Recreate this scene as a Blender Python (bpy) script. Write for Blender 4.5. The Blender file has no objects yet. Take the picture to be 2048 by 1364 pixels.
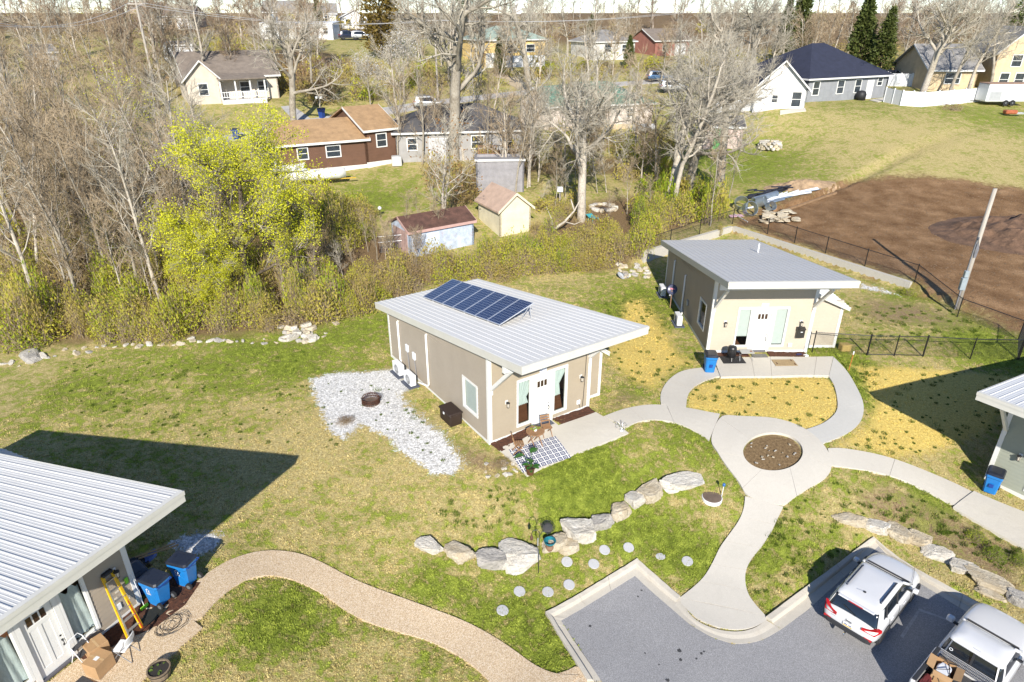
import bpy, bmesh, math, random
import numpy as np
from mathutils import Vector, Matrix, noise as mnoise

# ------------------------------------------------------------------ camera, sky, sun, exposure
SC = bpy.context.scene
COL = SC.collection
CAM_H = 17.1155
F_PX = 1342.0            # focal length in pixels of a 2048 px wide frame
PITCH = math.radians(26.063)
cam_data = bpy.data.cameras.new('camera')
cam_data.sensor_width = 36.0
cam_data.lens = 36.0 * F_PX / 2048.0
cam_data.clip_start = 0.1
cam_data.clip_end = 5000.0
cam = bpy.data.objects.new('camera', cam_data)
COL.objects.link(cam)
cam.location = (0, 0, CAM_H)
cam.rotation_euler = (math.pi / 2 - PITCH, 0, 0)
SC.camera = cam

SUN_AZ = math.radians(-1.0)     # direction the shadows fall, clockwise from +Y
SUN_EL = math.radians(30.5)
world = bpy.data.worlds.new('World')
SC.world = world
world.use_nodes = True
wn = world.node_tree
sky = wn.nodes.new('ShaderNodeTexSky')
sky.sky_type = 'NISHITA'
sky.sun_disc = False
sky.sun_elevation = SUN_EL
sky.sun_rotation = SUN_AZ + math.pi
sky.altitude = 1800.0
sky.air_density = 1.0
sky.dust_density = 0.0
sky.ozone_density = 3.0
bg = wn.nodes['Background']
sky_tint = wn.nodes.new('ShaderNodeMix'); sky_tint.data_type = 'RGBA'; sky_tint.blend_type = 'MULTIPLY'; sky_tint.inputs[0].default_value = 1.0
sky_tint.inputs[7].default_value = (0.93, 0.97, 1.04, 1.0)     # cooler white balance over the whole sky
wn.links.new(sky.outputs[0], sky_tint.inputs[6])
wn.links.new(sky_tint.outputs[2], bg.inputs[0])
bg.inputs[1].default_value = 0.11
sun_data = bpy.data.lights.new('sun', 'SUN')
sun_data.energy = 5.0
sun_data.angle = math.radians(0.53)
sun_data.color = (1.0, 0.94, 0.84)
sun = bpy.data.objects.new('sun', sun_data)
COL.objects.link(sun)
d = Vector((math.sin(SUN_AZ) * math.cos(SUN_EL), math.cos(SUN_AZ) * math.cos(SUN_EL), -math.sin(SUN_EL)))
sun.rotation_euler = d.to_track_quat('-Z', 'Y').to_euler()
SC.view_settings.view_transform = 'Standard'
SC.view_settings.look = 'None'
SC.view_settings.gamma = 1.0
SC.view_settings.use_curve_mapping = False
SC.view_settings.exposure = 0.63
SC.cycles.use_denoising = True
SC.cycles.max_bounces = 6
SC.cycles.transparent_max_bounces = 12
SC.cycles.sample_clamp_indirect = 6.0

RNG = random.Random(7)
NP = np.random.default_rng(11)
PI = math.pi
R = math.radians

# ------------------------------------------------------------------ materials
MATS = {}
def nd(nt, typ, **kw):
    n = nt.nodes.new(typ)
    for k, v in kw.items():
        if k.startswith('i_'):
            n.inputs[k[2:].replace('_', ' ')].default_value = v
        else:
            setattr(n, k, v)
    return n
def rgba(c): return (c[0], c[1], c[2], 1.0)
def ramp(nt, fac, stops):
    r = nt.nodes.new('ShaderNodeValToRGB')
    el = r.color_ramp.elements
    while len(el) < len(stops): el.new(0.5)
    for e, (p, c) in zip(el, stops):
        e.position = p
        e.color = rgba(c) if hasattr(c, '__len__') else (c, c, c, 1)
    nt.links.new(fac, r.inputs[0])
    return r.outputs[0]
def mixc(nt, fac, a, b, mode='MIX'):
    m = nt.nodes.new('ShaderNodeMix'); m.data_type = 'RGBA'; m.blend_type = mode
    for s, v in ((m.inputs[0], fac), (m.inputs[6], a), (m.inputs[7], b)):
        if isinstance(v, (int, float)): s.default_value = v
        elif isinstance(v, tuple): s.default_value = rgba(v)
        else: nt.links.new(v, s)
    return m.outputs[2]
def math_n(nt, op, a, b=None, c=None, clamp=False):
    m = nt.nodes.new('ShaderNodeMath'); m.operation = op; m.use_clamp = clamp
    for s, v in zip(m.inputs, (a, b, c)):
        if v is None: continue
        if isinstance(v, (int, float)): s.default_value = v
        else: nt.links.new(v, s)
    return m.outputs[0]
def noise_n(nt, vec, scale, detail=4, rough=0.55, dist=0.0):
    n = nt.nodes.new('ShaderNodeTexNoise')
    n.inputs['Scale'].default_value = scale; n.inputs['Detail'].default_value = detail
    n.inputs['Roughness'].default_value = rough; n.inputs['Distortion'].default_value = dist
    if vec is not None: nt.links.new(vec, n.inputs['Vector'])
    return n.outputs['Fac']
def sstep(nt, v, lo, hi):
    m = nt.nodes.new('ShaderNodeMapRange'); m.interpolation_type = 'SMOOTHSTEP'
    m.inputs[1].default_value = lo; m.inputs[2].default_value = hi
    nt.links.new(v, m.inputs[0]); return m.outputs[0]
def new_mat(name):
    m = bpy.data.materials.new(name); m.use_nodes = True
    nt = m.node_tree
    return m, nt, nt.nodes['Principled BSDF']
def mat(name, col=(0.5, 0.5, 0.5), rough=0.6, metal=0.0, var=0.12, vscale=3.0, bump=0.0, bscale=40.0, spec=0.5, coat=0.0,
        dirt=0.0, dirtcol=(0.12, 0.09, 0.06), trans=0.0, stretch=None, rvar=0.1):
    """plain procedural paint: colour broken up by two noises, uneven gloss, optional fine relief and stains"""
    if name in MATS: return MATS[name]
    m, nt, b = new_mat(name)
    tc = nt.nodes.new('ShaderNodeTexCoord').outputs['Object']
    if stretch:
        mp = nt.nodes.new('ShaderNodeMapping'); mp.inputs['Scale'].default_value = stretch
        nt.links.new(tc, mp.inputs['Vector']); tc = mp.outputs[0]
    n1 = noise_n(nt, tc, vscale, 5, 0.6)
    n2 = noise_n(nt, tc, vscale * 9.0, 3, 0.6)
    f = math_n(nt, 'MULTIPLY_ADD', n2, 0.4, math_n(nt, 'MULTIPLY', n1, 0.6))
    lo = tuple(max(0, c * (1 - var * 1.6)) for c in col); hi = tuple(min(1, c * (1 + var * 1.2)) for c in col)
    c = ramp(nt, f, [(0.3, lo), (0.7, hi)])
    if dirt > 0:
        n3 = noise_n(nt, tc, vscale * 0.6, 8, 0.72)
        c = mixc(nt, math_n(nt, 'MULTIPLY', sstep(nt, n3, 0.5, 0.72), dirt), c, dirtcol)
    nt.links.new(c, b.inputs['Base Color'])
    b.inputs['Metallic'].default_value = metal
    nt.links.new(math_n(nt, 'MULTIPLY_ADD', n1, rvar * 2, rough - rvar, clamp=True), b.inputs['Roughness'])
    b.inputs['Specular IOR Level'].default_value = spec
    if coat: b.inputs['Coat Weight'].default_value = coat; b.inputs['Coat Roughness'].default_value = 0.06
    if trans: b.inputs['Transmission Weight'].default_value = trans
    if bump:
        bp = nt.nodes.new('ShaderNodeBump'); bp.inputs['Strength'].default_value = bump; bp.inputs['Distance'].default_value = 0.02
        nt.links.new(noise_n(nt, tc, bscale, 5, 0.65), bp.inputs['Height']); nt.links.new(bp.outputs[0], b.inputs['Normal'])
    MATS[name] = m
    return m
def glass_mat(name, tint=(0.9, 0.94, 0.93), see=0.92):
    if name in MATS: return MATS[name]
    m, nt, b = new_mat(name)
    b.inputs['Base Color'].default_value = (0.02, 0.025, 0.03, 1); b.inputs['Roughness'].default_value = 0.04
    t = nt.nodes.new('ShaderNodeBsdfTransparent'); t.inputs[0].default_value = rgba(tint)
    lw = nt.nodes.new('ShaderNodeLayerWeight'); lw.inputs[0].default_value = 0.5
    f = math_n(nt, 'MULTIPLY_ADD', math_n(nt, 'POWER', lw.outputs['Facing'], 4.0), 0.8, 1.0 - see, clamp=True)
    mx = nt.nodes.new('ShaderNodeMixShader'); nt.links.new(f, mx.inputs[0])
    nt.links.new(t.outputs[0], mx.inputs[1]); nt.links.new(b.outputs[0], mx.inputs[2])
    nt.links.new(mx.outputs[0], nt.nodes['Material Output'].inputs['Surface'])
    MATS[name] = m
    return m

# ------------------------------------------------------------------ mesh builder
class MB:
    def __init__(s): s.v = []; s.f = []
    def add(s, vs, fs):
        o = len(s.v); s.v.extend([tuple(p) for p in vs]); s.f.extend([tuple(i + o for i in f) for f in fs]); return s
    def box(s, x0, x1, y0, y1, z0, z1):
        return s.add([(x0, y0, z0), (x1, y0, z0), (x1, y1, z0), (x0, y1, z0), (x0, y0, z1), (x1, y0, z1), (x1, y1, z1), (x0, y1, z1)],
                     [(0, 3, 2, 1), (4, 5, 6, 7), (0, 1, 5, 4), (1, 2, 6, 5), (2, 3, 7, 6), (3, 0, 4, 7)])
    def cbox(s, x0, x1, y0, y1, z0, z1, c=0.01):
        """box with chamfered edges all round"""
        b = bmesh.new(); bmesh.ops.create_cube(b, size=1.0)
        for v in b.verts: v.co = Vector(((x0 + x1) / 2 + v.co.x * (x1 - x0), (y0 + y1) / 2 + v.co.y * (y1 - y0), (z0 + z1) / 2 + v.co.z * (z1 - z0)))
        bmesh.ops.bevel(b, geom=b.edges[:], offset=c, segments=1, affect='EDGES')
        b.verts.index_update()
        s.add([v.co for v in b.verts], [[v.index for v in f.verts] for f in b.faces]); b.free(); return s
    def hexa(s, p):     # 8 points, bottom ring then top ring
        return s.add(p, [(0, 3, 2, 1), (4, 5, 6, 7), (0, 1, 5, 4), (1, 2, 6, 5), (2, 3, 7, 6), (3, 0, 4, 7)])
    def beam(s, a, b, w, h, up=(0, 0, 1)):
        a = Vector(a); b = Vector(b); t = (b - a).normalized(); up = Vector(up)
        sd = t.cross(up)
        if sd.length < 1e-4: sd = t.cross(Vector((1, 0, 0)))
        sd.normalize(); u = sd.cross(t)
        q = []
        for p in (a, b):
            q.append([p - sd * w / 2 - u * h / 2, p + sd * w / 2 - u * h / 2, p + sd * w / 2 + u * h / 2, p - sd * w / 2 + u * h / 2])
        return s.add(q[0] + q[1], [(0, 1, 2, 3), (7, 6, 5, 4), (0, 4, 5, 1), (1, 5, 6, 2), (2, 6, 7, 3), (3, 7, 4, 0)])
    def tube(s, pts, r, n=8, cap=True):
        pts = [Vector(p) for p in pts]
        rs = r if hasattr(r, '__len__') else [r] * len(pts)
        o = len(s.v); prev = None
        for i, p in enumerate(pts):
            t = (pts[min(i + 1, len(pts) - 1)] - pts[max(i - 1, 0)])
            if t.length < 1e-9: t = Vector((0, 0, 1))
            t.normalize()
            if prev is None:
                a = Vector((0, 0, 1)) if abs(t.z) < 0.9 else Vector((1, 0, 0))
                u = t.cross(a).normalized()
            else:
                u = (prev - t * prev.dot(t))
                u = u.normalized() if u.length > 1e-6 else t.cross(Vector((0.3, 0.5, 0.8))).normalized()
            prev = u; w = t.cross(u)
            for k in range(n):
                an = 2 * PI * k / n
                s.v.append(tuple(p + (u * math.cos(an) + w * math.sin(an)) * rs[i]))
        for i in range(len(pts) - 1):
            for k in range(n):
                a = o + i * n + k; b = o + i * n + (k + 1) % n
                s.f.append((a, b, b + n, a + n))
        if cap:
            s.f.append(tuple(o + k for k in range(n))[::-1]); e = o + (len(pts) - 1) * n
            s.f.append(tuple(e + k for k in range(n)))
        return s
    def lathe(s, prof, n=16, c=(0, 0, 0)):
        o = len(s.v)
        for r, z in prof:
            for k in range(n):
                a = 2 * PI * k / n
                s.v.append((c[0] + r * math.cos(a), c[1] + r * math.sin(a), c[2] + z))
        for i in range(len(prof) - 1):
            for k in range(n):
                a = o + i * n + k; b = o + i * n + (k + 1) % n
                s.f.append((a, b, b + n, a + n))
        s.f.append(tuple(o + k for k in range(n))[::-1]); e = o + (len(prof) - 1) * n
        s.f.append(tuple(e + k for k in range(n)))
        return s
    def prism(s, poly, z0, z1):
        n = len(poly); o = len(s.v)
        a = sum(poly[i][0] * poly[(i + 1) % n][1] - poly[(i + 1) % n][0] * poly[i][1] for i in range(n))
        if a < 0: poly = poly[::-1]
        f0 = z0 if callable(z0) else (lambda x, y: z0); f1 = z1 if callable(z1) else (lambda x, y: z1)
        s.v += [(x, y, f0(x, y)) for x, y in poly] + [(x, y, f1(x, y)) for x, y in poly]
        s.f.append(tuple(o + i for i in range(n))[::-1]); s.f.append(tuple(o + n + i for i in range(n)))
        for i in range(n):
            j = (i + 1) % n; s.f.append((o + i, o + j, o + n + j, o + n + i))
        return s
    def loft(s, rings, cap=True):
        n = len(rings[0]); o = len(s.v)
        for r in rings: s.v += [tuple(p) for p in r]
        for i in range(len(rings) - 1):
            for k in range(n):
                a = o + i * n + k; b = o + i * n + (k + 1) % n
                s.f.append((a, b, b + n, a + n))
        if cap:
            s.f.append(tuple(o + k for k in range(n))[::-1]); e = o + (len(rings) - 1) * n
            s.f.append(tuple(e + k for k in range(n)))
        return s
    def xf(s, M):
        s.v = [tuple(M @ Vector(p)) for p in s.v]; return s
    def mesh(s, name, material, smooth=False):
        me = bpy.data.meshes.new(name); me.from_pydata(s.v, [], s.f)
        if material: me.materials.append(material)
        if smooth: me.polygons.foreach_set('use_smooth', [True] * len(me.polygons))
        me.update(); return me
    def build(s, name, material, parent=None, smooth=False, loc=None, rot=None, sub=0):
        return link(name, s.mesh(name, material, smooth), parent, loc, rot, sub)
def link(name, me, parent=None, loc=None, rot=None, sub=0):
    o = bpy.data.objects.new(name, me); COL.objects.link(o)
    if parent is not None: o.parent = parent
    if loc is not None: o.location = loc
    if rot is not None: o.rotation_euler = rot if hasattr(rot, '__len__') else (0, 0, rot)
    if sub:
        md = o.modifiers.new('sub', 'SUBSURF'); md.levels = sub; md.render_levels = sub
    return o
def fast_mesh(name, V, Fq, material, nside, smooth=False):
    """numpy mesh: V (n,3), F (m,nside)"""
    me = bpy.data.meshes.new(name)
    V = np.ascontiguousarray(V, dtype=np.float32); Fq = np.ascontiguousarray(Fq, dtype=np.int32)
    me.vertices.add(len(V)); me.vertices.foreach_set('co', V.ravel())
    me.loops.add(Fq.size); me.loops.foreach_set('vertex_index', Fq.ravel())
    me.polygons.add(len(Fq)); me.polygons.foreach_set('loop_start', np.arange(0, Fq.size, nside, dtype=np.int32))
    if smooth: me.polygons.foreach_set('use_smooth', np.ones(len(Fq), dtype=bool))
    if material: me.materials.append(material)
    me.update(calc_edges=True); me.validate(); return me
def empty(name, loc=(0, 0, 0), rz=0.0, rot=None):
    o = bpy.data.objects.new(name, None); COL.objects.link(o); o.empty_display_size = 0.2
    o.location = loc; o.rotation_euler = rot if rot else (0, 0, rz); return o
def tag(o, label, cat, group=None):
    o['label'] = label; o['category'] = cat
    if group: o['group'] = group
    return o
def thing(name, label, cat, loc=(0, 0, 0), rz=0.0, group=None, rot=None):
    return tag(empty(name, loc, rz, rot), label, cat, group)
def text_obj(name, body, size, material, parent, loc, rot, extrude=.002):
    tc = bpy.data.curves.new('txt', 'FONT'); tc.body = body; tc.size = size; tc.align_x = 'CENTER'; tc.align_y = 'CENTER'; tc.extrude = extrude
    to = bpy.data.objects.new('txt', tc); COL.objects.link(to); bpy.context.view_layer.update()
    me = bpy.data.meshes.new_from_object(to.evaluated_get(bpy.context.evaluated_depsgraph_get()))
    bpy.data.objects.remove(to); me.materials.clear(); me.materials.append(material)
    return link(name, me, parent, loc, rot)
def structure(o): o['kind'] = 'structure'; return o
def stuff(o, label=None, cat=None):
    o['kind'] = 'stuff'
    if label: o['label'] = label; o['category'] = cat
    return o
def copy_tree(o, parent=None):
    c = o.copy(); COL.objects.link(c); c.parent = parent
    for ch in o.children: copy_tree(ch, c)
    return c

# ------------------------------------------------------------------ camera geometry and terrain
CT, ST = math.cos(PITCH), math.sin(PITCH)
def ray(px, py):
    x = (px - 1024.0) / F_PX; y = -(py - 682.0) / F_PX
    return (x, CT + y * ST, -ST + y * CT)
def gz(px, py, z):
    dx, dy, dz = ray(px, py); t = (z - CAM_H) / dz
    return (dx * t, dy * t, z)
CTRL_PX = [(983, 889, -.04), (1177, 819, -.04), (783, 713, -.04), (1300, 650, 0), (1410, 703, -.02), (1612, 706, -.02), (1330, 572, 0), (1680, 640, .05), (283, 1206, -.26),
 (1970, 959, -1.72), (2048, 1020, -1.75), (1545, 905, -.4), (1520, 790, -.12), (1720, 800, -.25), (1800, 850, -.7), (1850, 720, -.1), (1330, 760, -.1), (1400, 900, -.4),
 (1122, 1241, -2.12), (1270, 1151, -2.1), (1345, 1216, -2.12), (1750, 1085, -2.1), (1204, 1364, -2.2), (1940, 1215, -2.1), (2048, 1280, -2.1), (1500, 1288, -2.15), (1650, 1200, -2.12), (1850, 1165, -2.1),
 (870, 1072, -.75), (1040, 1060, -1.0), (1160, 1010, -.85), (1340, 940, -.65), (1040, 1140, -1.6), (1190, 1080, -1.5), (1290, 1015, -1.25), (1150, 960, -.35), (900, 1130, -1.1), (1050, 1200, -1.9), (1360, 1090, -1.75), (1440, 1040, -1.35), (1250, 880, -.1),
 (549, 1101, -.6), (700, 1190, -1.1), (900, 1265, -1.65), (1098, 1343, -2.1), (430, 1190, -.35), (1160, 1330, -2.1),
 (0, 760, 0), (200, 800, -.05), (300, 700, .1), (600, 690, .05), (450, 900, -.2), (650, 950, -.3), (750, 800, -.05), (650, 1030, -.6),
 (1700, 1035, -1.35), (1780, 985, -1.0), (1900, 1080, -1.75), (1830, 1080, -1.95), (1560, 1090, -1.6), (1620, 1130, -1.95), (2048, 1130, -1.85),
 (0, 690, .3), (350, 690, .2), (700, 640, .2), (1000, 540, .3), (1250, 545, .2),
 (1060, 462, .8), (920, 475, .8), (870, 515, .5), (740, 380, 2.0), (735, 334, 3.0), (620, 348, 2.8), (1207, 415, 1.6), (1045, 383, 2.3), (1165, 440, 1.2), (1330, 400, 1.5), (900, 320, 3.2), (1060, 312, 3.2),
 (1105, 262, 4.0), (1303, 249, 4.2), (1038, 245, 4.3), (1440, 297, 3.3), (1540, 293, 3.6), (1680, 203, 7.0), (1767, 194, 7.0), (1560, 220, 6.6), (1840, 213, 6.8), (1970, 200, 6.8), (1700, 300, 4.2), (2000, 300, 4.4),
 (1600, 430, 1.7), (1900, 430, 1.8), (1750, 510, 1.1), (2000, 600, .6), (640, 235, 5.2), (470, 278, 4.2), (860, 212, 5.6), (1100, 180, 6.0), (1300, 165, 6.6), (450, 207, 6.8), (600, 80, 12.2), (760, 150, 8.5), (1030, 135, 8.6), (1220, 122, 8.8),
 (320, 57, 12.8), (1890, 180, 7.5), (1400, 110, 9.0), (100, 500, 1.5), (100, 350, 4.0), (250, 250, 6.0), (100, 150, 9.0), (350, 450, 2.0)]
CTRL_XY = [(-14.5, 10.9, -.26), (-20, 20, -.2), (-26, 30, 0), (-14, 5, -.6), (0, 6, -2.2), (12, 5, -2.2), (25, 14, -1.9), (32, 22, -1.6), (40, 35, -.2), (-40, 40, .5), (-60, 20, 0), (60, 60, 2),
 (110, 110, 8), (-110, 110, 9), (-80, 70, 4), (-150, 250, 12.5), (0, 260, 13), (150, 250, 12.2), (0, 420, 13.2), (350, 420, 12.5), (-350, 420, 13), (200, 60, 4), (-200, 60, 4)]
# retaining-wall step: polyline on the ground and the height of the bank behind it
WALL_L = gz(1289, 503, 1.2); WALL_C = gz(1466, 453, 1.2); WALL_R = gz(1821, 565, 0.95); FIELD_E = gz(2070, 655, 0.4)
STEP_LINE = [(WALL_L[0] - 4.0, WALL_L[1] - 0.6, 0.0), (WALL_L[0], WALL_L[1], 0.45), (WALL_C[0], WALL_C[1], 0.55), (WALL_R[0], WALL_R[1], 0.45), (FIELD_E[0], FIELD_E[1], 0.1), (FIELD_E[0] + 12, FIELD_E[1] - 6, 0.0)]
def step_z(X, Y):
    best = np.full(X.shape, 1e9); h = np.zeros(X.shape); side = np.zeros(X.shape)
    for (ax, ay, ah), (bx, by, bh) in zip(STEP_LINE[:-1], STEP_LINE[1:]):
        ex, ey = bx - ax, by - ay; L2 = ex * ex + ey * ey
        t = np.clip(((X - ax) * ex + (Y - ay) * ey) / L2, 0, 1)
        dx = X - ax - t * ex; dy = Y - ay - t * ey; dd = np.hypot(dx, dy)
        cr = ex * (Y - ay) - ey * (X - ax)
        m = dd < best
        best = np.where(m, dd, best); h = np.where(m, ah + (bh - ah) * t, h); side = np.where(m, np.sign(cr), side)
    s = np.clip((best * side + 0.05) / 0.35, 0, 1); s = s * s * (3 - 2 * s)
    return h * s * np.exp(-np.maximum(best - 6, 0) / 25.0)
_c = np.array([gz(*c) for c in CTRL_PX] + [tuple(c) for c in CTRL_XY])
_cz = _c[:, 2] - step_z(_c[:, 0], _c[:, 1])
SCL = 30.0
def _tps(r2): return np.where(r2 > 1e-12, 0.5 * r2 * np.log(np.maximum(r2, 1e-12)), 0.0)
_P = _c[:, :2] / SCL; _n = len(_P)
_K = _tps(((_P[:, None] - _P[None]) ** 2).sum(-1)) + np.eye(_n) * 0.004
_A = np.zeros((_n + 3, _n + 3)); _A[:_n, :_n] = _K; _A[:_n, _n] = 1; _A[:_n, _n + 1:] = _P; _A[_n, :_n] = 1; _A[_n + 1:, :_n] = _P.T
_w = np.linalg.solve(_A, np.concatenate([_cz, np.zeros(3)]))
def terrain_raw(X, Y):
    sh = X.shape; Q = np.stack([X.ravel(), Y.ravel()], -1) / SCL; out = np.empty(len(Q))
    for i in range(0, len(Q), 20000):
        q = Q[i:i + 20000]
        out[i:i + 20000] = _tps(((q[:, None] - _P[None]) ** 2).sum(-1)) @ _w[:_n] + _w[_n] + q @ _w[_n + 1:]
    z = out.reshape(sh)
    far = np.clip((np.hypot(X, Y) - 185.0) / 90.0, 0, 1)
    z = np.clip(z, -3.2, 16)
    return z * (1 - far) + 16.7 * far + step_z(X, Y)
def axis(lo, hi, fine_lo, fine_hi, fine, grow):
    a = list(np.arange(fine_lo, fine_hi + 1e-6, fine)); s = fine; x = a[-1]
    while x < hi: s *= grow; x += s; a.append(x)
    s = fine; x = a[0]; b = []
    while x > lo: s *= grow; x -= s; b.append(x)
    return np.array(b[::-1] + a)
GX = axis(-1600, 1600, -32, 42, 0.30, 1.06)
GY = axis(-200, 2500, 6, 62, 0.30, 1.05)
_GX, _GY = np.meshgrid(GX, GY, indexing='ij')
GZ = terrain_raw(_GX, _GY)
# gentle lumps in the lawn
GZ += 0.018 * np.sin(_GX * 1.7 + 0.6 * np.sin(_GY * 1.1)) * np.sin(_GY * 1.43 + 1.0)
def Tz(x, y):
    x = np.asarray(x, float); y = np.asarray(y, float)
    i = np.clip(np.searchsorted(GX, x) - 1, 0, len(GX) - 2); j = np.clip(np.searchsorted(GY, y) - 1, 0, len(GY) - 2)
    fx = np.clip((x - GX[i]) / (GX[i + 1] - GX[i]), 0, 1); fy = np.clip((y - GY[j]) / (GY[j + 1] - GY[j]), 0, 1)
    return (GZ[i, j] * (1 - fx) + GZ[i + 1, j] * fx) * (1 - fy) + (GZ[i, j + 1] * (1 - fx) + GZ[i + 1, j + 1] * fx) * fy
_TT = np.concatenate([np.linspace(10, 80, 500), np.linspace(80.5, 400, 700)])
def G(px, py, up=0.0):
    """ground point seen at a photograph pixel (ray marched onto the terrain)"""
    dx, dy, dz = ray(px, py)
    z = CAM_H + dz * _TT; h = z - Tz(dx * _TT, dy * _TT)
    k = np.argmax(h < 0) if (h < 0).any() else len(_TT) - 1
    if k > 0:
        a = h[k - 1] / (h[k - 1] - h[k] + 1e-9); t = _TT[k - 1] + (_TT[k] - _TT[k - 1]) * min(max(a, 0), 1)
    else: t = _TT[0]
    return Vector((dx * t, dy * t, float(Tz(dx * t, dy * t)) + up))
def Gp(pts): return [tuple(G(*p)[:2]) for p in pts]
def on(x, y, up=0.0): return Vector((x, y, float(Tz(x, y)) + up))
def inside(X, Y, poly):
    r = np.zeros(X.shape, bool); n = len(poly); j = n - 1
    for i in range(n):
        xi, yi = poly[i]; xj, yj = poly[j]
        c = ((yi > Y) != (yj > Y)) & (X < (xj - xi) * (Y - yi) / (yj - yi + 1e-12) + xi)
        r ^= c; j = i
    return r
def poly_dist(X, Y, poly):
    """signed distance, positive inside"""
    best = np.full(X.shape, 1e9); n = len(poly)
    for i in range(n):
        ax, ay = poly[i]; bx, by = poly[(i + 1) % n]; ex, ey = bx - ax, by - ay
        t = np.clip(((X - ax) * ex + (Y - ay) * ey) / (ex * ex + ey * ey + 1e-12), 0, 1)
        best = np.minimum(best, np.hypot(X - ax - t * ex, Y - ay - t * ey))
    return np.where(inside(X, Y, poly), best, -best)
# the lawn stands level with the kerb top round the car park
_kp = [gz(px, py, -2.1)[:2] for px, py in [(1174, 1364), (1130, 1293), (1090.6, 1227.7), (1274, 1120), (1360, 1196), (1440, 1263), (1531, 1237), (1612.6, 1176), (1746, 1077), (1845, 1149), (1945, 1204), (2070, 1270)]] + [(30, 14), (28, 2), (2, 2)]
_m = (_GX > -8) & (_GX < 26) & (_GY > 6) & (_GY < 30)
_kd = -poly_dist(_GX[_m], _GY[_m], _kp); _rp = gz(1445, 1240, -2.1)
_ks = np.clip((_kd + .12) / .25, 0, 1) * np.exp(-np.maximum(_kd - .3, 0) / 1.6) * np.clip((np.hypot(_GX[_m] - _rp[0], _GY[_m] - _rp[1]) - 1.9) / .8, 0, 1)
_pp = gz(1130, 1350, -2.1); _ks *= np.clip((np.hypot(_GX[_m] - _pp[0], _GY[_m] - _pp[1]) - 1.2) / .8, 0, 1)
_t = GZ[_m]; _t += .12 * _ks; GZ[_m] = _t
def smooth_poly(pts, it=2, closed=True):
    for _ in range(it):
        q = []; n = len(pts)
        for i in range(n if closed else n - 1):
            a = pts[i]; b = pts[(i + 1) % n]
            q += [(a[0] * .75 + b[0] * .25, a[1] * .75 + b[1] * .25), (a[0] * .25 + b[0] * .75, a[1] * .25 + b[1] * .75)]
        if not closed: q = [pts[0]] + q + [pts[-1]]
        pts = q
    return pts
# ------------------------------------------------------------------ ground zones, pavings
PAVED = []
def resample(pts, n):
    P = np.array(pts, float); s = np.concatenate([[0], np.cumsum(np.hypot(*np.diff(P, axis=0).T))])
    t = np.linspace(0, s[-1], n)
    return np.stack([np.interp(t, s, P[:, k]) for k in range(2)], -1)
def px_line(px, smooth=2):
    pts = Gp(px)
    return smooth_poly(pts, smooth, closed=False) if smooth else pts
def grid_slab(L, Rr, m, prof, skirt, rel=0.0):
    """slab between two point rows; prof = list of (t, height) across"""
    n = len(L); k = len(prof); V = []; Fc = []
    for i in range(n):
        for t, h in prof:
            x = L[i][0] * (1 - t) + Rr[i][0] * t; y = L[i][1] * (1 - t) + Rr[i][1] * t
            V.append((x, y, float(Tz(x, y)) + h + rel))
    for i in range(n - 1):
        for j in range(k - 1):
            a = i * k + j; Fc.append((a, a + 1, a + k + 1, a + k))
    ring = [i * k for i in range(n)] + [(n - 1) * k + j for j in range(1, k)] + [i * k + k - 1 for i in range(n - 2, -1, -1)] + [j for j in range(k - 2, 0, -1)]
    o = len(V)
    for r in ring: V.append((V[r][0], V[r][1], V[r][2] - skirt))
    q = len(ring)
    for i in range(q):
        j = (i + 1) % q; Fc.append((ring[i], ring[j], o + j, o + i))
    b = MB(); b.v = V; b.f = Fc
    return b
def slab_strip(name, left, right, joints, material, h=0.045, parent=None, smooth=2, px=True, prof=None, gap=0.012, skirt=0.2, piece='concrete_slab', n=64, rel=0.0):
    L = resample(px_line(left, smooth) if px else left, n); Rr = resample(px_line(right, smooth) if px else right, n)
    PAVED.append([tuple(p) for p in L] + [tuple(p) for p in Rr[::-1]])
    root = parent
    if root is None: root = structure(empty(name))
    prof = prof or [(0, h), (.25, h), (.5, h), (.75, h), (1, h)]
    cuts = [0.0] + list(joints) + [1.0]
    Ln = np.hypot(*np.diff((L + Rr) / 2, axis=0).T).sum(); e = gap / max(Ln, .1)
    ts = np.linspace(0, 1, n)
    def at(A, t): return np.array([np.interp(t, ts, A[:, 0]), np.interp(t, ts, A[:, 1])])
    for a, b in zip(cuts[:-1], cuts[1:]):
        a2 = a + (e if a > 0 else 0); b2 = b
        tt = np.linspace(a2, b2, max(3, int((b - a) * n)))
        LL = [at(L, t) for t in tt]; RR = [at(Rr, t) for t in tt]
        mb = grid_slab(LL, RR, 4, prof, skirt, rel)
        nm = mb.build(piece, material, root, smooth=False)
        _fix_normals(nm.data)
    return root
def _fix_normals(me):
    b = bmesh.new(); b.from_mesh(me); bmesh.ops.recalc_face_normals(b, faces=b.faces[:]); b.to_mesh(me); b.free()
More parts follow.
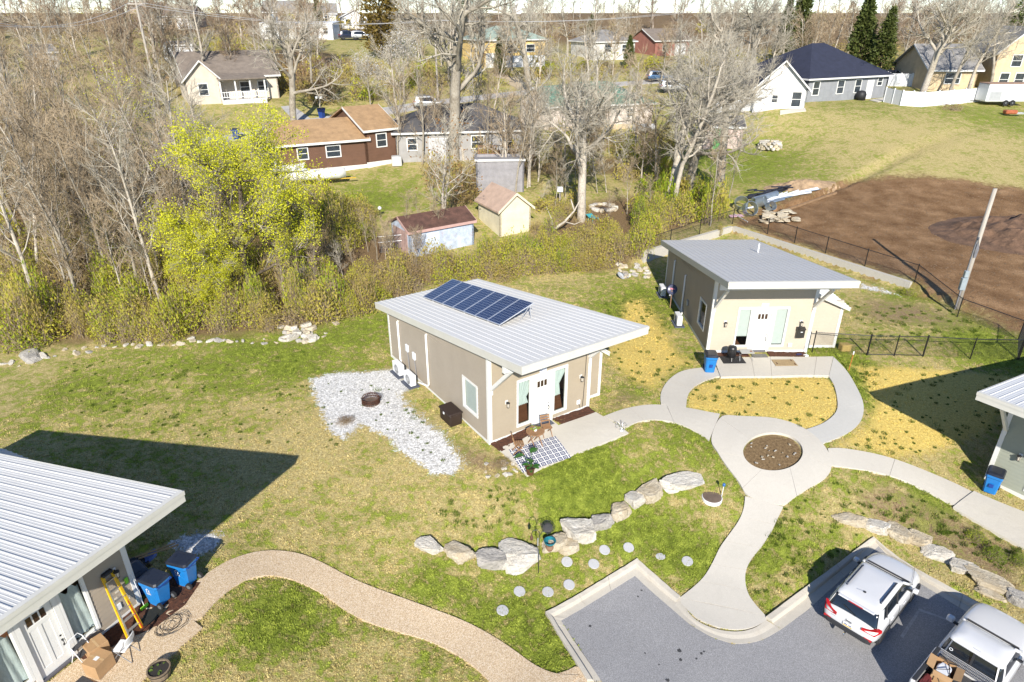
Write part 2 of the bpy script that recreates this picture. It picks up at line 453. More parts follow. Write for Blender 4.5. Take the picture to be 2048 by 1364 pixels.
def draped_poly(name, poly, material, h=0.04, cell=0.4, skirt=0.2, parent=None, zf=None, pave=True, piece=None):
    if pave: PAVED.append(list(poly))
    b = bmesh.new()
    a = sum(poly[i][0] * poly[(i + 1) % len(poly)][1] - poly[(i + 1) % len(poly)][0] * poly[i][1] for i in range(len(poly)))
    if a < 0: poly = poly[::-1]
    f = b.faces.new([b.verts.new((x, y, 0)) for x, y in poly])
    bmesh.ops.triangulate(b, faces=[f])
    xs = [p[0] for p in poly]; ys = [p[1] for p in poly]
    for ax, lo, hi in ((0, min(xs), max(xs)), (1, min(ys), max(ys))):
        for c in np.arange(lo + cell, hi, cell):
            co = [0, 0, 0]; co[ax] = c; no = [0, 0, 0]; no[ax] = 1
            bmesh.ops.bisect_plane(b, geom=b.verts[:] + b.edges[:] + b.faces[:], plane_co=co, plane_no=no, dist=1e-4)
    for v in b.verts: v.co.z = (zf(v.co.x, v.co.y) if zf else float(Tz(v.co.x, v.co.y))) + h
    if skirt:
        be = [e for e in b.edges if e.is_boundary]
        r = bmesh.ops.extrude_edge_only(b, edges=be)
        for v in r['geom']:
            if isinstance(v, bmesh.types.BMVert): v.co.z -= skirt
    bmesh.ops.recalc_face_normals(b, faces=b.faces[:])
    me = bpy.data.meshes.new(piece or name); b.to_mesh(me); b.free(); me.materials.append(material)
    o = link(piece or name, me, parent)
    if parent is None: structure(o)
    return o

def paving_mat(name, col, col2, stain, fine=60, bump=0.25, speck=None):
    m, nt, b = new_mat(name)
    pos = nt.nodes.new('ShaderNodeNewGeometry').outputs['Position']
    n1 = noise_n(nt, pos, 0.55, 6, 0.65); n2 = noise_n(nt, pos, 6, 5, 0.6); n3 = noise_n(nt, pos, fine, 3, 0.6)
    c = ramp(nt, math_n(nt, 'MULTIPLY_ADD', n2, 0.5, math_n(nt, 'MULTIPLY', n1, 0.5)), [(0.33, col2), (0.62, col)])
    c = mixc(nt, math_n(nt, 'MULTIPLY', sstep(nt, noise_n(nt, pos, 1.7, 8, 0.75, 0.6), 0.56, 0.78), 0.55), c, stain)
    c = mixc(nt, 0.5, c, ramp(nt, n3, [(0.3, tuple(x * .75 for x in col2)), (0.7, tuple(min(1, x * 1.15) for x in col))]))
    if speck:
        vo = nt.nodes.new('ShaderNodeTexVoronoi'); vo.inputs['Scale'].default_value = speck[0]; nt.links.new(pos, vo.inputs['Vector'])
        hsv = nt.nodes.new('ShaderNodeSeparateColor'); nt.links.new(vo.outputs['Color'], hsv.inputs[0])
        c = mixc(nt, 0.6, c, ramp(nt, hsv.outputs[0], speck[1]))
    nt.links.new(c, b.inputs['Base Color']); b.inputs['Roughness'].default_value = 0.9; b.inputs['Specular IOR Level'].default_value = 0.25
    bp = nt.nodes.new('ShaderNodeBump'); bp.inputs['Strength'].default_value = bump; bp.inputs['Distance'].default_value = 0.01
    nt.links.new(n3, bp.inputs['Height']); nt.links.new(bp.outputs[0], b.inputs['Normal'])
    MATS[name] = m
    return m
CONC = paving_mat('broom_concrete', (.55, .515, .455), (.48, .45, .39), (.40, .37, .32))
CONC_NEW = paving_mat('new_grey_concrete', (.50, .49, .46), (.45, .44, .41), (.38, .37, .34))
AGGR = paving_mat('exposed_aggregate', (.54, .41, .265), (.46, .335, .205), (.34, .23, .135), 45, .6, (55, [(.0, (.20, .135, .085)), (.4, (.52, .385, .24)), (.8, (.70, .58, .42)), (1, (.80, .74, .64))]))
ASPH = paving_mat('old_asphalt', (.315, .31, .31), (.245, .24, .243), (.165, .16, .162), 70, .5, (70, [(0, (.13, .13, .133)), (.6, (.265, .262, .268)), (1, (.43, .425, .43))]))
KERB = paving_mat('kerb_concrete', (.52, .48, .41), (.43, .395, .335), (.27, .20, .13))
RETW = paving_mat('cast_concrete', (.50, .475, .42), (.40, .375, .33), (.26, .235, .20), 30, .3)

# walkways (edges read off as ground points)
ring_in = [(1545.7 + 59.8 * math.cos(a), 904.5 + 38 * math.sin(a)) for a in np.linspace(0, 2 * PI, 97)[:-1]]
ring_out_px = smooth_poly([(1440, 829), (1468, 833), (1523, 834.5), (1562, 839), (1601, 853), (1630, 872), (1650, 894), (1662, 915), (1664, 937), (1655, 954.5), (1634, 968.7), (1609, 981), (1584, 999), (1566, 1015), (1490, 994), (1483, 972), (1467, 951), (1446, 924), (1432, 900), (1418, 882)], 2)
def ray_hit(cx, cy, a, poly):
    dx, dy = math.cos(a), math.sin(a); best = None
    for i in range(len(poly)):
        x1, y1 = poly[i]; x2, y2 = poly[(i + 1) % len(poly)]; ex, ey = x2 - x1, y2 - y1
        den = dx * ey - dy * ex
        if abs(den) < 1e-9: continue
        t = ((x1 - cx) * ey - (y1 - cy) * ex) / den; u = ((x1 - cx) * dy - (y1 - cy) * dx) / den
        if t > 0 and -1e-6 <= u <= 1 + 1e-6 and (best is None or t > best): best = t
    return (cx + dx * best, cy + dy * best)
walk = structure(empty('walkway'))
ring_out = [ray_hit(1545.7, 904.5, math.atan2(p[1] - 904.5, p[0] - 1545.7), ring_out_px) for p in ring_in]
off = 70
ri = Gp([ring_in[(i + off) % 96] for i in range(97)]); ro = Gp([ring_out[(i + off) % 96] for i in range(97)])
slab_strip('walkway', ri, ro, [.14, .27, .42, .58, .70, .86], CONC, .045, walk, px=False, n=97)
PAVED[-1] = list(ro)
slab_strip('walkway', [(1207, 834), (1227, 826), (1250, 818), (1285, 811), (1322, 810), (1372, 816), (1417, 825), (1440, 829)], [(1252, 856), (1273, 845), (1301, 840), (1336, 842), (1371, 853), (1406, 872), (1418, 882)], [.26, .58], CONC, .043, walk)
slab_strip('walkway', [(1490, 994), (1488, 1018), (1478, 1043), (1456, 1073), (1439, 1096), (1426, 1125), (1410, 1153), (1389, 1174), (1359, 1197)], [(1566, 1015), (1554, 1040), (1543, 1064), (1524, 1093), (1502, 1118), (1492, 1139), (1489, 1160), (1495, 1189), (1510, 1210), (1531, 1233)], [.18, .42, .64, .8], CONC, .043, walk)
slab_strip('walkway', [(1359, 1197), (1400, 1206), (1445, 1215), (1490, 1224), (1531, 1233)], [(1362, 1208), (1392, 1238), (1435, 1257), (1480, 1262), (1515, 1253), (1533, 1241)], [], CONC, .04, walk)
slab_strip('walkway', [(1322, 810), (1320, 792), (1326, 775), (1340, 757), (1363, 742), (1400, 736), (1432, 735)], [(1372, 816), (1374, 794), (1382, 779), (1402, 765), (1433, 754), (1440, 754)], [.45], CONC, .041, walk)
slab_strip('walkway', [(1667, 715), (1694, 742), (1712, 773), (1724, 798), (1728, 817), (1725, 836), (1717, 850), (1701, 864), (1677, 876), (1645, 888)], [(1657.5, 754), (1668, 770), (1674, 794), (1676, 815), (1670, 829), (1658, 840), (1642, 850), (1612, 860)], [.5], CONC_NEW, .041, walk)
slab_strip('walkway', [(1655, 898), (1682, 896.6), (1740, 906), (1801, 923), (1858, 945), (1905, 965), (1947, 986)], [(1663, 932), (1694, 936), (1741, 943), (1788, 954.5), (1834, 973), (1881, 998), (1911, 1013)], [.48], CONC, .041, walk)
# patios
p_main = Gp([(996, 899), (1053.4, 952), (1257, 868), (1247, 860), (1205, 834), (1191.6, 826), (1117, 852.5), (1104, 842), (1067, 855), (1076, 862), (1045, 880)])
draped_poly('patio', p_main, CONC, .06, .5, .25)
pat2 = slab_strip('patio', [(1427, 718), (1666, 716)], [(1441, 757), (1657, 754)], [.31, .47, .86], CONC, .10, None, smooth=0, n=30, skirt=.3)
draped_poly('patio', Gp([(1905, 1017), (1947, 985), (2150, 1062), (2150, 1150)]), CONC, .09, .6, .3)
# aggregate path and its porch slab
ap = structure(empty('aggregate_path'))
up = [(366, 1188), (415, 1147), (461, 1120), (507, 1105), (549, 1101), (599, 1107), (645, 1126), (700, 1157), (778, 1188), (856, 1216), (926, 1241), (981, 1270), (1032, 1304), (1071, 1333), (1110, 1350), (1160, 1352)]
lo = [(405, 1235), (434, 1201), (476, 1168), (515, 1153), (553, 1152), (599, 1164), (653, 1193), (700, 1229), (758, 1255), (817, 1270), (868, 1286), (919, 1313), (954, 1339), (979, 1364), (1010, 1400), (1060, 1440)]
slab_strip('aggregate_path', up, lo, [], AGGR, .045, ap, n=110, piece='path_surface')
slab_strip('aggregate_path', [(1133, 1343), (1159, 1329), (1190, 1375)], [(1100, 1352), (1120, 1400), (1150, 1430)], [], AGGR, .03, ap, n=20, piece='path_surface')
draped_poly('porch_slab', Gp([(366, 1188), (405, 1235), (388, 1243), (405, 1257), (284, 1364), (200, 1440)]) + [(-9.4, 7.2), (-14.6, 10.4), (-12.0, 15.9)], AGGR, .043, .5, .25)

# car park: asphalt, kerb and gutter
lot_in = [(1204, 1364), (1160, 1297), (1122, 1241), (1270, 1151.5), (1342, 1216), (1380, 1249), (1423, 1274), (1466, 1288), (1500, 1286), (1527, 1279), (1563, 1258), (1616, 1219), (1690, 1150), (1757, 1092), (1838, 1165), (1930, 1222), (2060, 1295)]
lot_in_w = Gp(lot_in)
lot = [tuple(p) for p in lot_in_w] + [(24, 12.0), (22, 3), (4, 3), (3.0, 8)]
draped_poly('car_park', lot, ASPH, -.006, .8, .0)
kerb = structure(empty('kerb'))
KP = [(0, .11), (.02, .125), (.33, .125), (.40, .10), (.46, .0), (1, .004)]
KPR = [(0, .04), (.3, .03), (.6, .0), (1, .004)]
def kerb_run(outer, inner, prof, smooth=0, joints=()):
    slab_strip('kerb', outer, inner, joints, KERB, 0, kerb, smooth=smooth, prof=prof, n=24, piece='kerb_stone', skirt=.25)
kerb_run([(1174, 1364), (1130, 1293), (1090.6, 1227.7)], [(1204, 1364), (1160, 1299), (1122, 1241)], KP, joints=(.5,))
kerb_run([(1090.6, 1227.7), (1274, 1120)], [(1122, 1241), (1270, 1151.5)], KP, joints=(.33, .66))
kerb_run([(1274, 1120), (1360, 1196)], [(1270, 1151.5), (1342, 1216)], KP)
kerb_run([(1360, 1196.5), (1372, 1222), (1396, 1246), (1436, 1262), (1480, 1266), (1514, 1256), (1531, 1241)], [(1342, 1216), (1380, 1249), (1423, 1274), (1466, 1288), (1500, 1286), (1527, 1279), (1563, 1258)], KPR, 1)
kerb_run([(1531, 1237), (1612.6, 1176), (1746, 1077)], [(1563, 1258), (1616, 1219), (1757, 1092)], KP, joints=(.3, .62))
kerb_run([(1746, 1077), (1845, 1149), (1945, 1204), (2070, 1270)], [(1757, 1092), (1838, 1165), (1930, 1222), (2060, 1295)], KP, joints=(.3, .6))

# road far behind and drives
ROADM = paving_mat('pale_road_asphalt', (.42, .41, .40), (.36, .35, .34), (.28, .27, .26))
def ribbon(name, left, right, material, h=.05, n=60): return slab_strip(name, left, right, [], material, h, None, piece='road_surface', n=n, skirt=.1)
ribbon('road', [(300, 283), (400, 276), (500, 262), (600, 241), (690, 227), (840, 205), (960, 190), (1100, 174), (1300, 158), (1480, 150)], [(300, 296), (400, 290), (500, 275), (600, 255), (690, 243), (840, 219), (960, 200), (1100, 183), (1300, 166), (1480, 156)], ROADM)
ribbon('driveway', [(583, 212), (600, 222), (618, 236), (632, 246)], [(562, 214), (575, 228), (590, 242), (604, 251)], ROADM, .08, 16)
ribbon('driveway', [(1003, 147), (1040, 160), (1080, 176)], [(985, 150), (1010, 165), (1042, 181)], paving_mat('tan_drive', (.45, .37, .26), (.38, .30, .20), (.3, .24, .16)), .08, 16)

# zones
ZN = {k: np.zeros(GZ.shape) for k in ('green', 'straw', 'dirt', 'litter', 'gravel', 'bare')}
near = (_GX > -90) & (_GX < 130) & (_GY > 0) & (_GY < 220)
_nx, _ny = _GX[near], _GY[near]
def zone(key, px, feather=0.8, val=1.0, world=None):
    poly = world or Gp(px)
    d_ = poly_dist(_nx, _ny, poly); s = np.clip((d_ + feather) / (2 * feather), 0, 1)
    a = ZN[key]; cur = a[near]; a[near] = np.maximum(cur, s * val) if val > 0 else np.minimum(cur, cur * (1 - s))
def spot(key, px, py, r, val=1.0):
    g_ = G(px, py); d_ = np.hypot(_nx - g_.x, _ny - g_.y); s = np.exp(-(d_ / r) ** 2) * val
    a = ZN[key]; a[near] = np.clip(a[near] + s, -1, 1)
GRAVEL_PX = [(617, 758), (672, 744), (742, 742), (784, 738), (812, 758), (838, 770), (815, 783), (800, 790), (845, 837), (889, 871), (923, 918), (931, 932), (902, 952), (862, 948), (801, 905), (767, 872), (720, 850), (690, 880), (660, 867), (644, 834), (625, 795)]
zone('gravel', GRAVEL_PX, 1.0)
zone('gravel', [(320, 1095), (350, 1070), (420, 1058), (455, 1075), (430, 1110), (380, 1120)], .5, .8)
zone('gravel', [(1720, 560), (1815, 590), (1840, 600), (1760, 590), (1700, 575)], .8, .7)
STRAW1 = [(1235, 600), (1290, 590), (1335, 640), (1350, 690), (1400, 732), (1360, 740), (1335, 757), (1315, 785), (1260, 770), (1215, 720), (1225, 650)]
ISLAND = [(1374, 814), (1376, 794), (1386, 779), (1404, 767), (1441, 757), (1657, 755), (1668, 772), (1674, 795), (1675, 815), (1668, 829), (1640, 850), (1613, 858), (1562, 838), (1523, 833), (1468, 832), (1417, 824)]
zone('straw', STRAW1, 1.6, .95)
zone('straw', ISLAND, .2, .95)
zone('straw', [(1690, 722), (1860, 735), (2010, 742), (2048, 760), (2000, 860), (1880, 905), (1790, 925), (1700, 897), (1655, 893), (1690, 872), (1725, 845), (1730, 800)], 1.0, .85)
zone('straw', [(1225, 620), (1330, 600), (1345, 655), (1300, 690), (1240, 690)], 1.5, .6)
DIRT_PX = [(1475, 447), (1530, 412), (1600, 385), (1680, 362), (1830, 350), (2048, 378), (2250, 420), (2250, 720), (2048, 672), (1930, 618), (1828, 566), (1640, 505)]
zone('dirt', DIRT_PX, 2.4)
zone('bare', [(1640, 300), (1760, 250), (1900, 270), (2200, 300), (2300, 420), (2048, 380), (1830, 355), (1700, 362)], 6.0, .38)
zone('bare', [(900, 880), (985, 900), (1035, 950), (980, 960), (930, 940), (900, 905)], .8, .8)
zone('bare', [(1185, 835), (1235, 770), (1300, 800), (1225, 828)], 1.0, .75)
zone('bare', [(1690, 980), (1780, 960), (1900, 1020), (2048, 1100), (2048, 1200), (1900, 1120), (1750, 1060)], .8, .8)
zone('bare', [(840, 770), (890, 830), (960, 890), (940, 905), (880, 850), (830, 790)], .6, .6)
zone('bare', [(1720, 590), (1850, 600), (1990, 660), (1900, 665), (1740, 650), (1690, 620)], 2.0, .8)
zone('bare', ring_in, .15, 1.0)
zone('litter', ring_in, .1, .95)
LITTER_PX = [(-400, 720), (0, 700), (180, 690), (420, 680), (640, 655), (760, 610), (900, 560), (1090, 545), (1230, 545), (1290, 520), (1330, 470), (1440, 440), (1440, 390), (1320, 380), (1180, 400), (1060, 470), (900, 520), (780, 470), (660, 420), (560, 390), (420, 330), (300, 300), (0, 200), (-600, 150)]
zone('litter', LITTER_PX, 2.0, .9)
_fw = (_GY > 120) & (np.abs(_GX) < 900)
ZN['litter'][_fw] = np.maximum(ZN['litter'][_fw], np.clip((_GY[_fw] - 120) / 80, 0, .75))
zone('litter', [(330, 200), (560, 205), (640, 170), (760, 130), (640, 95), (300, 110)], 6, .8)
zone('litter', [(700, 200), (960, 185), (1300, 150), (1500, 140), (1500, 100), (960, 140), (760, 150)], 6, .5)
zone('litter', [(880, 330), (960, 300), (1060, 320), (1330, 280), (1340, 330), (1250, 370), (1150, 350), (1000, 400)], 3, .6)
for s_ in [(1170, 935, 2.0, .75), (1130, 970, 1.5, .4), (1010, 1110, 1.5, .25), (1320, 1080, 2.0, .3), (1280, 1060, 1.4, .2), (1150, 1090, 1.5, .3), (1110, 1290, 1.6, .45), (1000, 1240, 1.6, .25), (860, 1180, 1.5, .3), (1450, 900, 1.5, .35), (1400, 1110, 1.4, .35), (1350, 870, 2, .3),
            (560, 1200, 1.3, .3), (620, 1240, 1.3, .25), (520, 1250, 1.2, .3), (430, 700, 4, .3), (720, 660, 3, .3), (800, 620, 3, .25), (180, 780, 3, .3), (1250, 640, 2.5, .5), (1300, 600, 3, .45), (1370, 740, 1.5, .3),
            (1700, 740, 1.5, .9), (1735, 780, 1.4, .9), (1640, 690, 1.5, .6), (2000, 700, 3, .6), (750, 400, 4, .5), (1500, 340, 6, .2), (2000, 235, 9, .3), (1560, 320, 6, .15), (1720, 215, 5, .15), (1430, 320, 6, .4),
            (1600, 1090, 1.4, .3), (1850, 1010, 1.6, .4), (1520, 1120, 1.0, .2), (440, 960, 3, -.25), (620, 880, 3, -.3), (860, 1000, 2.5, -.1), (1820, 590, 2, .3), (330, 960, 3, .2), (1750, 275, 10, -.12), (1950, 290, 10, -.12), (1270, 780, 1, .3), (590, 720, 3, .35)]:
    spot('green', *s_)
# ground sheet, sunk a little below the pavings
gz_ = GZ.copy()
for poly in PAVED:
    xs = [p[0] for p in poly]; ys = [p[1] for p in poly]
    mm = (_GX > min(xs) - 1) & (_GX < max(xs) + 1) & (_GY > min(ys) - 1) & (_GY < max(ys) + 1)
    ii = inside(_GX[mm], _GY[mm], poly)
    t_ = gz_[mm]; t_[ii] -= 0.07; gz_[mm] = t_
nx_, ny_ = GZ.shape
V = np.stack([_GX, _GY, gz_], -1).reshape(-1, 3)
I_ = np.arange(nx_ * ny_).reshape(nx_, ny_)
Fq = np.stack([I_[:-1, :-1], I_[1:, :-1], I_[1:, 1:], I_[:-1, 1:]], -1).reshape(-1, 4)
def lawn_nodes(nt, blades=False):
    pos = nt.nodes.new('ShaderNodeNewGeometry').outputs['Position']
    mp = nt.nodes.new('ShaderNodeMapping'); mp.inputs['Scale'].default_value = (1, 1, 0.0); nt.links.new(pos, mp.inputs[0]); pos = mp.outputs[0]
    def at(k):
        a = nt.nodes.new('ShaderNodeAttribute'); a.attribute_name = k; return a.outputs['Fac']
    n0 = noise_n(nt, pos, 0.12, 3, 0.5); n1 = noise_n(nt, pos, 0.55, 5, 0.62); n2 = noise_n(nt, pos, 2.6, 5, 0.62, 0.4); n3 = noise_n(nt, pos, 9, 4, 0.7); n4 = noise_n(nt, pos, 27, 4, 0.7)
    base = math_n(nt, 'ADD', math_n(nt, 'MULTIPLY', n1, .32), math_n(nt, 'MULTIPLY_ADD', n2, .54, math_n(nt, 'MULTIPLY_ADD', n3, .34, math_n(nt, 'MULTIPLY', n0, .06))))
    gf = sstep(nt, math_n(nt, 'MULTIPLY_ADD', at('green'), .26, base), .585, .725)
    dry = ramp(nt, math_n(nt, 'MULTIPLY_ADD', n4, .55, math_n(nt, 'MULTIPLY', n3, .45)), [(.34, (.13, .094, .036)), (.5, (.42, .34, .145)), (.64, (.70, .60, .31))])
    grn = ramp(nt, math_n(nt, 'MULTIPLY_ADD', n4, .55, math_n(nt, 'MULTIPLY', n2, .45)), [(.34, (.032, .050, .007)), (.5, (.16, .20, .026)), (.64, (.37, .41, .07))])
    c = mixc(nt, gf, dry, grn)
    # bare soil with leaf crumbs
    soil = ramp(nt, math_n(nt, 'MULTIPLY_ADD', n4, .5, math_n(nt, 'MULTIPLY', n3, .5)), [(.3, (.10, .065, .035)), (.5, (.25, .175, .10)), (.7, (.42, .32, .20))])
    bf = sstep(nt, math_n(nt, 'MULTIPLY_ADD', at('bare'), .75, math_n(nt, 'MULTIPLY', n2, .6)), .55, .85)
    c = mixc(nt, math_n(nt, 'MULTIPLY', bf, math_n(nt, 'SUBTRACT', 1.0, math_n(nt, 'MULTIPLY', gf, .6))), c, soil)
    lit = ramp(nt, math_n(nt, 'MULTIPLY_ADD', n4, .5, math_n(nt, 'MULTIPLY', n3, .5)), [(.32, (.05, .034, .018)), (.5, (.18, .12, .062)), (.7, (.36, .26, .145))])
    c = mixc(nt, sstep(nt, math_n(nt, 'MULTIPLY_ADD', at('litter'), .8, math_n(nt, 'MULTIPLY', n1, .5)), .5, .85), c, lit)
    st = ramp(nt, math_n(nt, 'MULTIPLY_ADD', n4, .6, math_n(nt, 'MULTIPLY', n3, .4)), [(.34, (.22, .145, .035)), (.5, (.62, .47, .13)), (.64, (.86, .70, .26))])
    sf = sstep(nt, math_n(nt, 'SUBTRACT', math_n(nt, 'MULTIPLY_ADD', at('straw'), .75, math_n(nt, 'MULTIPLY', n2, .55)), math_n(nt, 'MULTIPLY', gf, .12)), .52, .75)
    c = mixc(nt, sf, c, st)
    di = ramp(nt, math_n(nt, 'MULTIPLY_ADD', n4, .35, math_n(nt, 'MULTIPLY_ADD', n3, .3, math_n(nt, 'MULTIPLY', n1, .35))), [(.36, (.055, .026, .010)), (.5, (.20, .115, .056)), (.64, (.42, .275, .155))])
    df = sstep(nt, math_n(nt, 'MULTIPLY_ADD', at('dirt'), .8, math_n(nt, 'MULTIPLY_ADD', n1, .8, math_n(nt, 'MULTIPLY', n2, .5))), .85, 1.2)
    c = mixc(nt, df, c, di)
    vo = nt.nodes.new('ShaderNodeTexVoronoi'); vo.inputs['Scale'].default_value = 16; nt.links.new(pos, vo.inputs['Vector'])
    sp = nt.nodes.new('ShaderNodeSeparateColor'); nt.links.new(vo.outputs['Color'], sp.inputs[0])
    gr = ramp(nt, sp.outputs[0], [(0, (.40, .39, .375)), (.5, (.66, .65, .63)), (1, (.85, .84, .82))])
    gvf = sstep(nt, math_n(nt, 'MULTIPLY_ADD', at('gravel'), .8, math_n(nt, 'MULTIPLY_ADD', n3, .45, math_n(nt, 'MULTIPLY', n2, .5))), .86, .96)
    c = mixc(nt, gvf, c, gr)
    return c, n3, n4, gvf
GM, gnt, gb = new_mat('lawn_and_soil')
gc, gn3, gn4, ggv = lawn_nodes(gnt)
gnt.links.new(gc, gb.inputs['Base Color']); gb.inputs['Roughness'].default_value = 0.95; gb.inputs['Specular IOR Level'].default_value = 0.15
gbp = gnt.nodes.new('ShaderNodeBump'); gbp.inputs['Strength'].default_value = 0.9; gbp.inputs['Distance'].default_value = 0.06
gnt.links.new(math_n(gnt, 'MULTIPLY_ADD', gn4, .5, gn3), gbp.inputs['Height']); gnt.links.new(gbp.outputs[0], gb.inputs['Normal'])
gme = fast_mesh('ground', V, Fq, GM, 4, smooth=True)
for k, a in ZN.items():
    at = gme.attributes.new(k, 'FLOAT', 'POINT'); at.data.foreach_set('value', a.astype(np.float32).ravel())
ground = structure(link('ground', gme))
def Zat(k, x, y):
    a = ZN[k]
    i = np.clip(np.searchsorted(GX, x) - 1, 0, len(GX) - 2); j = np.clip(np.searchsorted(GY, y) - 1, 0, len(GY) - 2)
    return a[i, j]
# ------------------------------------------------------------------ the four shed-roofed cottages
HW, HL, OF, OL, OR, OB, ZF, SL = 5.61, 10.2, 3.156, .476, .30, .513, 5.407, .1628
DU, DW, DH, DB = 2.39, .90, 2.44, .10
WHITE = mat('white_trim_paint', (.68, .68, .66), .5, var=.04, dirt=.12, dirtcol=(.5, .46, .40))
BLACKM = mat('black_metal', (.02, .02, .022), .45, var=.2)
DARKGL = mat('dark_pane', (.05, .028, .018), .12, var=.4, spec=.8)
GLASS = glass_mat('window_glass')
FLOORB = mat('brown_floor_boards', (.20, .085, .045), .4, var=.25, vscale=2, stretch=(1, 8, 1))
BLIND = mat('pale_green_blind', (.47, .50, .47), .8, var=.05)
CURT = mat('sheer_pale_curtain', (.46, .52, .49), .8, var=.12, vscale=5, stretch=(6, 6, .6))
PLAST = mat('white_plastic', (.70, .71, .72), .4, var=.03)
def rz(v): return ZF - SL * (v + OF)
def wall_pieces(x0, x1, zt, ops, z0, y0, y1, board=None):
    """wall between x0..x1 with rectangular openings; board = exposure of lap boards (None: plain core)"""
    mb = MB(); xs = sorted(set([x0, x1] + [a for o in ops for a in (o[0], o[1]) if x0 < a < x1]))
    for a, b in zip(xs[:-1], xs[1:]):
        m = (a + b) / 2; cov = sorted([(o[2], o[3]) for o in ops if o[0] - 1e-6 <= m <= o[1] + 1e-6])
        zs = []; z = z0
        for c0, c1 in cov:
            if c0 > z: zs.append((z, c0))
            z = c1
        zs.append((z, None))
        for lo_, hi_ in zs:
            if board is None:
                ta = zt(a) if hi_ is None else hi_; tb = zt(b) if hi_ is None else hi_
                if ta - lo_ < .01 and tb - lo_ < .01: continue
                mb.hexa([(a, y0, lo_), (b, y0, lo_), (b, y1, lo_), (a, y1, lo_), (a, y0, ta), (b, y0, tb), (b, y1, tb), (a, y1, ta)])
            else:
                k0 = int(math.floor((lo_ - z0) / board)); k = k0
                while True:
                    zb_ = max(z0 + k * board, lo_); zt_ = z0 + (k + 1) * board + .02
                    lim_a = zt(a) if hi_ is None else hi_; lim_b = zt(b) if hi_ is None else hi_
                    if zb_ >= max(lim_a, lim_b) - .01: break
                    aa, bb = a, b
                    if lim_a < zb_ + .004: aa = a + (b - a) * (zb_ + .004 - lim_a) / (lim_b - lim_a); lim_a = zb_ + .004
                    if lim_b < zb_ + .004: bb = aa + (b - aa) * (lim_a - zb_ - .004) / max(lim_a - lim_b, 1e-6); lim_b = zb_ + .004
                    ta = max(min(zt_, lim_a), zb_ + .002); tb = max(min(zt_, lim_b), zb_ + .002)
                    f = lambda z_: (z_ - (z0 + k * board)) / (board + .02)
                    yb = y0 - .030 + .022 * f(zb_); ya = y0 - .030 + .022 * f(ta); yc = y0 - .030 + .022 * f(tb)
                    mb.add([(aa, yb, zb_), (bb, yb, zb_), (bb, yc, tb), (aa, ya, ta), (aa, y0, zb_), (bb, y0, zb_)], [(0, 1, 2, 3), (0, 4, 5, 1), (0, 3, 4), (1, 5, 2)])
                    k += 1
    return mb
def window_unit(parent, M, x0, x1, z0, z1, fr=.09, blind=None, proud=.05, curtain=None, sash=True):
    w = MB()
    for a, b, c, d_ in ((x0 - fr, x0, z0 - fr, z1 + fr), (x1, x1 + fr, z0 - fr, z1 + fr), (x0, x1, z1, z1 + fr), (x0, x1, z0 - fr, z0)):
        w.box(a, b, -proud, .03, c, d_)
    s_ = .03
    for a, b, c, d_ in ((x0, x0 + s_, z0, z1), (x1 - s_, x1, z0, z1), (x0 + s_, x1 - s_, z1 - s_, z1), (x0 + s_, x1 - s_, z0, z0 + s_)):
        w.box(a, b, -.01, .05, c, d_)
    fo = w.xf(M).build('window', WHITE, parent)
    MB().add([(x0 + s_, .024, z0 + s_), (x1 - s_, .024, z0 + s_), (x1 - s_, .024, z1 - s_), (x0 + s_, .024, z1 - s_)], [(0, 1, 2, 3)]).xf(M).build('pane', GLASS, fo)
    if blind is not None:
        b_ = MB(); k = z1 - s_ - .01
        lo_ = z0 + (z1 - z0) * blind
        while k > lo_:
            b_.add([(x0 + .035, .075, k), (x1 - .035, .075, k), (x1 - .035, .06, k - .048), (x0 + .035, .06, k - .048)], [(0, 1, 2, 3)]); k -= .045
        b_.box(x0 + .035, x1 - .035, .05, .08, lo_ - .03, lo_)
        b_.xf(M).build('blind', BLIND, fo)
    if curtain:
        pts = []; n = 24
        c_ = MB()
        top, bot, xa, xb, tie = curtain
        for i in range(n):
            t = i / (n - 1)
            for z_ in (bot, tie, top):
                k_ = 1.0 if z_ == top else (.45 if z_ == tie else .55)
                x = xa + (xb - xa) * t * k_
                pts.append((x, .12 + .025 * math.sin(i * 1.9), z_))
        c_.v = pts
        for i in range(n - 1):
            for j in range(2): a = i * 3 + j; c_.f.append((a, a + 3, a + 4, a + 1))
        c_.xf(M).build('curtain', CURT, fo, smooth=True)
    return fo
def wall_lamp(parent, M, x, z, white_back=True):
    p = MB()
    p.box(x - .07, x + .07, -.055, -.03, z - .02, z + .16)
    o = p.xf(M).build('lamp_backplate', WHITE if white_back else BLACKM, parent)
    l = MB().box(x - .02, x + .02, -.14, -.05, z + .08, z + .11)
    l.lathe([(.03, z + .13), (.09, z + .09), (.095, z + .07)], 8, (x, -.16, 0))
    for k in range(4):
        a = PI / 4 + k * PI / 2; l.beam((x + .075 * math.cos(a), -.16 + .075 * math.sin(a), z + .08), (x + .055 * math.cos(a), -.16 + .055 * math.sin(a), z - .13), .012, .012)
    l.lathe([(.06, z - .15), (.06, z - .125)], 8, (x, -.16, 0))
    l.xf(M).build('lantern', BLACKM, o)
    MB().lathe([(.05, z - .12), (.068, z + .07)], 8, (x, -.16, 0)).xf(M).build('lantern_glass', mat('frosted_lamp_glass', (.55, .5, .42), .3), o)
    return o
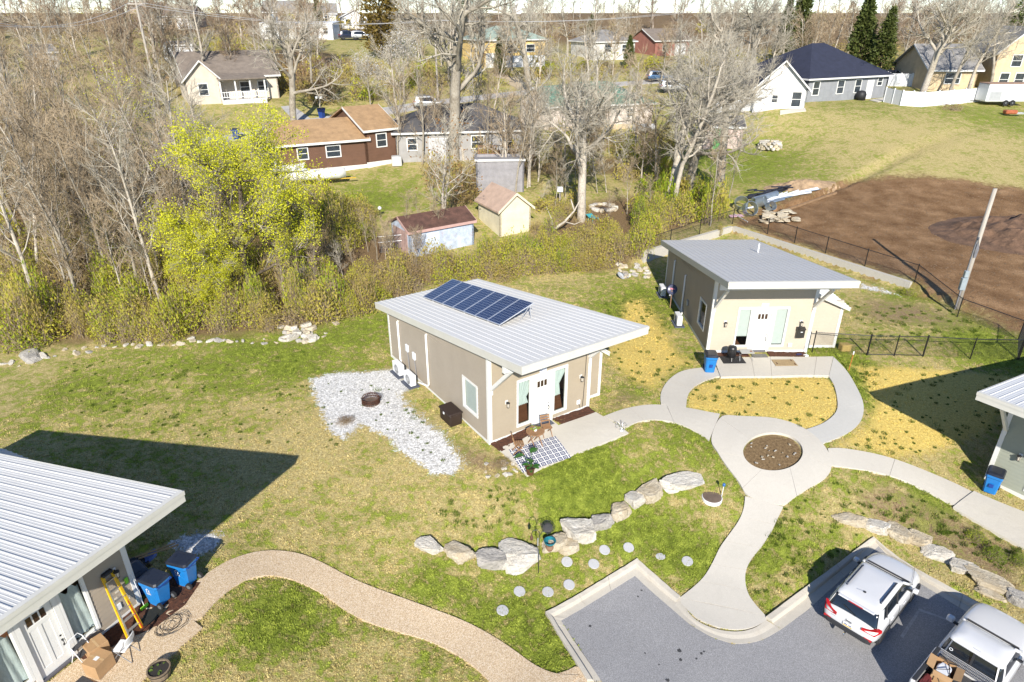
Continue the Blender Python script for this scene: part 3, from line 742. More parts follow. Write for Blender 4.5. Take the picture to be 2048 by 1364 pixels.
def tiny_house(label, x, y, z, r, side_col, front_col, roof_col, ident, bump=(7.45, .55, 4.2, 2.55), opts=None):
    opts = opts or {}
    H = thing('cottage', label, 'house', (x, y, z), r, 'shed-roofed cottages')
    SID = mat('lap_siding_' + ident, side_col, .75, var=.05, vscale=1.2, dirt=.12, dirtcol=tuple(c * .7 for c in side_col))
    FRO = mat('front_siding_' + ident, front_col, .75, var=.05, vscale=1.2, dirt=.1, dirtcol=tuple(c * .7 for c in front_col))
    MET = mat('ribbed_metal_' + ident, roof_col, .55, .0, var=.04, vscale=1.5, dirt=.18, dirtcol=tuple(c * .75 for c in roof_col), stretch=(1, .25, 1))
    TH = .24
    top = lambda v: rz(v) - TH
    base = -.25
    # openings in wall coordinates (x to the right seen from outside)
    fo = [(DU - .96, DU + DW + .96, .36 if not opts.get('front_low') else .3, DB + DH + .16)]
    f_ops = [(DU - .89, DU - .22, .41, 2.63), (DU, DU + DW, DB, DB + DH), (DU + DW + .22, DU + DW + .89, .41, 2.63)]
    lw = opts.get('left_win', (.98, 2.1, .95, 2.4))
    l_ops = [(HL - lw[1], HL - lw[0], lw[2], lw[3])]
    ML = Matrix(((0, 1, 0, 0), (-1, 0, 0, HL), (0, 0, 1, 0), (0, 0, 0, 1)))
    MR = Matrix(((0, -1, 0, HW), (1, 0, 0, 0), (0, 0, 1, 0), (0, 0, 0, 1)))
    MBk = Matrix(((-1, 0, 0, HW), (0, -1, 0, HL), (0, 0, 1, 0), (0, 0, 0, 1)))
    MF = Matrix.Identity(4)
    for M, Ln, ops, zt, m_ in ((MF, HW, f_ops, lambda a: top(0), FRO), (ML, HL, l_ops, lambda a: top(HL - a), SID), (MR, HL, [], lambda a: top(a), SID), (MBk, HW, [], lambda a: top(HL), SID)):
        wo = wall_pieces(0.13 if M in (MF, MBk) else 0, Ln - (.13 if M in (MF, MBk) else 0), zt, ops, base, .0, .12).xf(M).build('wall', mat('wall_core', (.45, .40, .33), .8), H)
        big = ops if M is not MF else [(DU - .97, DU + DW + .97, .33, 2.72), (DU - .08, DU + DW + .08, base, 1)]
        wall_pieces(.04, Ln - .04, zt, big, .12, .0, 0, .178).xf(M).build('lap_siding', m_, wo)
    # corner boards and base boards
    for cx, cy, sx, sy in ((0, 0, -1, -1), (HW, 0, 1, -1), (0, HL, -1, 1), (HW, HL, 1, 1)):
        zt = top(cy) - .005
        t = MB(); t.box(min(cx, cx + sx * .045), max(cx, cx + sx * .045), min(cy + sy * .045, cy - sy * .11), max(cy + sy * .045, cy - sy * .11), base, zt)
        t.box(min(cx - sx * .0, cx - sx * .13), max(cx, cx - sx * .13), min(cy + sy * .0, cy + sy * .044), max(cy, cy + sy * .044), base, zt)
        t.build('corner_board', WHITE, H)
    for q in ((-.038, 0, .12, HL - .12), (HW, HW + .038, .12, HL - .12), (.14, DU - .1, -.038, 0), (DU + DW + .1, HW - .14, -.038, 0), (.14, HW - .14, HL, HL + .038)):
        MB().box(*q, base, .13).build('base_board', WHITE, H)
    MB().box(.12, HW - .12, .12, HL - .12, .0, .10).build('floor', FLOORB, H)
    # front: door, sidelights and casing
    bl = opts.get('blinds', (None, None))
    cs = MB()
    z1 = DB + DH
    cs.box(DU - .96, DU + DW + .96, -.052, -.001, z1 + .10, z1 + .22)
    for xa, xb in ((DU - .14, DU - .0), (DU + DW, DU + DW + .14)):
        cs.box(xa, xb, -.052, .02, DB - .05, z1 + .10)
    cs.box(DU, DU + DW, -.05, .02, z1, z1 + .10)
    cs.build('door_casing', WHITE, H)
    window_unit(H, MF, DU - .89, DU - .22, .41, 2.63, .075, bl[0], curtain=opts.get('curtL'))
    window_unit(H, MF, DU + DW + .22, DU + DW + .89, .41, 2.63, .075, bl[1], curtain=opts.get('curtR'))
    dr = MB(); xa, xb = DU + .005, DU + DW - .005
    dr.box(xa, xb, .03, .055, DB + .02, z1 - .01)
    pz = z1 - .20 - .36
    for a, b, c, d_ in ((xa, xa + .16, DB + .02, z1 - .01), (xb - .16, xb, DB + .02, z1 - .01), (xa + .16, xb - .16, z1 - .20, z1 - .01), (xa + .16, xb - .16, pz - .13, pz), (xa + .16, xb - .16, DB + .02, DB + .30), (DU + DW / 2 - .055, DU + DW / 2 + .055, DB + .30, pz - .13)):
        dr.box(a, b, .012, .03, c, d_)
    door = dr.build('door', WHITE, H)
    pw = (DW - .33) / 3
    for k in range(3):
        a = xa + .165 + k * pw
        MB().box(a + .025, a + pw - .025, .022, .029, pz + .03, z1 - .23).build('door_pane', DARKGL, door)
    h_ = MB().lathe([(.03, 0), (.03, .012)], 10); h_.xf(Matrix.Translation((xb - .075, .012, 1.06)) @ Matrix.Rotation(PI / 2, 4, 'X'))
    h_.box(xb - .095, xb - .055, -.02, .012, .86, .92); h_.tube([(xb - .075, .0, .9), (xb - .075, -.05, .88), (xb - .075, -.05, .74), (xb - .075, .0, .70)], .011, 6)
    h_.box(xb - .09, xb - .06, -.004, .012, .66, .73)
    h_.build('handle', BLACKM, door)
    MB().box(DU - .01, DU + DW + .01, -.07, .05, DB - .06, DB + .015).build('threshold', mat('dark_threshold', (.10, .10, .12), .5), H)
    # side window
    window_unit(H, ML, HL - lw[1], HL - lw[0], lw[2], lw[3], .10, opts.get('left_blind', None))
    for lx in opts.get('lamps', (.86, 5.02)): wall_lamp(H, MF, lx, 1.80)
    # number plate
    if opts.get('number') or opts.get('plate'):
        npl = MB().box(DU + DW / 2 - .19, DU + DW / 2 + .19, -.05, -.028, 2.80, 2.97).build('number_plate', mat('number_plate_white', (.75, .78, .84), .5), H)
        if opts.get('number'): text_obj('house_number', opts['number'], .17, mat('navy_digits', (.03, .05, .16), .5), npl, (DU + DW / 2, -.054, 2.885), (PI / 2, 0, 0))
    # porch brackets and beam
    br = opts.get('bracket', (.09, HW - .09))
    for bx in br:
        b = MB().beam((bx, -.02, 2.72), (bx, -1.66, 4.40), .13, .15); b.box(bx - .065, bx + .065, -.11, -.045, 2.5, 2.78)
        b.build('bracket', WHITE, H)
    MB().box(-OL + .12, HW + OR - .12, -1.76, -1.62, 4.44, rz(-1.7) - TH - .01).build('porch_beam', WHITE, H)
    # roof: deck with fascias, then each ribbed panel
    va, vb = -OF, HL + OB; ua, ub = -OL, HW + OR
    dk = MB(); q = []
    for tt in (TH, .035):
        q += [(ua + .02, va + .02, rz(va) - tt), (ub - .02, va + .02, rz(va) - tt), (ub - .02, vb - .02, rz(vb) - tt), (ua + .02, vb - .02, rz(vb) - tt)]
    dk.hexa(q)
    roof = dk.build('roof', mat('soffit_boards', (.62, .58, .50), .7, var=.06), H)
    FAS = mat('cream_fascia_' + ident, opts.get('fascia', (.60, .585, .535)), .45, .1, var=.04, dirt=.1, dirtcol=(.5, .47, .4))
    fz = .34
    f1 = MB().box(ua - .01, ub + .01, va - .012, va + .02, rz(va) - fz, rz(va) - .0); f1.box(ua - .025, ub + .025, va - .035, va - .012, rz(va) - .12, rz(va) + .006)
    f1.build('fascia', FAS, roof)
    for us in (0, 1):
        xa, xb = (ua - .012, ua + .02) if us == 0 else (ub - .02, ub + .012)
        f2 = MB()
        f2.hexa([(xa, va + .021, rz(va) - fz), (xb, va + .021, rz(va) - fz), (xb, vb, rz(vb) - fz), (xa, vb, rz(vb) - fz), (xa, va + .021, rz(va) - .002), (xb, va + .021, rz(va) - .002), (xb, vb, rz(vb) - .002), (xa, vb, rz(vb) - .002)])
        xo = (xa - .018, xa) if us == 0 else (xb, xb + .018)
        f2.hexa([(xo[0], va - .03, rz(va) - .12), (xo[1], va - .03, rz(va) - .12), (xo[1], vb, rz(vb) - .12), (xo[0], vb, rz(vb) - .12), (xo[0], va - .03, rz(va) + .012), (xo[1], va - .03, rz(va) + .012), (xo[1], vb, rz(vb) + .012), (xo[0], vb, rz(vb) + .012)])
        f2.build('fascia', FAS, roof)
    n = 21; pwid = (ub - ua - .02) / n; Ls = math.hypot(vb - va, rz(va) - rz(vb)); an = math.atan2(-(rz(va) - rz(vb)), vb - va)
    pr = [(0, 0), (.014, .024), (.040, .024), (.056, 0), (pwid * .42, 0), (pwid * .45, .006), (pwid * .51, .006), (pwid * .54, 0), (pwid * .72, 0), (pwid * .75, .006), (pwid * .81, .006), (pwid * .84, 0), (pwid, 0), (pwid, -.02), (0, -.02)]
    pm = MB().loft([[(a, 0, c) for a, c in pr], [(a, Ls, c) for a, c in pr]])
    pme = pm.mesh('roof_panel', MET); _fix_normals(pme)
    for k in range(n):
        link('roof_panel', pme, roof, (ua + .01 + k * pwid, va, rz(va) - .005), (an, 0, 0))
    MB().hexa([(ua, va - .03, rz(va) + .012), (ub, va - .03, rz(va) + .012), (ub, va + .09, rz(va + .09) + .034), (ua, va + .09, rz(va + .09) + .034), (ua, va - .03, rz(va) + .02), (ub, va - .03, rz(va) + .02), (ub, va + .09, rz(va + .09) + .042), (ua, va + .09, rz(va + .09) + .042)]).build('edge_flashing', FAS, roof)
    # lean-to on the right
    if bump:
        bu, v0, v1, bh = bump; w2 = MB()
        wo = wall_pieces(0, bu - HW - .05, lambda a: bh + .3, [], base, 0, .1).xf(Matrix.Translation((HW + .05, v0, 0))).build('wall', mat('wall_core', (.45, .40, .33), .8), H)
        zt = lambda a: 3.35 - (3.35 - bh) * a / (bu - HW)
        wall_pieces(0, bu - HW - .05, zt, [], .12, 0, 0, .178).xf(Matrix.Translation((HW + .05, v0, 0))).build('lap_siding', FRO, wo)
        M3 = Matrix(((0, -1, 0, bu), (1, 0, 0, v0), (0, 0, 1, 0), (0, 0, 0, 1)))
        wo = wall_pieces(0, v1 - v0, lambda a: bh - .03, [], base, 0, .1).xf(M3).build('wall', mat('wall_core', (.45, .40, .33), .8), H)
        wall_pieces(.02, v1 - v0 - .02, lambda a: bh - .03, [], .12, 0, 0, .178).xf(M3).build('lap_siding', SID, wo)
        MB().box(bu - .11, bu + .045, v0 - .045, v0 - .001, base, bh - .03).box(HW + .05, bu - .112, v0 - .04, v0 - .002, base, .13).build('corner_board', WHITE, H)
        ra = MB(); e = bu + .28
        zz = lambda u_: 3.42 - (3.42 - bh - .06) * (u_ - HW) / (bu - HW)
        ra.hexa([(HW + .03, v0 - .3, zz(HW) - .16), (e, v0 - .3, zz(e) - .16), (e, v1 + .3, zz(e) - .16), (HW + .03, v1 + .3, zz(HW) - .16), (HW + .03, v0 - .3, zz(HW)), (e, v0 - .3, zz(e)), (e, v1 + .3, zz(e)), (HW + .03, v1 + .3, zz(HW))])
        lr = ra.build('leanto_roof', FAS, H)
        Ln = math.hypot(e - HW, zz(HW) - zz(e)); a2 = math.atan2(zz(HW) - zz(e), e - HW); k = v0 - .3
        npan = int((v1 - v0 + .6) / .3); pw2 = (v1 - v0 + .6) / npan
        pr2 = [(0, 0), (.012, .03), (.04, .03), (.055, 0), (pw2, 0), (pw2, -.015), (0, -.015)]
        pm2 = MB().loft([[(0, a, c) for a, c in pr2], [(Ln, a, c) for a, c in pr2]]).mesh('roof_panel', MET); _fix_normals(pm2)
        for i in range(npan): link('roof_panel', pm2, lr, (HW + .03, v0 - .3 + i * pw2, zz(HW) + .02), (0, a2, 0))
    return H
BEIGE = (.40, .335, .25)
GRN = mat('leaf_green', (.05, .12, .02), .5, var=.3)
h_main = tiny_house('taupe cottage with solar panels on its pale ribbed metal roof', -.994, 24.646, 0, R(33.82), (.33, .285, .23), (.335, .28, .205), (.65, .64, .615), 'taupe',
    bump=(6.80, .60, 3.4, 2.5), opts=dict(number='6711', curtL=(2.55, 1.35, DU - .85, DU + .25, 1.7), curtR=(2.5, 1.2, DU + DW + .26, DU + DW + 1.0, 1.8), lamps=(.88, 5.03), left_blind=.02))
h_two = tiny_house('cream-fronted cottage with grey metal roof in front of the retaining wall', 10.888, 33.50, .02, R(1.14), (.36, .30, .225), (.44, .385, .305), (.57, .56, .54), 'cream',
    bump=(7.45, .55, 4.6, 2.55), opts=dict(number='', plate=True, blinds=(.27, .05), lamps=(.80, 4.98), fascia=(.60, .58, .52)))
h_three = tiny_house('cottage cut by the left edge with a ladder and bins at its porch', -14.49, 10.862, -.223, R(65.1), (.30, .26, .205), (.33, .28, .22), (.62, .61, .585), 'porch',
    bump=(6.9, 4.6, 8.4, 2.6), opts=dict(lamps=(.5, 5.12), blinds=(None, None)))
h_four = tiny_house('sage grey cottage cut by the right edge behind a blue bin', 21.198, 24.297, -1.705, R(-54.44), (.30, .31, .25), (.30, .315, .255), (.62, .62, .62), 'sage',
    bump=None, opts=dict(lamps=(.89, 5.0)))

# fittings on the walls of the cottages
def hl(h, u, v, z=0.0):
    """cottage coordinates -> world"""
    return h.matrix_basis @ Vector((u, v, z))
def ground_at(h, u, v, up=0.0):
    p = hl(h, u, v); return on(p.x, p.y, up)
LINE = mat('white_line_cover', (.80, .79, .75), .45, var=.03)
def line_cover(h, v, zt, zb, bend):
    t = MB().tube([(-.03, v, zt + .03), (-.085, v, zt), (-.085, v, zb + .2), (-.085, v + bend * .08, zb + .06), (-.12, v + bend * .35, zb), (-.3, v + bend * .75, zb + .02)], .055, 8)
    t.build('line_cover', LINE, h, smooth=True)
line_cover(h_main, 8.85, 2.62, .18, -1); line_cover(h_main, 5.57, 3.15, .22, 1)
line_cover(h_two, 8.15, 2.55, .25, -1); line_cover(h_two, 5.43, 2.55, .20, -1)
for v_, z_ in ((7.89, 1.45), (7.1, 1.32)):
    b = MB().cbox(-.13, -.035, v_ - .13, v_ + .13, z_ - .18, z_ + .22, .015).build('switch_box', mat('grey_white_box', (.72, .75, .78), .5), h_main)
    MB().tube([(-.09, v_, z_ - .18), (-.09, v_ - .1, z_ - .5), (-.14, v_ - .25, .25)], .016, 6).build('conduit', mat('grey_conduit', (.22, .22, .24), .6), b)
MB().cbox(-.12, -.035, 4.3, 4.5, 1.0, 1.35, .012).build('meter_box', mat('grey_box', (.34, .36, .37), .5), h_two)
MB().cbox(4.50, 4.72, -.09, -.03, .34, .56, .01).build('outlet_cover', PLAST, h_two)
MB().cbox(4.85, 5.05, -.09, -.03, .40, .62, .01).build('outlet_cover', PLAST, h_main)
MB().tube([(4.98, -.05, .40), (5.06, -.07, .2), (5.08, -.05, .12)], .012, 6).build('cable', BLACKM, h_main)
MB().tube([(5.32, -.05, 3.9), (5.30, -.05, 2.2), (5.24, -.06, .6), (5.2, -.06, .12)], .012, 6).build('cable', BLACKM, h_main)
mb_ = MB().cbox(4.80, 5.24, -.24, -.03, .95, 1.45, .02); mb_.hexa([(4.78, -.28, 1.45), (5.26, -.28, 1.45), (5.26, -.03, 1.47), (4.78, -.03, 1.47), (4.78, -.28, 1.47), (5.26, -.28, 1.47), (5.26, -.03, 1.56), (4.78, -.03, 1.56)])
mbo = mb_.build('mailbox', mat('mailbox_black', (.03, .028, .026), .35, var=.2), h_two)
MB().box(4.98, 5.10, -.252, -.24, 1.30, 1.34).build('name_card', PLAST, mbo)
# taped papers and outlet on the porch wall of the left cottage, plastic sheet inside the windows
tp = mat('beige_patch', (.62, .56, .45), .8)
for (u_, z_) in ((4.75, 1.2), (4.95, 1.05), (4.85, .85), (5.1, .8), (4.9, .55), (5.2, .5)): MB().box(u_, u_ + .13, -.036, -.031, z_, z_ + .07).build('paint_sample', tp, h_three)
MB().cbox(4.78, 5.0, -.07, -.03, .42, .66, .01).build('outlet_cover', PLAST, h_three)
SHEET = mat('pale_plastic_sheet', (.52, .57, .56), .35, var=.2, vscale=2.5, stretch=(3, 3, .7))
for u0 in (DU - .87, DU + DW + .24):
    s_ = MB(); n = 14
    for i in range(n):
        for j in range(6): s_.v.append((u0 + .63 * i / (n - 1), .10 + .03 * math.sin(i * 1.3 + j * .7) + .01 * j, .45 + (1.75 + .10 * math.sin(i * .9) * (j == 5)) * j / 5))
    for i in range(n - 1):
        for j in range(5): a = i * 6 + j; s_.f.append((a, a + 6, a + 7, a + 1))
    s_.build('window_sheet', SHEET, h_three, smooth=True)
MB().tube([(4.2, 5.5, rz(5.5)), (4.2, 5.5, rz(5.5) + .55)], .05, 8).build('vent_pipe', PLAST, h_two)
# solar array
CELL, cnt, cb = new_mat('solar_cells')
_tc = cnt.nodes.new('ShaderNodeTexCoord').outputs['Object']
_bk = cnt.nodes.new('ShaderNodeTexBrick'); _bk.offset = 0.0; _bk.squash = 1.0
for k_, v_ in (('Scale', 1.0), ('Mortar Size', .006), ('Mortar Smooth', .1), ('Brick Width', .1667), ('Row Height', .1667), ('Bias', 0.0)): _bk.inputs[k_].default_value = v_
_bk.inputs['Color1'].default_value = (.008, .014, .055, 1); _bk.inputs['Color2'].default_value = (.011, .02, .07, 1); _bk.inputs['Mortar'].default_value = (.26, .30, .38, 1)
cnt.links.new(_tc, _bk.inputs['Vector']); cnt.links.new(_bk.outputs[0], cb.inputs['Base Color']); cb.inputs['Roughness'].default_value = .16
ALU = mat('aluminium_frame', (.72, .73, .74), .35, .7, var=.05)
# corners on the roof: near edge runs v 1.6..9.3 at u 1.62, far edge raised
SA = thing('solar_array', 'tilted row of seven navy solar panels on the taupe cottage roof', 'solar panels', h_main.matrix_basis @ Vector((1.62, 1.6, rz(1.6) + .10)), R(33.82))
SA.rotation_euler = (math.atan2(-SL, 1.0), 0, R(33.82))
TL = R(17); PLEN = 1.98; PW = 1.085
pan = thing_p = None
fr = MB()
for a, b, c, d_ in ((0, PLEN, 0, .035), (0, PLEN, PW - .035, PW), (0, .035, .035, PW - .035), (PLEN - .035, PLEN, .035, PW - .035)): fr.box(a, b, c, d_, -.02, .022)
frm = fr.mesh('solar_panel', ALU); celm = MB().box(.03, PLEN - .03, .03, PW - .03, -.01, .016).mesh('cell_sheet', CELL)
for k in range(7):
    p_ = link('solar_panel', frm, SA, (0, k * (PW + .012), .02), (0, -TL, 0)); link('cell_sheet', celm, p_)
for k in range(8):
    yy = min(max(k * (PW + .012), .1), 7 * (PW + .012) - .1)
    st_ = MB().beam((PLEN * math.cos(TL) - .15, yy, -.08), (PLEN * math.cos(TL) - .15, yy, PLEN * math.sin(TL) - .04), .03, .03)
    st_.build('strut', ALU, SA)
    MB().beam((PLEN * math.cos(TL) - .15, yy, PLEN * math.sin(TL) - .06), (PLEN * math.cos(TL) - .75, yy, -.07), .025, .025).build('brace', ALU, SA)
    MB().beam((.05, yy, -.08), (.05, yy, .0), .04, .04).build('foot', ALU, SA)
# ------------------------------------------------------------------ rocks
def rock_mesh(name, seed, sx, sy, sz, material, sub=3, rough=.28, facet=5):
    b = bmesh.new(); bmesh.ops.create_icosphere(b, subdivisions=sub, radius=1.0)
    rg = random.Random(seed); o = Vector((rg.uniform(-50, 50), rg.uniform(-50, 50), rg.uniform(-50, 50)))
    pl = []
    for k in range(facet + 4):
        n = Vector((rg.gauss(0, 1), rg.gauss(0, 1), rg.gauss(0, .8))).normalized(); pl.append((n, rg.uniform(.62, .9)))
    pl.append((Vector((rg.uniform(-.15, .15), rg.uniform(-.15, .15), 1)).normalized(), .55))
    for v in b.verts:
        p = v.co.copy()
        p = Vector(tuple(math.copysign(abs(c) ** .6, c) for c in p))
        for n, d_ in pl:
            q = p.dot(n) - d_
            if q > 0: p -= n * q * .93
        p *= 1 + rough * .5 * mnoise.noise(v.co * 1.3 + o) + rough * .34 * mnoise.noise(v.co * 3.7 + o) + rough * .26 * mnoise.noise(v.co * 8 + o)
        v.co = Vector((p.x * sx * 1.2, p.y * sy * 1.2, p.z * sz * 1.3))
    me = bpy.data.meshes.new(name); b.to_mesh(me); b.free(); me.materials.append(material)
    return me
def stone_mat(name, a, b_, dark, crev=.6):
    m, nt, b = new_mat(name)
    tc = nt.nodes.new('ShaderNodeTexCoord').outputs['Object']
    pos = nt.nodes.new('ShaderNodeNewGeometry').outputs['Position']
    n1 = noise_n(nt, pos, 1.6, 8, .7, .5); n2 = noise_n(nt, pos, 9, 8, .72, .8); n3 = noise_n(nt, pos, 40, 4, .7)
    c = ramp(nt, n1, [(.35, b_), (.6, a)])
    c = mixc(nt, math_n(nt, 'MULTIPLY', sstep(nt, n2, .52, .68), crev), c, dark)
    c = mixc(nt, math_n(nt, 'MULTIPLY', n3, .35), c, tuple(x * .6 for x in b_))
    nt.links.new(c, b.inputs['Base Color']); b.inputs['Roughness'].default_value = .92; b.inputs['Specular IOR Level'].default_value = .2
    bp = nt.nodes.new('ShaderNodeBump'); bp.inputs['Strength'].default_value = 1.0; bp.inputs['Distance'].default_value = .12
    nt.links.new(math_n(nt, 'MULTIPLY_ADD', n2, 1.0, math_n(nt, 'MULTIPLY', n3, .3)), bp.inputs['Height']); nt.links.new(bp.outputs[0], b.inputs['Normal'])
    MATS[name] = m; return m
LIME = stone_mat('white_limestone', (.80, .76, .68), (.66, .60, .50), (.30, .27, .23), .4)
LIMEG = stone_mat('lichened_limestone', (.62, .58, .52), (.44, .41, .37), (.15, .14, .13), .65)
LIMET = stone_mat('tan_limestone', (.72, .64, .50), (.56, .46, .31), (.26, .19, .12), .5)
BOULD = [  # px centre, px width, px height, tilt, material, label
 (861, 1086, 46, 26, 20, LIME, 'pale tapered boulder at the left end of the left stone row'),
 (918, 1101, 58, 30, 16, LIMET, 'low tan boulder, second from the left in the left stone row'),
 (977, 1109, 56, 40, 2, LIMEG, 'grey lichened square boulder in the left stone row'),
 (1046, 1101, 76, 48, -6, LIME, 'largest white slab boulder beside the garden hook'),
 (1108, 1078, 44, 42, -35, LIMET, 'tan boulder behind the teal bowl and wire basket'),
 (1140, 1088, 42, 24, -25, LIMET, 'flat tan ledge stone right of the teal bowl'),
 (1156, 1050, 62, 46, -15, LIME, 'white split boulder in the middle of the left stone row'),
 (1202, 1037, 44, 36, -20, LIMEG, 'grey-topped boulder right of the white split boulder'),
 (1239, 1014, 42, 30, -28, LIMET, 'tan cracked boulder between two white ones in the left row'),
 (1270, 993, 40, 30, -25, LIME, 'small white boulder, fourth from the right of the left row'),
 (1305, 976, 52, 28, -28, LIMET, 'long tan boulder next to the right end of the left row'),
 (1341, 976, 28, 9, -12, LIME, 'thin flat stone lying below the rightmost left-row boulder'),
 (1363, 961, 70, 32, -8, LIME, 'long white boulder at the right end of the left stone row'),
 (1700, 1034, 60, 20, 16, LIMET, 'pale flat boulder at the upper end of the right stone row'),
 (1752, 1047, 50, 22, 18, LIME, 'cream boulder second from the upper end of the right row'),
 (1797, 1060, 42, 26, 35, LIMET, 'wedge boulder above the white car hood in the right row'),
 (1835, 1074, 50, 24, 25, LIMET, 'layered ledge boulder below the sidewalk slab in the right row'),
 (1879, 1102, 54, 26, 25, LIME, 'rounded cream boulder in the middle of the right row'),
 (1921, 1129, 44, 26, 30, LIME, 'white boulder directly above the gap between car and pickup'),
 (1985, 1160, 84, 34, 30, LIMET, 'long layered boulder right of the pickup mirror'),
 (1978, 1184, 46, 14, 28, LIMET, 'thin ledge stone below the long layered boulder'),
 (2036, 1192, 36, 38, 40, LIMEG, 'dark-stained boulder at the right edge above the pickup hood')]
def px_size(px, py):
    g_ = G(px, py); zc = g_.y * CT + (CAM_H - g_.z) * ST
    return zc / F_PX, g_
for i, (px, py, w, h, tilt, m_, lb) in enumerate(BOULD):
    s_, g_ = px_size(px, py + h * .3)
    W_ = w * s_ * .53; Hh = max(.10, h * s_ * .44); D_ = max(.2, min(W_ * .75, h * s_ * .62))
    o = link('boulder', rock_mesh('boulder', 100 + i, W_, D_, Hh, m_, 4 if w > 40 else 3), None, (g_.x, g_.y, g_.z + Hh * .30), R(-tilt * 1.25))
    tag(o, lb, 'boulder', 'boulders of the left row' if i < 13 else 'boulders of the right row')
small = [rock_mesh('rubble_rock', 300 + k, .21, .16, .13, (LIME, LIMET, LIMEG)[k % 3], 2) for k in range(6)]
def rubble(px, py, s, lb, grp, name='rubble_rock'):
    g_ = G(px, py); o = link(name, small[RNG.randrange(6)], None, (g_.x, g_.y, g_.z + .02 * s), (RNG.uniform(-.4, .4), RNG.uniform(-.4, .4), RNG.uniform(0, 6.3)))
    o.scale = (s * RNG.uniform(.8, 1.3), s * RNG.uniform(.8, 1.3), s * RNG.uniform(.7, 1.1)); tag(o, lb, 'rock', grp)
    return o
for k in range(46):
    t = k / 45; px = 10 + 660 * t + RNG.uniform(-8, 8)
    py = np.interp(px, [0, 60, 120, 200, 280, 400, 540, 640, 680], [735, 722, 708, 698, 690, 682, 682, 672, 650]) + RNG.uniform(-7, 6)
    rubble(px, py, RNG.uniform(.35, 1.05), 'pale limestone rubble at the foot of the wood beside the left lawn', 'rubble along the wood edge')
for k in range(26):
    rubble(RNG.uniform(560, 632), RNG.uniform(650, 685), RNG.uniform(.8, 1.7), 'pale rubble rock in the heap below the wood left of the taupe cottage', 'rubble heap')
for k in range(22):
    rubble(RNG.uniform(1235, 1295), RNG.uniform(530, 556), RNG.uniform(.7, 1.4), 'pale rubble rock beside the grounded dish near the retaining wall', 'rubble by the retaining wall')
bigr = rubble(61, 712, 2.9, 'largest pale rock at the foot of the wood at far left', None, 'boulder')
for k in range(14):
    rubble(RNG.uniform(965, 1040), RNG.uniform(925, 955), RNG.uniform(.3, .6), 'small pale stone in bare soil left of the rug patio', 'stones by the patio')
for k in range(20):
    rubble(RNG.uniform(1500, 1592), RNG.uniform(885, 930), RNG.uniform(.12, .26), 'small stone in the round planting bed', 'stones in the round bed')
# stepping stones
SS = paving_mat('stepping_stone_concrete', (.46, .46, .465), (.38, .38, .39), (.28, .28, .28), 50, .6)
ssm = [MB().lathe([(.215, -.05), (.215, .02), (.20, .035)], 22).mesh('stepping_stone', SS) for _ in range(1)][0]
for px, py, lb in [(1133.8, 1123.6, 'round stepping stone nearest the teal bowl'), (1187.4, 1128, 'round stepping stone above the kerb corner, second from the bowl'), (1209, 1100, 'round stepping stone right of the tan ledge stone'),
                   (1257, 1095, 'round stepping stone directly above the top kerb corner'), (1321, 1113, 'half-buried broken stepping stone in bright grass'), (1374.6, 1122.5, 'round stepping stone nearest the sidewalk to the car park'),
                   (1039, 1183, 'round stepping stone below the large white slab boulder'), (1095.7, 1184, 'round stepping stone between two others above the left kerb'), (1138, 1169.6, 'round stepping stone close to the sloping left kerb'), (1005, 1221, 'lowest stepping stone, nearest the aggregate path')]:
    g_ = G(px, py); nrm = Vector((float(Tz(g_.x - .3, g_.y) - Tz(g_.x + .3, g_.y)) / .6, float(Tz(g_.x, g_.y - .3) - Tz(g_.x, g_.y + .3)) / .6, 1)).normalized()
    o = link('stepping_stone', ssm, None, g_, nrm.to_track_quat('Z', 'Y').to_euler()); tag(o, lb, 'stepping stone', 'stepping stones')
    if 'broken' in lb: o.scale = (.9, .7, .6)
# septic riser lid and solar stake
g_ = G(1424, 996); t = thing('riser_lid', 'round brown access lid on a white ring in the grass', 'manhole cover', g_, 0)
MB().lathe([(.42, -.1), (.42, .05), (.40, .06)], 28).build('ring', PLAST, t)
MB().lathe([(.385, .055), (.385, .075), (.36, .085), (.1, .09)], 28).build('lid', mat('brown_lid', (.16, .115, .085), .7, var=.2), t)
g_ = G(1443, 993); t = thing('solar_light', 'small blue-topped solar stake light beside the round access lid', 'garden light', g_)
MB().tube([(0, 0, -.1), (.02, 0, .55)], .016, 8).build('stake', PLAST, t)
MB().lathe([(.02, .52), (.06, .56), (.065, .64), (.03, .68)], 12, (.02, 0, 0)).build('lamp_head', mat('blue_lamp', (.03, .12, .35), .3), t)
# garden hook with hanging things
g_ = G(1077, 1146); t = thing('garden_hook', 'thin dark shepherd hook with hanging chimes by the white slab boulder', 'garden hook', g_)
HM = mat('dark_green_iron', (.03, .035, .03), .5)
MB().tube([(0, 0, -.1), (.0, 0, 1.7), (.0, 0, 1.95), (-.08, 0, 2.08), (-.22, 0, 2.05), (-.28, 0, 1.92)], .014, 6).tube([(0, 0, 1.75), (.08, 0, 1.98), (.22, 0, 2.0), (.3, 0, 1.85)], .012, 6).build('hook', HM, t)
MB().lathe([(.05, 1.62), (.07, 1.72), (.02, 1.84), (.005, 1.92)], 8, (-.28, 0, 0)).build('feeder', mat('rusty_feeder', (.10, .05, .03), .6), t)
MB().lathe([(.02, 1.35), (.025, 1.7)], 6, (-.05, -.02, 0)).build('chime', ALU, t)
g_ = G(1099, 1103); t = thing('bowl', 'teal ceramic bowl on the stones under the garden hook', 'bowl', g_ + Vector((0, 0, .35)))
MB().lathe([(.12, 0), (.20, .10), (.24, .20), (.215, .20), (.16, .08), (.05, .05)], 20).build('rim', mat('teal_glaze', (.02, .16, .20), .15, var=.4), t, smooth=True)
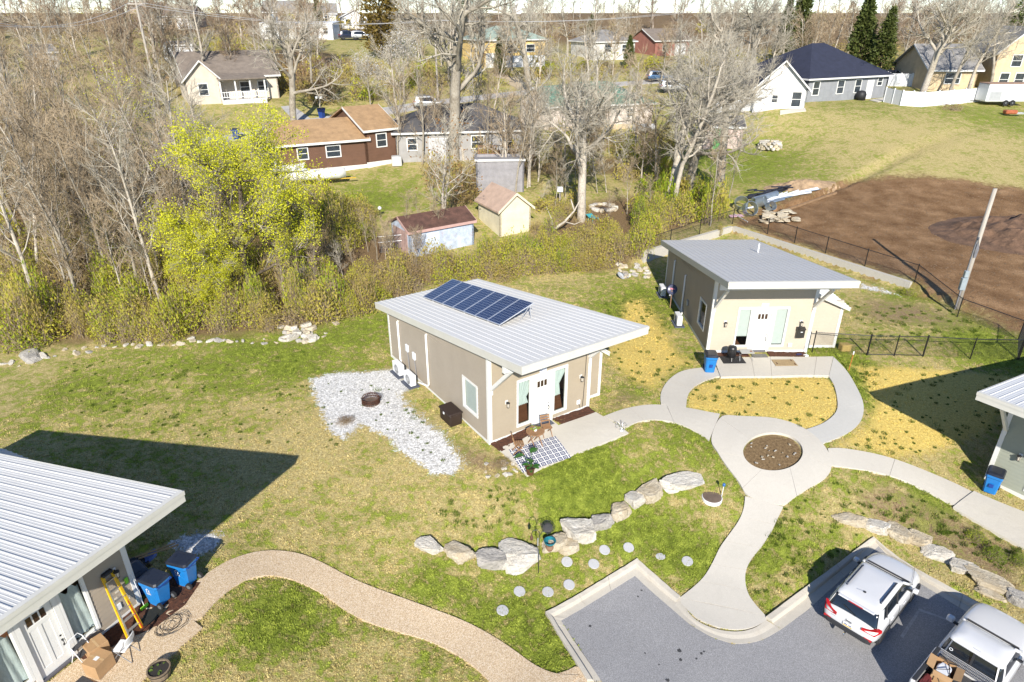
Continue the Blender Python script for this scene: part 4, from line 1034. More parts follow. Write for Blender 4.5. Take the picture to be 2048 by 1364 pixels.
MB().lathe([(.10, -.3), (.17, -.12), (.15, .0)], 14).build('pedestal', mat('brown_clay', (.22, .13, .08), .7), t)
g_ = G(1095, 1076); t = thing('wire_basket', 'round dark wire basket leaning on the tan boulder', 'basket', g_ + Vector((0, 0, .5)), rot=(R(25), 0, 0))
b = MB()
for k in range(12):
    a = k * PI / 6; b.tube([(.26 * math.cos(a), .26 * math.sin(a), .12), (.17 * math.cos(a), .17 * math.sin(a), -.02), (.0, 0, -.06)], .008, 4)
for r_, z_ in ((.26, .12), (.22, .06), (.16, -.03)): b.tube([(r_ * math.cos(k * PI / 10), r_ * math.sin(k * PI / 10), z_) for k in range(21)], .01, 4)
b.build('wire_frame', HM, t); MB().lathe([(.02, -.05), (.13, -.03), (.2, .03), (.12, .06)], 12).build('liner', mat('dark_liner', (.05, .05, .05), .9), t)

# ------------------------------------------------------------------ fire pit and patio furniture
g_ = G(742, 806); t = thing('fire_pit', 'rusted round fire pit on the white gravel', 'fire pit', g_)
RUST = mat('rusted_steel', (.09, .035, .018), .8, .3, var=.4, vscale=8)
b = MB()
for k in range(24):
    a = k * PI / 12; c_, s_ = math.cos(a), math.sin(a); c2, s2 = math.cos(a + PI / 12), math.sin(a + PI / 12)
    b.beam((.42 * c_, .42 * s_, .06), (.42 * c2, .42 * s2, .30), .02, .012); b.beam((.42 * c2, .42 * s2, .06), (.42 * c_, .42 * s_, .30), .02, .012)
b.build('lattice', RUST, t)
for z_ in (.05, .18, .31): MB().tube([(.43 * math.cos(k * PI / 16), .43 * math.sin(k * PI / 16), z_) for k in range(33)], .018, 6).build('hoop', RUST, t)
MB().lathe([(.05, .02), (.36, .06), (.40, .10), (.39, .10), (.33, .07), (.02, .04)], 24).build('bowl', mat('ash', (.10, .07, .055), .95, var=.5), t)
MB().tube([(.5 * math.cos(k * PI / 10), .5 * math.sin(k * PI / 10), .315) for k in range(-2, 9)], .012, 5).build('handle', RUST, t)

# storage box
t = thing('deck_box', 'dark brown lidded storage box against the taupe cottage side wall', 'storage box', ground_at(h_main, -.52, 2.55), R(33.82))
DBR = mat('dark_brown_resin', (.030, .018, .014), .5, var=.15)
b = MB()
b.cbox(-.30, .30, -.52, .52, .0, .56, .03)
for k in range(9): b.box(-.31, .31, -.48 + k * .11, -.41 + k * .11, .05, .5)
b.build('body', DBR, t)
MB().cbox(-.35, .34, -.56, .56, .56, .68, .04).build('lid', DBR, t); MB().box(-.375, -.35, -.05, .05, .50, .60).build('latch', PLAST, t)
# condensers
def condenser(label, p, rz_, grp='outdoor air conditioner units'):
    t = thing('condenser', label, 'air conditioner', p, rz_, grp)
    MB().box(-.30, .30, -.52, .52, -.02, .06).build('pad', mat('dark_pad', (.08, .09, .12), .7), t)
    MB().cbox(-.17, .15, -.42, .42, .09, .70, .03).build('casing', PLAST, t)
    b = MB()
    for r_ in (.07, .13, .19, .24): b.tube([(-.185, -.1 + r_ * math.cos(k * PI / 12), .40 + r_ * math.sin(k * PI / 12)) for k in range(25)], .006, 4)
    for k in range(8): a = k * PI / 4; b.beam((-.185, -.1, .40), (-.185, -.1 + .25 * math.cos(a), .40 + .25 * math.sin(a)), .008, .008)
    b.build('grille', mat('grille_grey', (.45, .46, .47), .5), t)
    d_ = MB().lathe([(.25, 0), (.25, .01)], 24); d_.xf(Matrix.Translation((-.172, -.1, .40)) @ Matrix.Rotation(-PI / 2, 4, 'Y')); d_.build('fan_recess', mat('fan_dark', (.10, .10, .11), .6), t)
    return t
condenser('white outdoor unit at the far end of the taupe cottage side', ground_at(h_main, -.55, 8.1), R(33.82))
condenser('white outdoor unit nearer the gravel beside the taupe cottage', ground_at(h_main, -.55, 6.75), R(33.82))
condenser('white outdoor unit behind the satellite dish at the cream cottage', ground_at(h_two, -.62, 8.5), R(1))
condenser('white outdoor unit in the straw below the cream cottage window', ground_at(h_two, -.68, 3.8), R(1))
# mulch beds
MUL = mat('red_brown_mulch', (.085, .032, .016), .95, var=.55, vscale=14, bump=1.0, bscale=45)
def mulch(poly, h, lb):
    o = draped_poly('mulch_bed', poly, MUL, .05, .16, .1, pave=False)
    rg = random.Random(5)
    for v in o.data.vertices: v.co.z += rg.uniform(-.015, .035)
    stuff(o, lb, 'mulch')
def hpoly(h, pts): return [tuple(hl(h, *p)[:2]) for p in pts]
mulch(hpoly(h_main, [(.03, -.05), (DU - .15, -.05), (DU - .15, -.55), (.15, -.75)]), h_main, 'red-brown mulch strip left of the taupe cottage door')
mulch(hpoly(h_main, [(DU + DW + .15, -.05), (HW - .02, -.05), (HW - .05, -.6), (DU + DW + .3, -.62)]), h_main, 'red-brown mulch strip right of the taupe cottage door')
mulch(hpoly(h_two, [(.1, -.05), (DU - .1, -.05), (DU - .1, -.5), (.1, -.5)]), h_two, 'dark mulch strip behind the smoker at the cream cottage')
mulch(hpoly(h_two, [(DU + DW + .1, -.05), (HW - .1, -.05), (HW - .1, -.55), (DU + DW + .1, -.55)]), h_two, 'dark mulch and leaves right of the cream cottage door')
mulch(hpoly(h_three, [(DU + DW + .1, -.02), (6.9, -.02), (7.1, -1.0), (6.2, -1.3), (5.2, -1.2), (4.9, -.4), (DU + DW + .1, -.3)]), h_three, 'dirt and leaf strip under the bins at the left porch')

# rug
def rug_mat():
    m, nt, b = new_mat('rug_pattern'); tc = nt.nodes.new('ShaderNodeTexCoord').outputs['Object']
    sp = nt.nodes.new('ShaderNodeSeparateXYZ'); nt.links.new(tc, sp.inputs[0])
    def cell(s, k): return math_n(nt, 'ABSOLUTE', math_n(nt, 'SUBTRACT', math_n(nt, 'FRACT', math_n(nt, 'ADD', math_n(nt, 'MULTIPLY', s, k), 20.0)), .5))
    dx, dy = cell(sp.outputs[0], 3.8), cell(sp.outputs[1], 3.8)
    d_ = math_n(nt, 'MAXIMUM', dx, dy)
    c = ramp(nt, math_n(nt, 'MULTIPLY', d_, 2.0), [(0.0, (.03, .04, .12)), (.22, (.03, .04, .12)), (.25, (.62, .62, .60)), (.42, (.62, .62, .60)), (.45, (.035, .045, .13)), (.78, (.035, .045, .13)), (.81, (.66, .66, .64))])
    nt.links.new(c, b.inputs['Base Color']); b.inputs['Roughness'].default_value = .9; return m
t = ground_at(h_main, 1.45, -1.78, .066)
RU = MB(); n = 12
for i in range(n + 1):
    for j in range(9): RU.v.append((-1.15 + 2.3 * i / n, -.75 + 1.5 * j / 8, 0))
RU.f = [(i * 9 + j, (i + 1) * 9 + j, (i + 1) * 9 + j + 1, i * 9 + j + 1) for i in range(n) for j in range(8)]
rg_ = RU.build('rug', rug_mat(), None, loc=t, rot=R(33.82 - 10))
rm_ = rg_.matrix_basis
for v in rg_.data.vertices:
    p = rm_ @ v.co; v.co.z = float(Tz(p.x, p.y)) + .074 - t.z
tag(rg_, 'navy and white patterned outdoor rug on the patio', 'rug')
WOOD = mat('teak_slats', (.28, .155, .075), .55, var=.2, vscale=6, stretch=(1, 1, 1))
def bistro_chair(label, p, rz_):
    t = thing('folding_chair', label, 'chair', p, rz_, 'wooden bistro chairs')
    for s in (-1, 1):
        MB().beam((s * .20, -.22, 0), (s * .20, .18, .46), .03, .035).build('leg', WOOD, t)
        MB().beam((s * .17, .26, 0), (s * .17, -.20, .46), .03, .035).build('leg', WOOD, t)
        MB().beam((s * .20, .16, .44), (s * .20, .30, .90), .03, .035).build('back_post', WOOD, t)
    for k in range(5): MB().box(-.20, .20, -.22 + k * .085, -.155 + k * .085, .455, .475).build('seat_slat', WOOD, t)
    for k in range(3):
        z_ = .60 + k * .11; y_ = .16 + (z_ - .44) * .304
        MB().box(-.20, .20, y_ - .012, y_ + .008, z_, z_ + .075).build('back_slat', WOOD, t)
    return t
bistro_chair('wooden folding chair left of the round patio table', ground_at(h_main, .72, -1.22, .08), R(33.82 + 65))
bistro_chair('wooden folding chair right of the round patio table by the door', ground_at(h_main, 2.42, -.95, .08), R(33.82 - 15))
t = thing('bistro_table', 'round wooden folding table on the patterned rug', 'table', ground_at(h_main, 1.60, -1.22, .08), R(33.82))
b = MB()
MB().lathe([(.40, .70), (.41, .715), (.40, .73)], 28).build('table_top', WOOD, t)
for k in range(7):
    w_ = math.sqrt(max(.0, .40 ** 2 - ((k - 3) * .105) ** 2)); MB().box(-w_ * .97, w_ * .97, (k - 3) * .105 - .046, (k - 3) * .105 + .046, .731, .738).build('top_slat', WOOD, t)
for s in (-1, 1):
    MB().beam((s * .2, -.3, 0), (s * .2, .25, .70), .035, .035).build('leg', WOOD, t); MB().beam((s * .16, .3, 0), (s * .16, -.25, .70), .035, .035).build('leg', WOOD, t)
def leaf_plant(mb, n, rmin, rmax, h, size, seed, droop=.3):
    rg = random.Random(seed)
    for k in range(n):
        a = k * 2.4 + rg.uniform(-.3, .3); r_ = rg.uniform(rmin, rmax); z_ = h * rg.uniform(.5, 1.0); s = size * rg.uniform(.7, 1.2)
        c_ = Vector((r_ * math.cos(a), r_ * math.sin(a), z_)); d_ = Vector((math.cos(a), math.sin(a), .4 - droop)).normalized(); sd = d_.cross(Vector((0, 0, 1))).normalized()
        up_ = sd.cross(d_)
        ring = []
        for tt, w in ((0, .02), (.25, .30), (.55, .34), (.85, .16), (1, .0)):
            base = c_ + d_ * s * tt - Vector((0, 0, droop * s * tt * tt * .6))
            ring.append((base - sd * s * w + up_ * s * w * .25, base, base + sd * s * w + up_ * s * w * .25))
        o = len(mb.v)
        for q in ring: mb.v += [tuple(x) for x in q]
        for i in range(4):
            for j in range(2): a_ = o + i * 3 + j; mb.f.append((a_, a_ + 1, a_ + 4, a_ + 3))
    return mb
LEAFM = mat('glossy_leaf', (.035, .12, .02), .3, var=.4, vscale=7)
LEAFY = mat('yellow_green_leaf', (.24, .30, .03), .4, var=.4, vscale=9)
LEAFD = mat('dark_leaf', (.02, .06, .02), .4, var=.4, vscale=7)
tp_ = ground_at(h_main, 1.60, -1.22, .08 + .738)
t = thing('table_plant', 'small yellow-green plant in a white pot on the round table', 'plant', tp_)
MB().lathe([(.07, 0), (.09, .11), (.08, .11), (.06, .08)], 14).build('pot', PLAST, t); leaf_plant(MB(), 16, .02, .14, .18, .12, 3).build('leaves', LEAFY, t)
t = thing('potted_plant', 'big-leaved green plant in a brown pot at the patio corner', 'plant', ground_at(h_main, .42, -2.52, .06))
MB().lathe([(.14, 0), (.20, .30), (.215, .30), (.215, .35), (.19, .35), (.17, .28), (.02, .27)], 20).build('pot', mat('brown_pot', (.11, .05, .028), .5, var=.25), t)
MB().lathe([(.05, .25), (.18, .285)], 12).build('soil', mat('potting_soil', (.03, .02, .015), .95), t)
st = MB()
for q in ([(0, 0, .3), (.02, .02, .7), (.06, .1, 1.05)], [(0, 0, .3), (-.15, .1, .6), (-.3, .2, .85)], [(0, 0, .3), (.05, -.04, .55), (.12, -.1, .7)]): st.tube(q, .012, 5)
st.build('stem', GRN, t)
l_ = leaf_plant(MB(), 12, .05, .16, .62, .26, 9)
big = leaf_plant(MB(), 1, .0, .01, .1, .62, 4, .25).xf(Matrix.Translation((.0, .05, .95)) @ Matrix.Rotation(1.0, 4, 'Z')); l_.add(big.v, big.f)
big = leaf_plant(MB(), 1, .0, .01, .1, .55, 6, .5).xf(Matrix.Translation((-.25, .16, .75)) @ Matrix.Rotation(2.9, 4, 'Z')); l_.add(big.v, big.f)
l_.build('leaves', LEAFM, t)
# wire yard ornament
t = thing('wire_ornament', 'curly silver wire ornament at the right patio corner', 'ornament', G(1243, 862, .06))
for k in range(5):
    a = k * 1.256; MB().tube([(0, 0, .05), (.12 * math.cos(a), .12 * math.sin(a), .3), (.26 * math.cos(a), .26 * math.sin(a), .36), (.3 * math.cos(a), .3 * math.sin(a), .24), (.22 * math.cos(a), .22 * math.sin(a), .2)], .012, 5).build('wire_arm', ALU, t)
MB().lathe([(.12, 0), (.1, .04), (.03, .07)], 12).build('base', ALU, t)
o = MB().cbox(-.42, .42, -.18, .18, 0, .018, .006).build('door_mat', mat('slate_mat', (.09, .10, .13), .95, var=.4, vscale=20), None, loc=ground_at(h_main, DU + DW / 2, -.28, .075), rot=R(33.82)); tag(o, 'dark grey mat at the taupe cottage door', 'door mat')

# ------------------------------------------------------------------ wheeled bins
BLUEB = mat('blue_bin_plastic', (.012, .17, .48), .45, var=.10, vscale=4, dirt=.12, dirtcol=(.1, .2, .3)); LIDB = mat('black_lid_plastic', (.018, .022, .035), .3, var=.3, vscale=3)
DKBL = mat('deep_blue_plastic', (.008, .045, .24), .5, var=.15); TYRE = mat('black_rubber', (.015, .015, .016), .8, var=.2); HUBG = mat('hub_grey', (.20, .21, .22), .4, .4)
def wheelie(label, p, rz_, logo=True, col=None, s=1.0, detail=True, grp='blue wheeled bins'):
    t = thing('wheeled_bin', label, 'bin', p, rz_, grp); t.scale = (s, s, s)
    def ring(w, d0, d1, z_, c=.06): return [(-w, d0 + c, z_), (-w + c, d0, z_), (w - c, d0, z_), (w, d0 + c, z_), (w, d1 - c, z_), (w - c, d1, z_), (-w + c, d1, z_), (-w, d1 - c, z_)]
    b = MB().loft([ring(.24, -.26, .22, .03), ring(.25, -.27, .25, .2), ring(.29, -.36, .34, .80), ring(.31, -.40, .36, .86), ring(.31, -.41, .37, 1.0), ring(.285, -.38, .34, 1.0), ring(.24, -.25, .22, .1)])
    body = b.build('body', col or BLUEB, t)
    l = MB().loft([ring(.325, -.43, .39, .99), ring(.325, -.43, .39, 1.02), ring(.28, -.38, .36, 1.075), ring(.18, -.26, .3, 1.09)])
    l.box(-.06, .06, -.28, -.2, 1.085, 1.10); l.build('lid', LIDB, t)
    if detail:
        MB().box(-.08, .08, -.375, -.355, .38, .55).build('catch_bar', DKBL, body)
        for s_ in (-1, 1):
            w = MB().lathe([(.06, -.03), (.125, -.03), (.125, .03), (.06, .03)], 18); w.xf(Matrix.Translation((s_ * .27, .30, .125)) @ Matrix.Rotation(PI / 2, 4, 'Y')); wo = w.build('wheel', TYRE, t)
            hb = MB().lathe([(.02, -.035), (.075, -.034), (.075, .034), (.02, .035)], 12); hb.xf(Matrix.Translation((s_ * .27, .30, .125)) @ Matrix.Rotation(PI / 2, 4, 'Y')); hb.build('hub', HUBG, wo)
        MB().tube([(-.26, .38, .96), (-.26, .47, .97), (.26, .47, .97), (.26, .38, .96)], .02, 6).build('handle', DKBL, t)
    if logo:
        x = .293
        lg = MB(); yk = -.02
        def poly3(pts): lg.add([(x + .004 + (z_ - .6) * .05, y_, z_) for y_, z_ in pts], [tuple(range(len(pts)))])
        poly3([(yk - .09, .74), (yk, .83), (yk + .09, .74), (yk + .06, .74), (yk, .795), (yk - .06, .74)]); poly3([(yk - .065, .66), (yk - .065, .74), (yk - .03, .74), (yk - .03, .66)]); poly3([(yk + .03, .66), (yk + .03, .74), (yk + .065, .74), (yk + .065, .66)])
        for z_ in (.62, .585, .555): poly3([(yk - .09, z_), (yk + .09, z_), (yk + .09, z_ + .016), (yk - .09, z_ + .016)])
        lg.build('emblem', PLAST, body)
    return t
wheelie('blue wheeled bin with black lid at the cream cottage patio edge', ground_at(h_two, -.42, -2.0, .02), R(-5), False)
wheelie('blue wheeled bin at the corner of the sage grey cottage', ground_at(h_four, .50, -.85, .08), R(-54 + 12), False)
wheelie('front blue bin with white emblem in front of the left porch', ground_at(h_three, 5.95, -.50, .04), R(-112), True)
wheelie('rear blue bin with white emblem on the gravel beside the left porch', ground_at(h_three, 6.95, -.58, .02), R(-106), True)
wheelie('deep blue bin without emblem between porch wall and the front bin', ground_at(h_three, 5.98, .42, .02), R(65 - 15), False, DKBL, .92)

# ------------------------------------------------------------------ left porch clutter
t3 = R(65.1)
lb_ = ground_at(h_three, 4.72, -.85, .05); lt_ = hl(h_three, 4.90, -.06, 1.95)
t = thing('ladder', 'yellow fibreglass stepladder leaning on the left porch wall', 'ladder', lb_)
YEL = mat('yellow_fibreglass', (.72, .42, .01), .4, var=.08); ORG = mat('orange_bracket', (.60, .09, .01), .5); RUNG = mat('aluminium_rung', (.55, .56, .57), .35, .8)
D_ = lt_ - lb_; sx = (h_three.matrix_basis.to_3x3() @ Vector((1, 0, 0)))
for s in (-1, 1):
    MB().beam(sx * s * .24, D_ + sx * s * .15, .05, .09, up=(0, 1, .4)).build('rail', YEL, t)
    rr = MB().beam(sx * s * .22 + Vector((0, 0, .0)) + D_ * .02 + Vector((.05, -.02, -.06)), D_ * .96 + sx * s * .14 + Vector((.03, -.02, -.07)), .025, .05, up=(0, 1, .4)); rr.build('rear_rail', ORG if s > 0 else RUNG, t)
for k in range(6):
    f = .1 + k * .16; w = .24 - .09 * f; MB().beam(D_ * f - sx * w, D_ * f + sx * w, .09, .03).build('rung', RUNG, t)
MB().cbox(-.17, .17, -.09, .09, -.06, .06, .03).xf(Matrix.Translation(D_ * 1.01) @ Matrix.Rotation(t3, 4, 'Z')).build('top_cap', BLACKM, t)
t = thing('folding_chair', 'white plastic folding chair on the left porch', 'chair', ground_at(h_three, 4.05, -1.28, .045), t3 + R(200))
WPL = mat('white_chair_plastic', (.80, .80, .80), .4, var=.03); CHT = mat('grey_chair_tube', (.30, .31, .33), .4, .6)
MB().cbox(-.22, .22, -.20, .20, .43, .46, .02).build('seat', WPL, t)
b = MB()
for i in range(9):
    x_ = -.22 + .055 * i
    for z_ in (.68, .92 - (abs(i - 4) / 4) ** 4 * .06): b.v.append((x_, .26 + .05 * (1 - (x_ / .22) ** 2) + (z_ - .68) * .15, z_))
b.f = [(i * 2, i * 2 + 2, i * 2 + 3, i * 2 + 1) for i in range(8)]
bo = b.build('backrest', WPL, t); md = bo.modifiers.new('t', 'SOLIDIFY'); md.thickness = .025
for s in (-1, 1):
    MB().tube([(s * .235, -.28, 0), (s * .235, .24, .72), (s * .225, .28, .88)], .013, 6).build('leg', CHT, t); MB().tube([(s * .21, .30, 0), (s * .21, -.14, .44)], .013, 6).build('leg', CHT, t)
MB().tube([(-.235, -.2, .1), (.235, -.2, .1)], .01, 6).build('stretcher', CHT, t)
CARD = mat('cardboard', (.40, .245, .12), .85, var=.1, vscale=2)
def carton(label, p, rz_, sx_, sy_, sz_, tape=True):
    t = thing('cardboard_box', label, 'cardboard box', p, rz_)
    MB().cbox(-sx_, sx_, -sy_, sy_, 0, sz_, .006).build('carton', CARD, t); MB().box(-.03, .03, -sy_ - .001, sy_ + .001, sz_ + .0005, sz_ + .0025).build('tape', mat('packing_tape', (.50, .34, .18), .3), t)
    if tape: MB().box(-sx_ * .3, sx_ * .15, -sy_ * .3, sy_ * .2, sz_ + .003, sz_ + .005).build('shipping_label', PLAST, t)
    return t
carton('front closed cardboard box with a label by the white stool', ground_at(h_three, 3.42, -1.02, .045), t3 + .12, .30, .26, .50)
carton('second cardboard box behind the labelled one on the porch', ground_at(h_three, 3.72, -.55, .045), t3 - .2, .27, .24, .52, False)
t = thing('step_stool', 'white tubular step stool leaning beside the left porch door', 'step stool', ground_at(h_three, 3.42, -.38, .045), t3 + R(8))
b = MB().tube([(-.22, -.3, 0), (-.22, .12, .78), (-.15, .17, .92), (.15, .17, .92), (.22, .12, .78), (.22, -.3, 0)], .016, 8); b.build('frame', PLAST, t, smooth=True)
MB().cbox(-.2, .2, -.12, .10, .34, .37, .01).build('tread', mat('black_tread', (.05, .05, .055), .8), t); MB().cbox(-.2, .2, -.02, .16, .60, .63, .01).build('tread', mat('black_tread', (.05, .05, .055), .8), t)
for s in (-1, 1): MB().tube([(s * .2, .32, 0), (s * .2, .05, .62)], .013, 6).build('leg', PLAST, t)
o = MB().cbox(-.50, .50, -.32, .32, 0, .02, .006).build('door_mat', mat('charcoal_mat', (.05, .05, .055), .95, var=.4, vscale=25), None, loc=ground_at(h_three, 2.55, -1.05, .047), rot=t3); tag(o, 'dark charcoal mat on the left porch slab', 'door mat')
def lump(name, label, cat, p, s, m_, seed, rz_=0):
    o = link(name, rock_mesh(name, seed, *s, m_, 3, .7, 2), None, p, rz_); tag(o, label, cat); return o
BAG = mat('black_bag_plastic', (.012, .012, .014), .25, var=.4, vscale=8, bump=.8, bscale=9)
lump('rubbish_bag', 'crumpled black rubbish bag behind the front bin', 'rubbish bag', ground_at(h_three, 6.30, .95, .55), (.34, .3, .22), BAG, 41)
lump('tarpaulin', 'black cloth heap on the ground under the green broom', 'cloth', ground_at(h_three, 5.35, -.75, .05), (.42, .2, .05), mat('black_cloth', (.012, .014, .012), .9), 42, t3)
lump('cloth_bundle', 'blue cloth bundle on the junk behind the bins', 'cloth', ground_at(h_three, 6.75, .75, .72), (.24, .12, .08), mat('blue_cloth', (.10, .17, .42), .9, var=.3), 43, t3)
t = thing('timber', 'two pale wooden battens sticking out behind the bins', 'timber', ground_at(h_three, 6.7, .55, .6), t3)
for a in (0, .16): MB().beam((-.25, .5 - a, .25), (.75, -.25 - a, .32), .05, .035).build('batten', mat('pale_batten', (.42, .27, .12), .7), t)
t = thing('broom', 'broom with lime green grip leaning at the porch corner', 'broom', ground_at(h_three, 5.5, -.32, .06), t3)
MB().tube([(0, 0, .05), (.06, .24, 1.3)], .012, 6).build('handle', PLAST, t); MB().cbox(-.14, .14, -.03, .03, 0, .12, .02).build('brush', mat('lime_plastic', (.25, .62, .02), .5), t)
o = MB().cbox(-.06, .06, -.05, .0, -.12, .12, .03).build('dustpan', mat('lime_plastic', (.25, .62, .02), .5), None, loc=hl(h_three, 5.36, -.055, 1.25), rot=t3); tag(o, 'lime green dustpan hanging on the left porch wall', 'dustpan')
b = MB(); cp = []
for k in range(150):
    a = k * .33; r_ = .26 + .12 * math.sin(k * .11) + .05 * math.sin(k * .53)
    cp.append((r_ * 1.3 * math.cos(a) + .1 * math.sin(k * .05), r_ * math.sin(a), .012 + .01 * (k % 5)))
o = b.tube(cp, .006, 5).build('cable_coil', BLACKM, None, loc=ground_at(h_three, 5.45, -1.55, .05), rot=t3); tag(o, 'loose coil of thin black cable on the aggregate path', 'cable')
t = thing('barrel_planter', 'half barrel planter with weeds at the bottom of the left porch', 'planter', G(322, 1352), 0)
MB().lathe([(.26, 0), (.31, .18), (.33, .34), (.29, .34), (.27, .2), (.02, .18)], 18).build('barrel', mat('weathered_barrel', (.20, .15, .10), .9, var=.3), t)
for z_ in (.06, .28): MB().lathe([(.275 + z_ * .18, z_ - .02), (.28 + z_ * .18, z_ + .02)], 18).build('hoop', mat('dark_hoop', (.06, .055, .05), .6, .5), t)
leaf_plant(MB(), 26, .02, .2, .36, .13, 8).build('weeds', mat('weed_green', (.09, .14, .02), .6, var=.4, vscale=9), t)

# ------------------------------------------------------------------ cream cottage patio
a2 = R(1.14)
t = thing('smoker', 'black drum smoker on its mat beside the cream cottage door', 'smoker', ground_at(h_two, 1.05, -1.0, .125), a2)
IRON = mat('black_enamel', (.02, .02, .022), .35, var=.3)
MB().lathe([(.16, .16), (.23, .2), (.235, .62), (.24, .64)], 20).build('drum', IRON, t, smooth=True); MB().lathe([(.245, .64), (.245, .68), (.22, .78), (.10, .84), (.02, .85)], 20).build('lid', IRON, t, smooth=True)
MB().tube([(-.06, 0, .85), (-.05, 0, .9), (.05, 0, .9), (.06, 0, .85)], .012, 6).build('handle', PLAST, t)
for k in range(3): a = k * 2.09 + .4; MB().beam((.18 * math.cos(a), .18 * math.sin(a), .2), (.27 * math.cos(a), .27 * math.sin(a), 0), .03, .03).build('leg', IRON, t)
o = MB().cbox(-.62, .62, -.42, .42, 0, .02, .006).build('grill_mat', mat('black_rubber_mat', (.02, .02, .022), .7, var=.3), None, loc=ground_at(h_two, 1.15, -1.02, .102), rot=a2); tag(o, 'black rubber mat under the drum smoker', 'mat')
t = thing('folding_table', 'small grey folding table beside the drum smoker', 'table', ground_at(h_two, 1.85, -1.02, .105), a2)
MB().cbox(-.36, .36, -.25, .25, .50, .53, .008).build('table_top', mat('grey_table_top', (.40, .40, .38), .6), t)
for s in (-1, 1):
    for q in (-1, 1): MB().tube([(s * .30, q * .2, .5), (s * .36, q * -.18, 0)], .012, 6).build('leg', CHT, t)
MB().lathe([(.06, .535), (.07, .55), (.05, .55)], 14, (.22, -.05, 0)).build('ashtray', mat('rust_dish', (.25, .1, .06), .6), t)
o = MB().cbox(-.40, .40, -.20, .20, 0, .018, .005).build('door_mat', mat('grey_weave_mat', (.16, .155, .14), .95, var=.4, vscale=25), None, loc=ground_at(h_two, DU + DW / 2 - .05, -.62, .105), rot=a2); tag(o, 'grey woven mat in front of the cream cottage door', 'door mat')
t = thing('floor_hatch', 'tan fibre mat with dark corner clips on the cream cottage patio', 'mat', ground_at(h_two, 3.85, -1.42, .105), a2)
MB().cbox(-.60, .60, -.36, .36, 0, .02, .006).build('mat_sheet', mat('tan_fibre', (.33, .24, .13), .9, var=.2, vscale=9), t)
for s, q in ((-.45, -.1), (.45, .25), (.5, -.2)): MB().box(s - .03, s + .03, q - .09, q + .09, .021, .03).build('clip', mat('rust_clip', (.08, .03, .015), .7), t)
t = thing('mop', 'mop with white head leaning at the cream cottage right corner', 'mop', ground_at(h_two, 5.45, -.45, .03), a2)
MB().tube([(0, 0, .05), (.12, .36, 1.35)], .011, 6).build('handle', mat('blue_grey_handle', (.35, .45, .5), .5), t); MB().lathe([(.15, 0), (.14, .03), (.05, .07)], 14).build('mop_head', PLAST, t)
o = link('shoe', rock_mesh('shoe', 77, .15, .08, .06, mat('navy_rubber', (.02, .02, .08), .5), 2, .3), None, ground_at(h_two, 5.05, -.4, .10), a2); tag(o, 'dark blue clog beside the mop', 'shoe')
def dish(label, p, post, aim, tilt, col):
    t = thing('satellite_dish', label, 'satellite dish', p)
    if post: MB().tube([(0, 0, -.1), (0, 0, post)], .028, 8).build('post', mat('rusty_post', (.28, .17, .11), .7), t)
    prof = [(.01, -.09), (.12, -.08), (.24, -.05), (.33, 0), (.335, .012), (.24, -.035), (.12, -.065), (.01, -.075)]
    M = Matrix.Translation((0, 0, post + .05)) @ Matrix.Rotation(aim, 4, 'Z') @ Matrix.Rotation(tilt, 4, 'X')
    do = MB().lathe(prof, 24).xf(M).build('reflector', col, t, smooth=True)
    MB().tube([(0, -.3, 0), (0, -.42, .3)], .012, 6).cbox(-.05, .05, -.47, -.37, .28, .36, .01).xf(M).build('feed_arm', mat('grey_arm', (.35, .36, .38), .5), t)
    return t, M, do
t, M, do = dish('dark satellite dish with red mark on a rusty post at the cream cottage', ground_at(h_two, -.55, 6.4), 1.25, R(-25), R(62), mat('navy_dish', (.05, .055, .10), .35, var=.2))
MB().cbox(-.17, .17, -.045, .045, -.004, .004, .002).build('dish_mark', mat('red_white_print', (.50, .16, .20), .5, var=.5, vscale=16), do, loc=M @ Vector((0, .05, -.055)), rot=M.to_euler())
dish('grey satellite dish lying in the grass below the thicket', G(1242, 556, .1), .05, R(60), R(40), mat('grey_dish', (.42, .44, .46), .4))
t = thing('marker_stake', 'orange survey stake with white cap by the grey sidewalk', 'stake', G(1697, 742))
MB().tube([(0, 0, -.1), (.05, .03, 1.0)], .018, 6).build('stake', mat('orange_stake', (.50, .16, .03), .6), t); MB().lathe([(.03, .98), (.035, 1.15), (.01, 1.17)], 8, (.05, .03, 0)).build('cap', PLAST, t)
# ------------------------------------------------------------------ vehicles
CARW = mat('white_car_paint', (.62, .62, .625), .25, var=.01, coat=.8, rvar=.03)
CARG = mat('car_glass', (.012, .016, .022), .04, var=.1, spec=.9, rvar=.01)
CARB = mat('black_cladding', (.03, .031, .034), .55, var=.1)
REDL = mat('red_lens', (.45, .01, .012), .12, var=.15, coat=.6)
CHROME = mat('chrome', (.75, .76, .78), .15, 1.0, var=.02)
def rr(x0, x1, w, c, z, n=4):
    pts = []
    for cx, cy, a0 in ((x1 - c, w - c, 0), (x0 + c, w - c, 90), (x0 + c, -w + c, 180), (x1 - c, -w + c, 270)):
        for k in range(n + 1): a = R(a0 + 90 * k / n); pts.append((cx + c * math.cos(a), cy + c * math.sin(a), z))
    return pts
def body_loft(stations):
    rings = []
    for x, zb, w0, w1, z1, zs, w2, z2, w3, zt in stations:
        rings.append([(x, -w0, zb), (x, -w1, z1), (x, -w1, zs), (x, -w2, z2), (x, -w3, zt), (x, 0, zt + .02), (x, w3, zt), (x, w2, z2), (x, w1, zs), (x, w1, z1), (x, w0, zb), (x, 0, zb)])
    return MB().loft(rings)
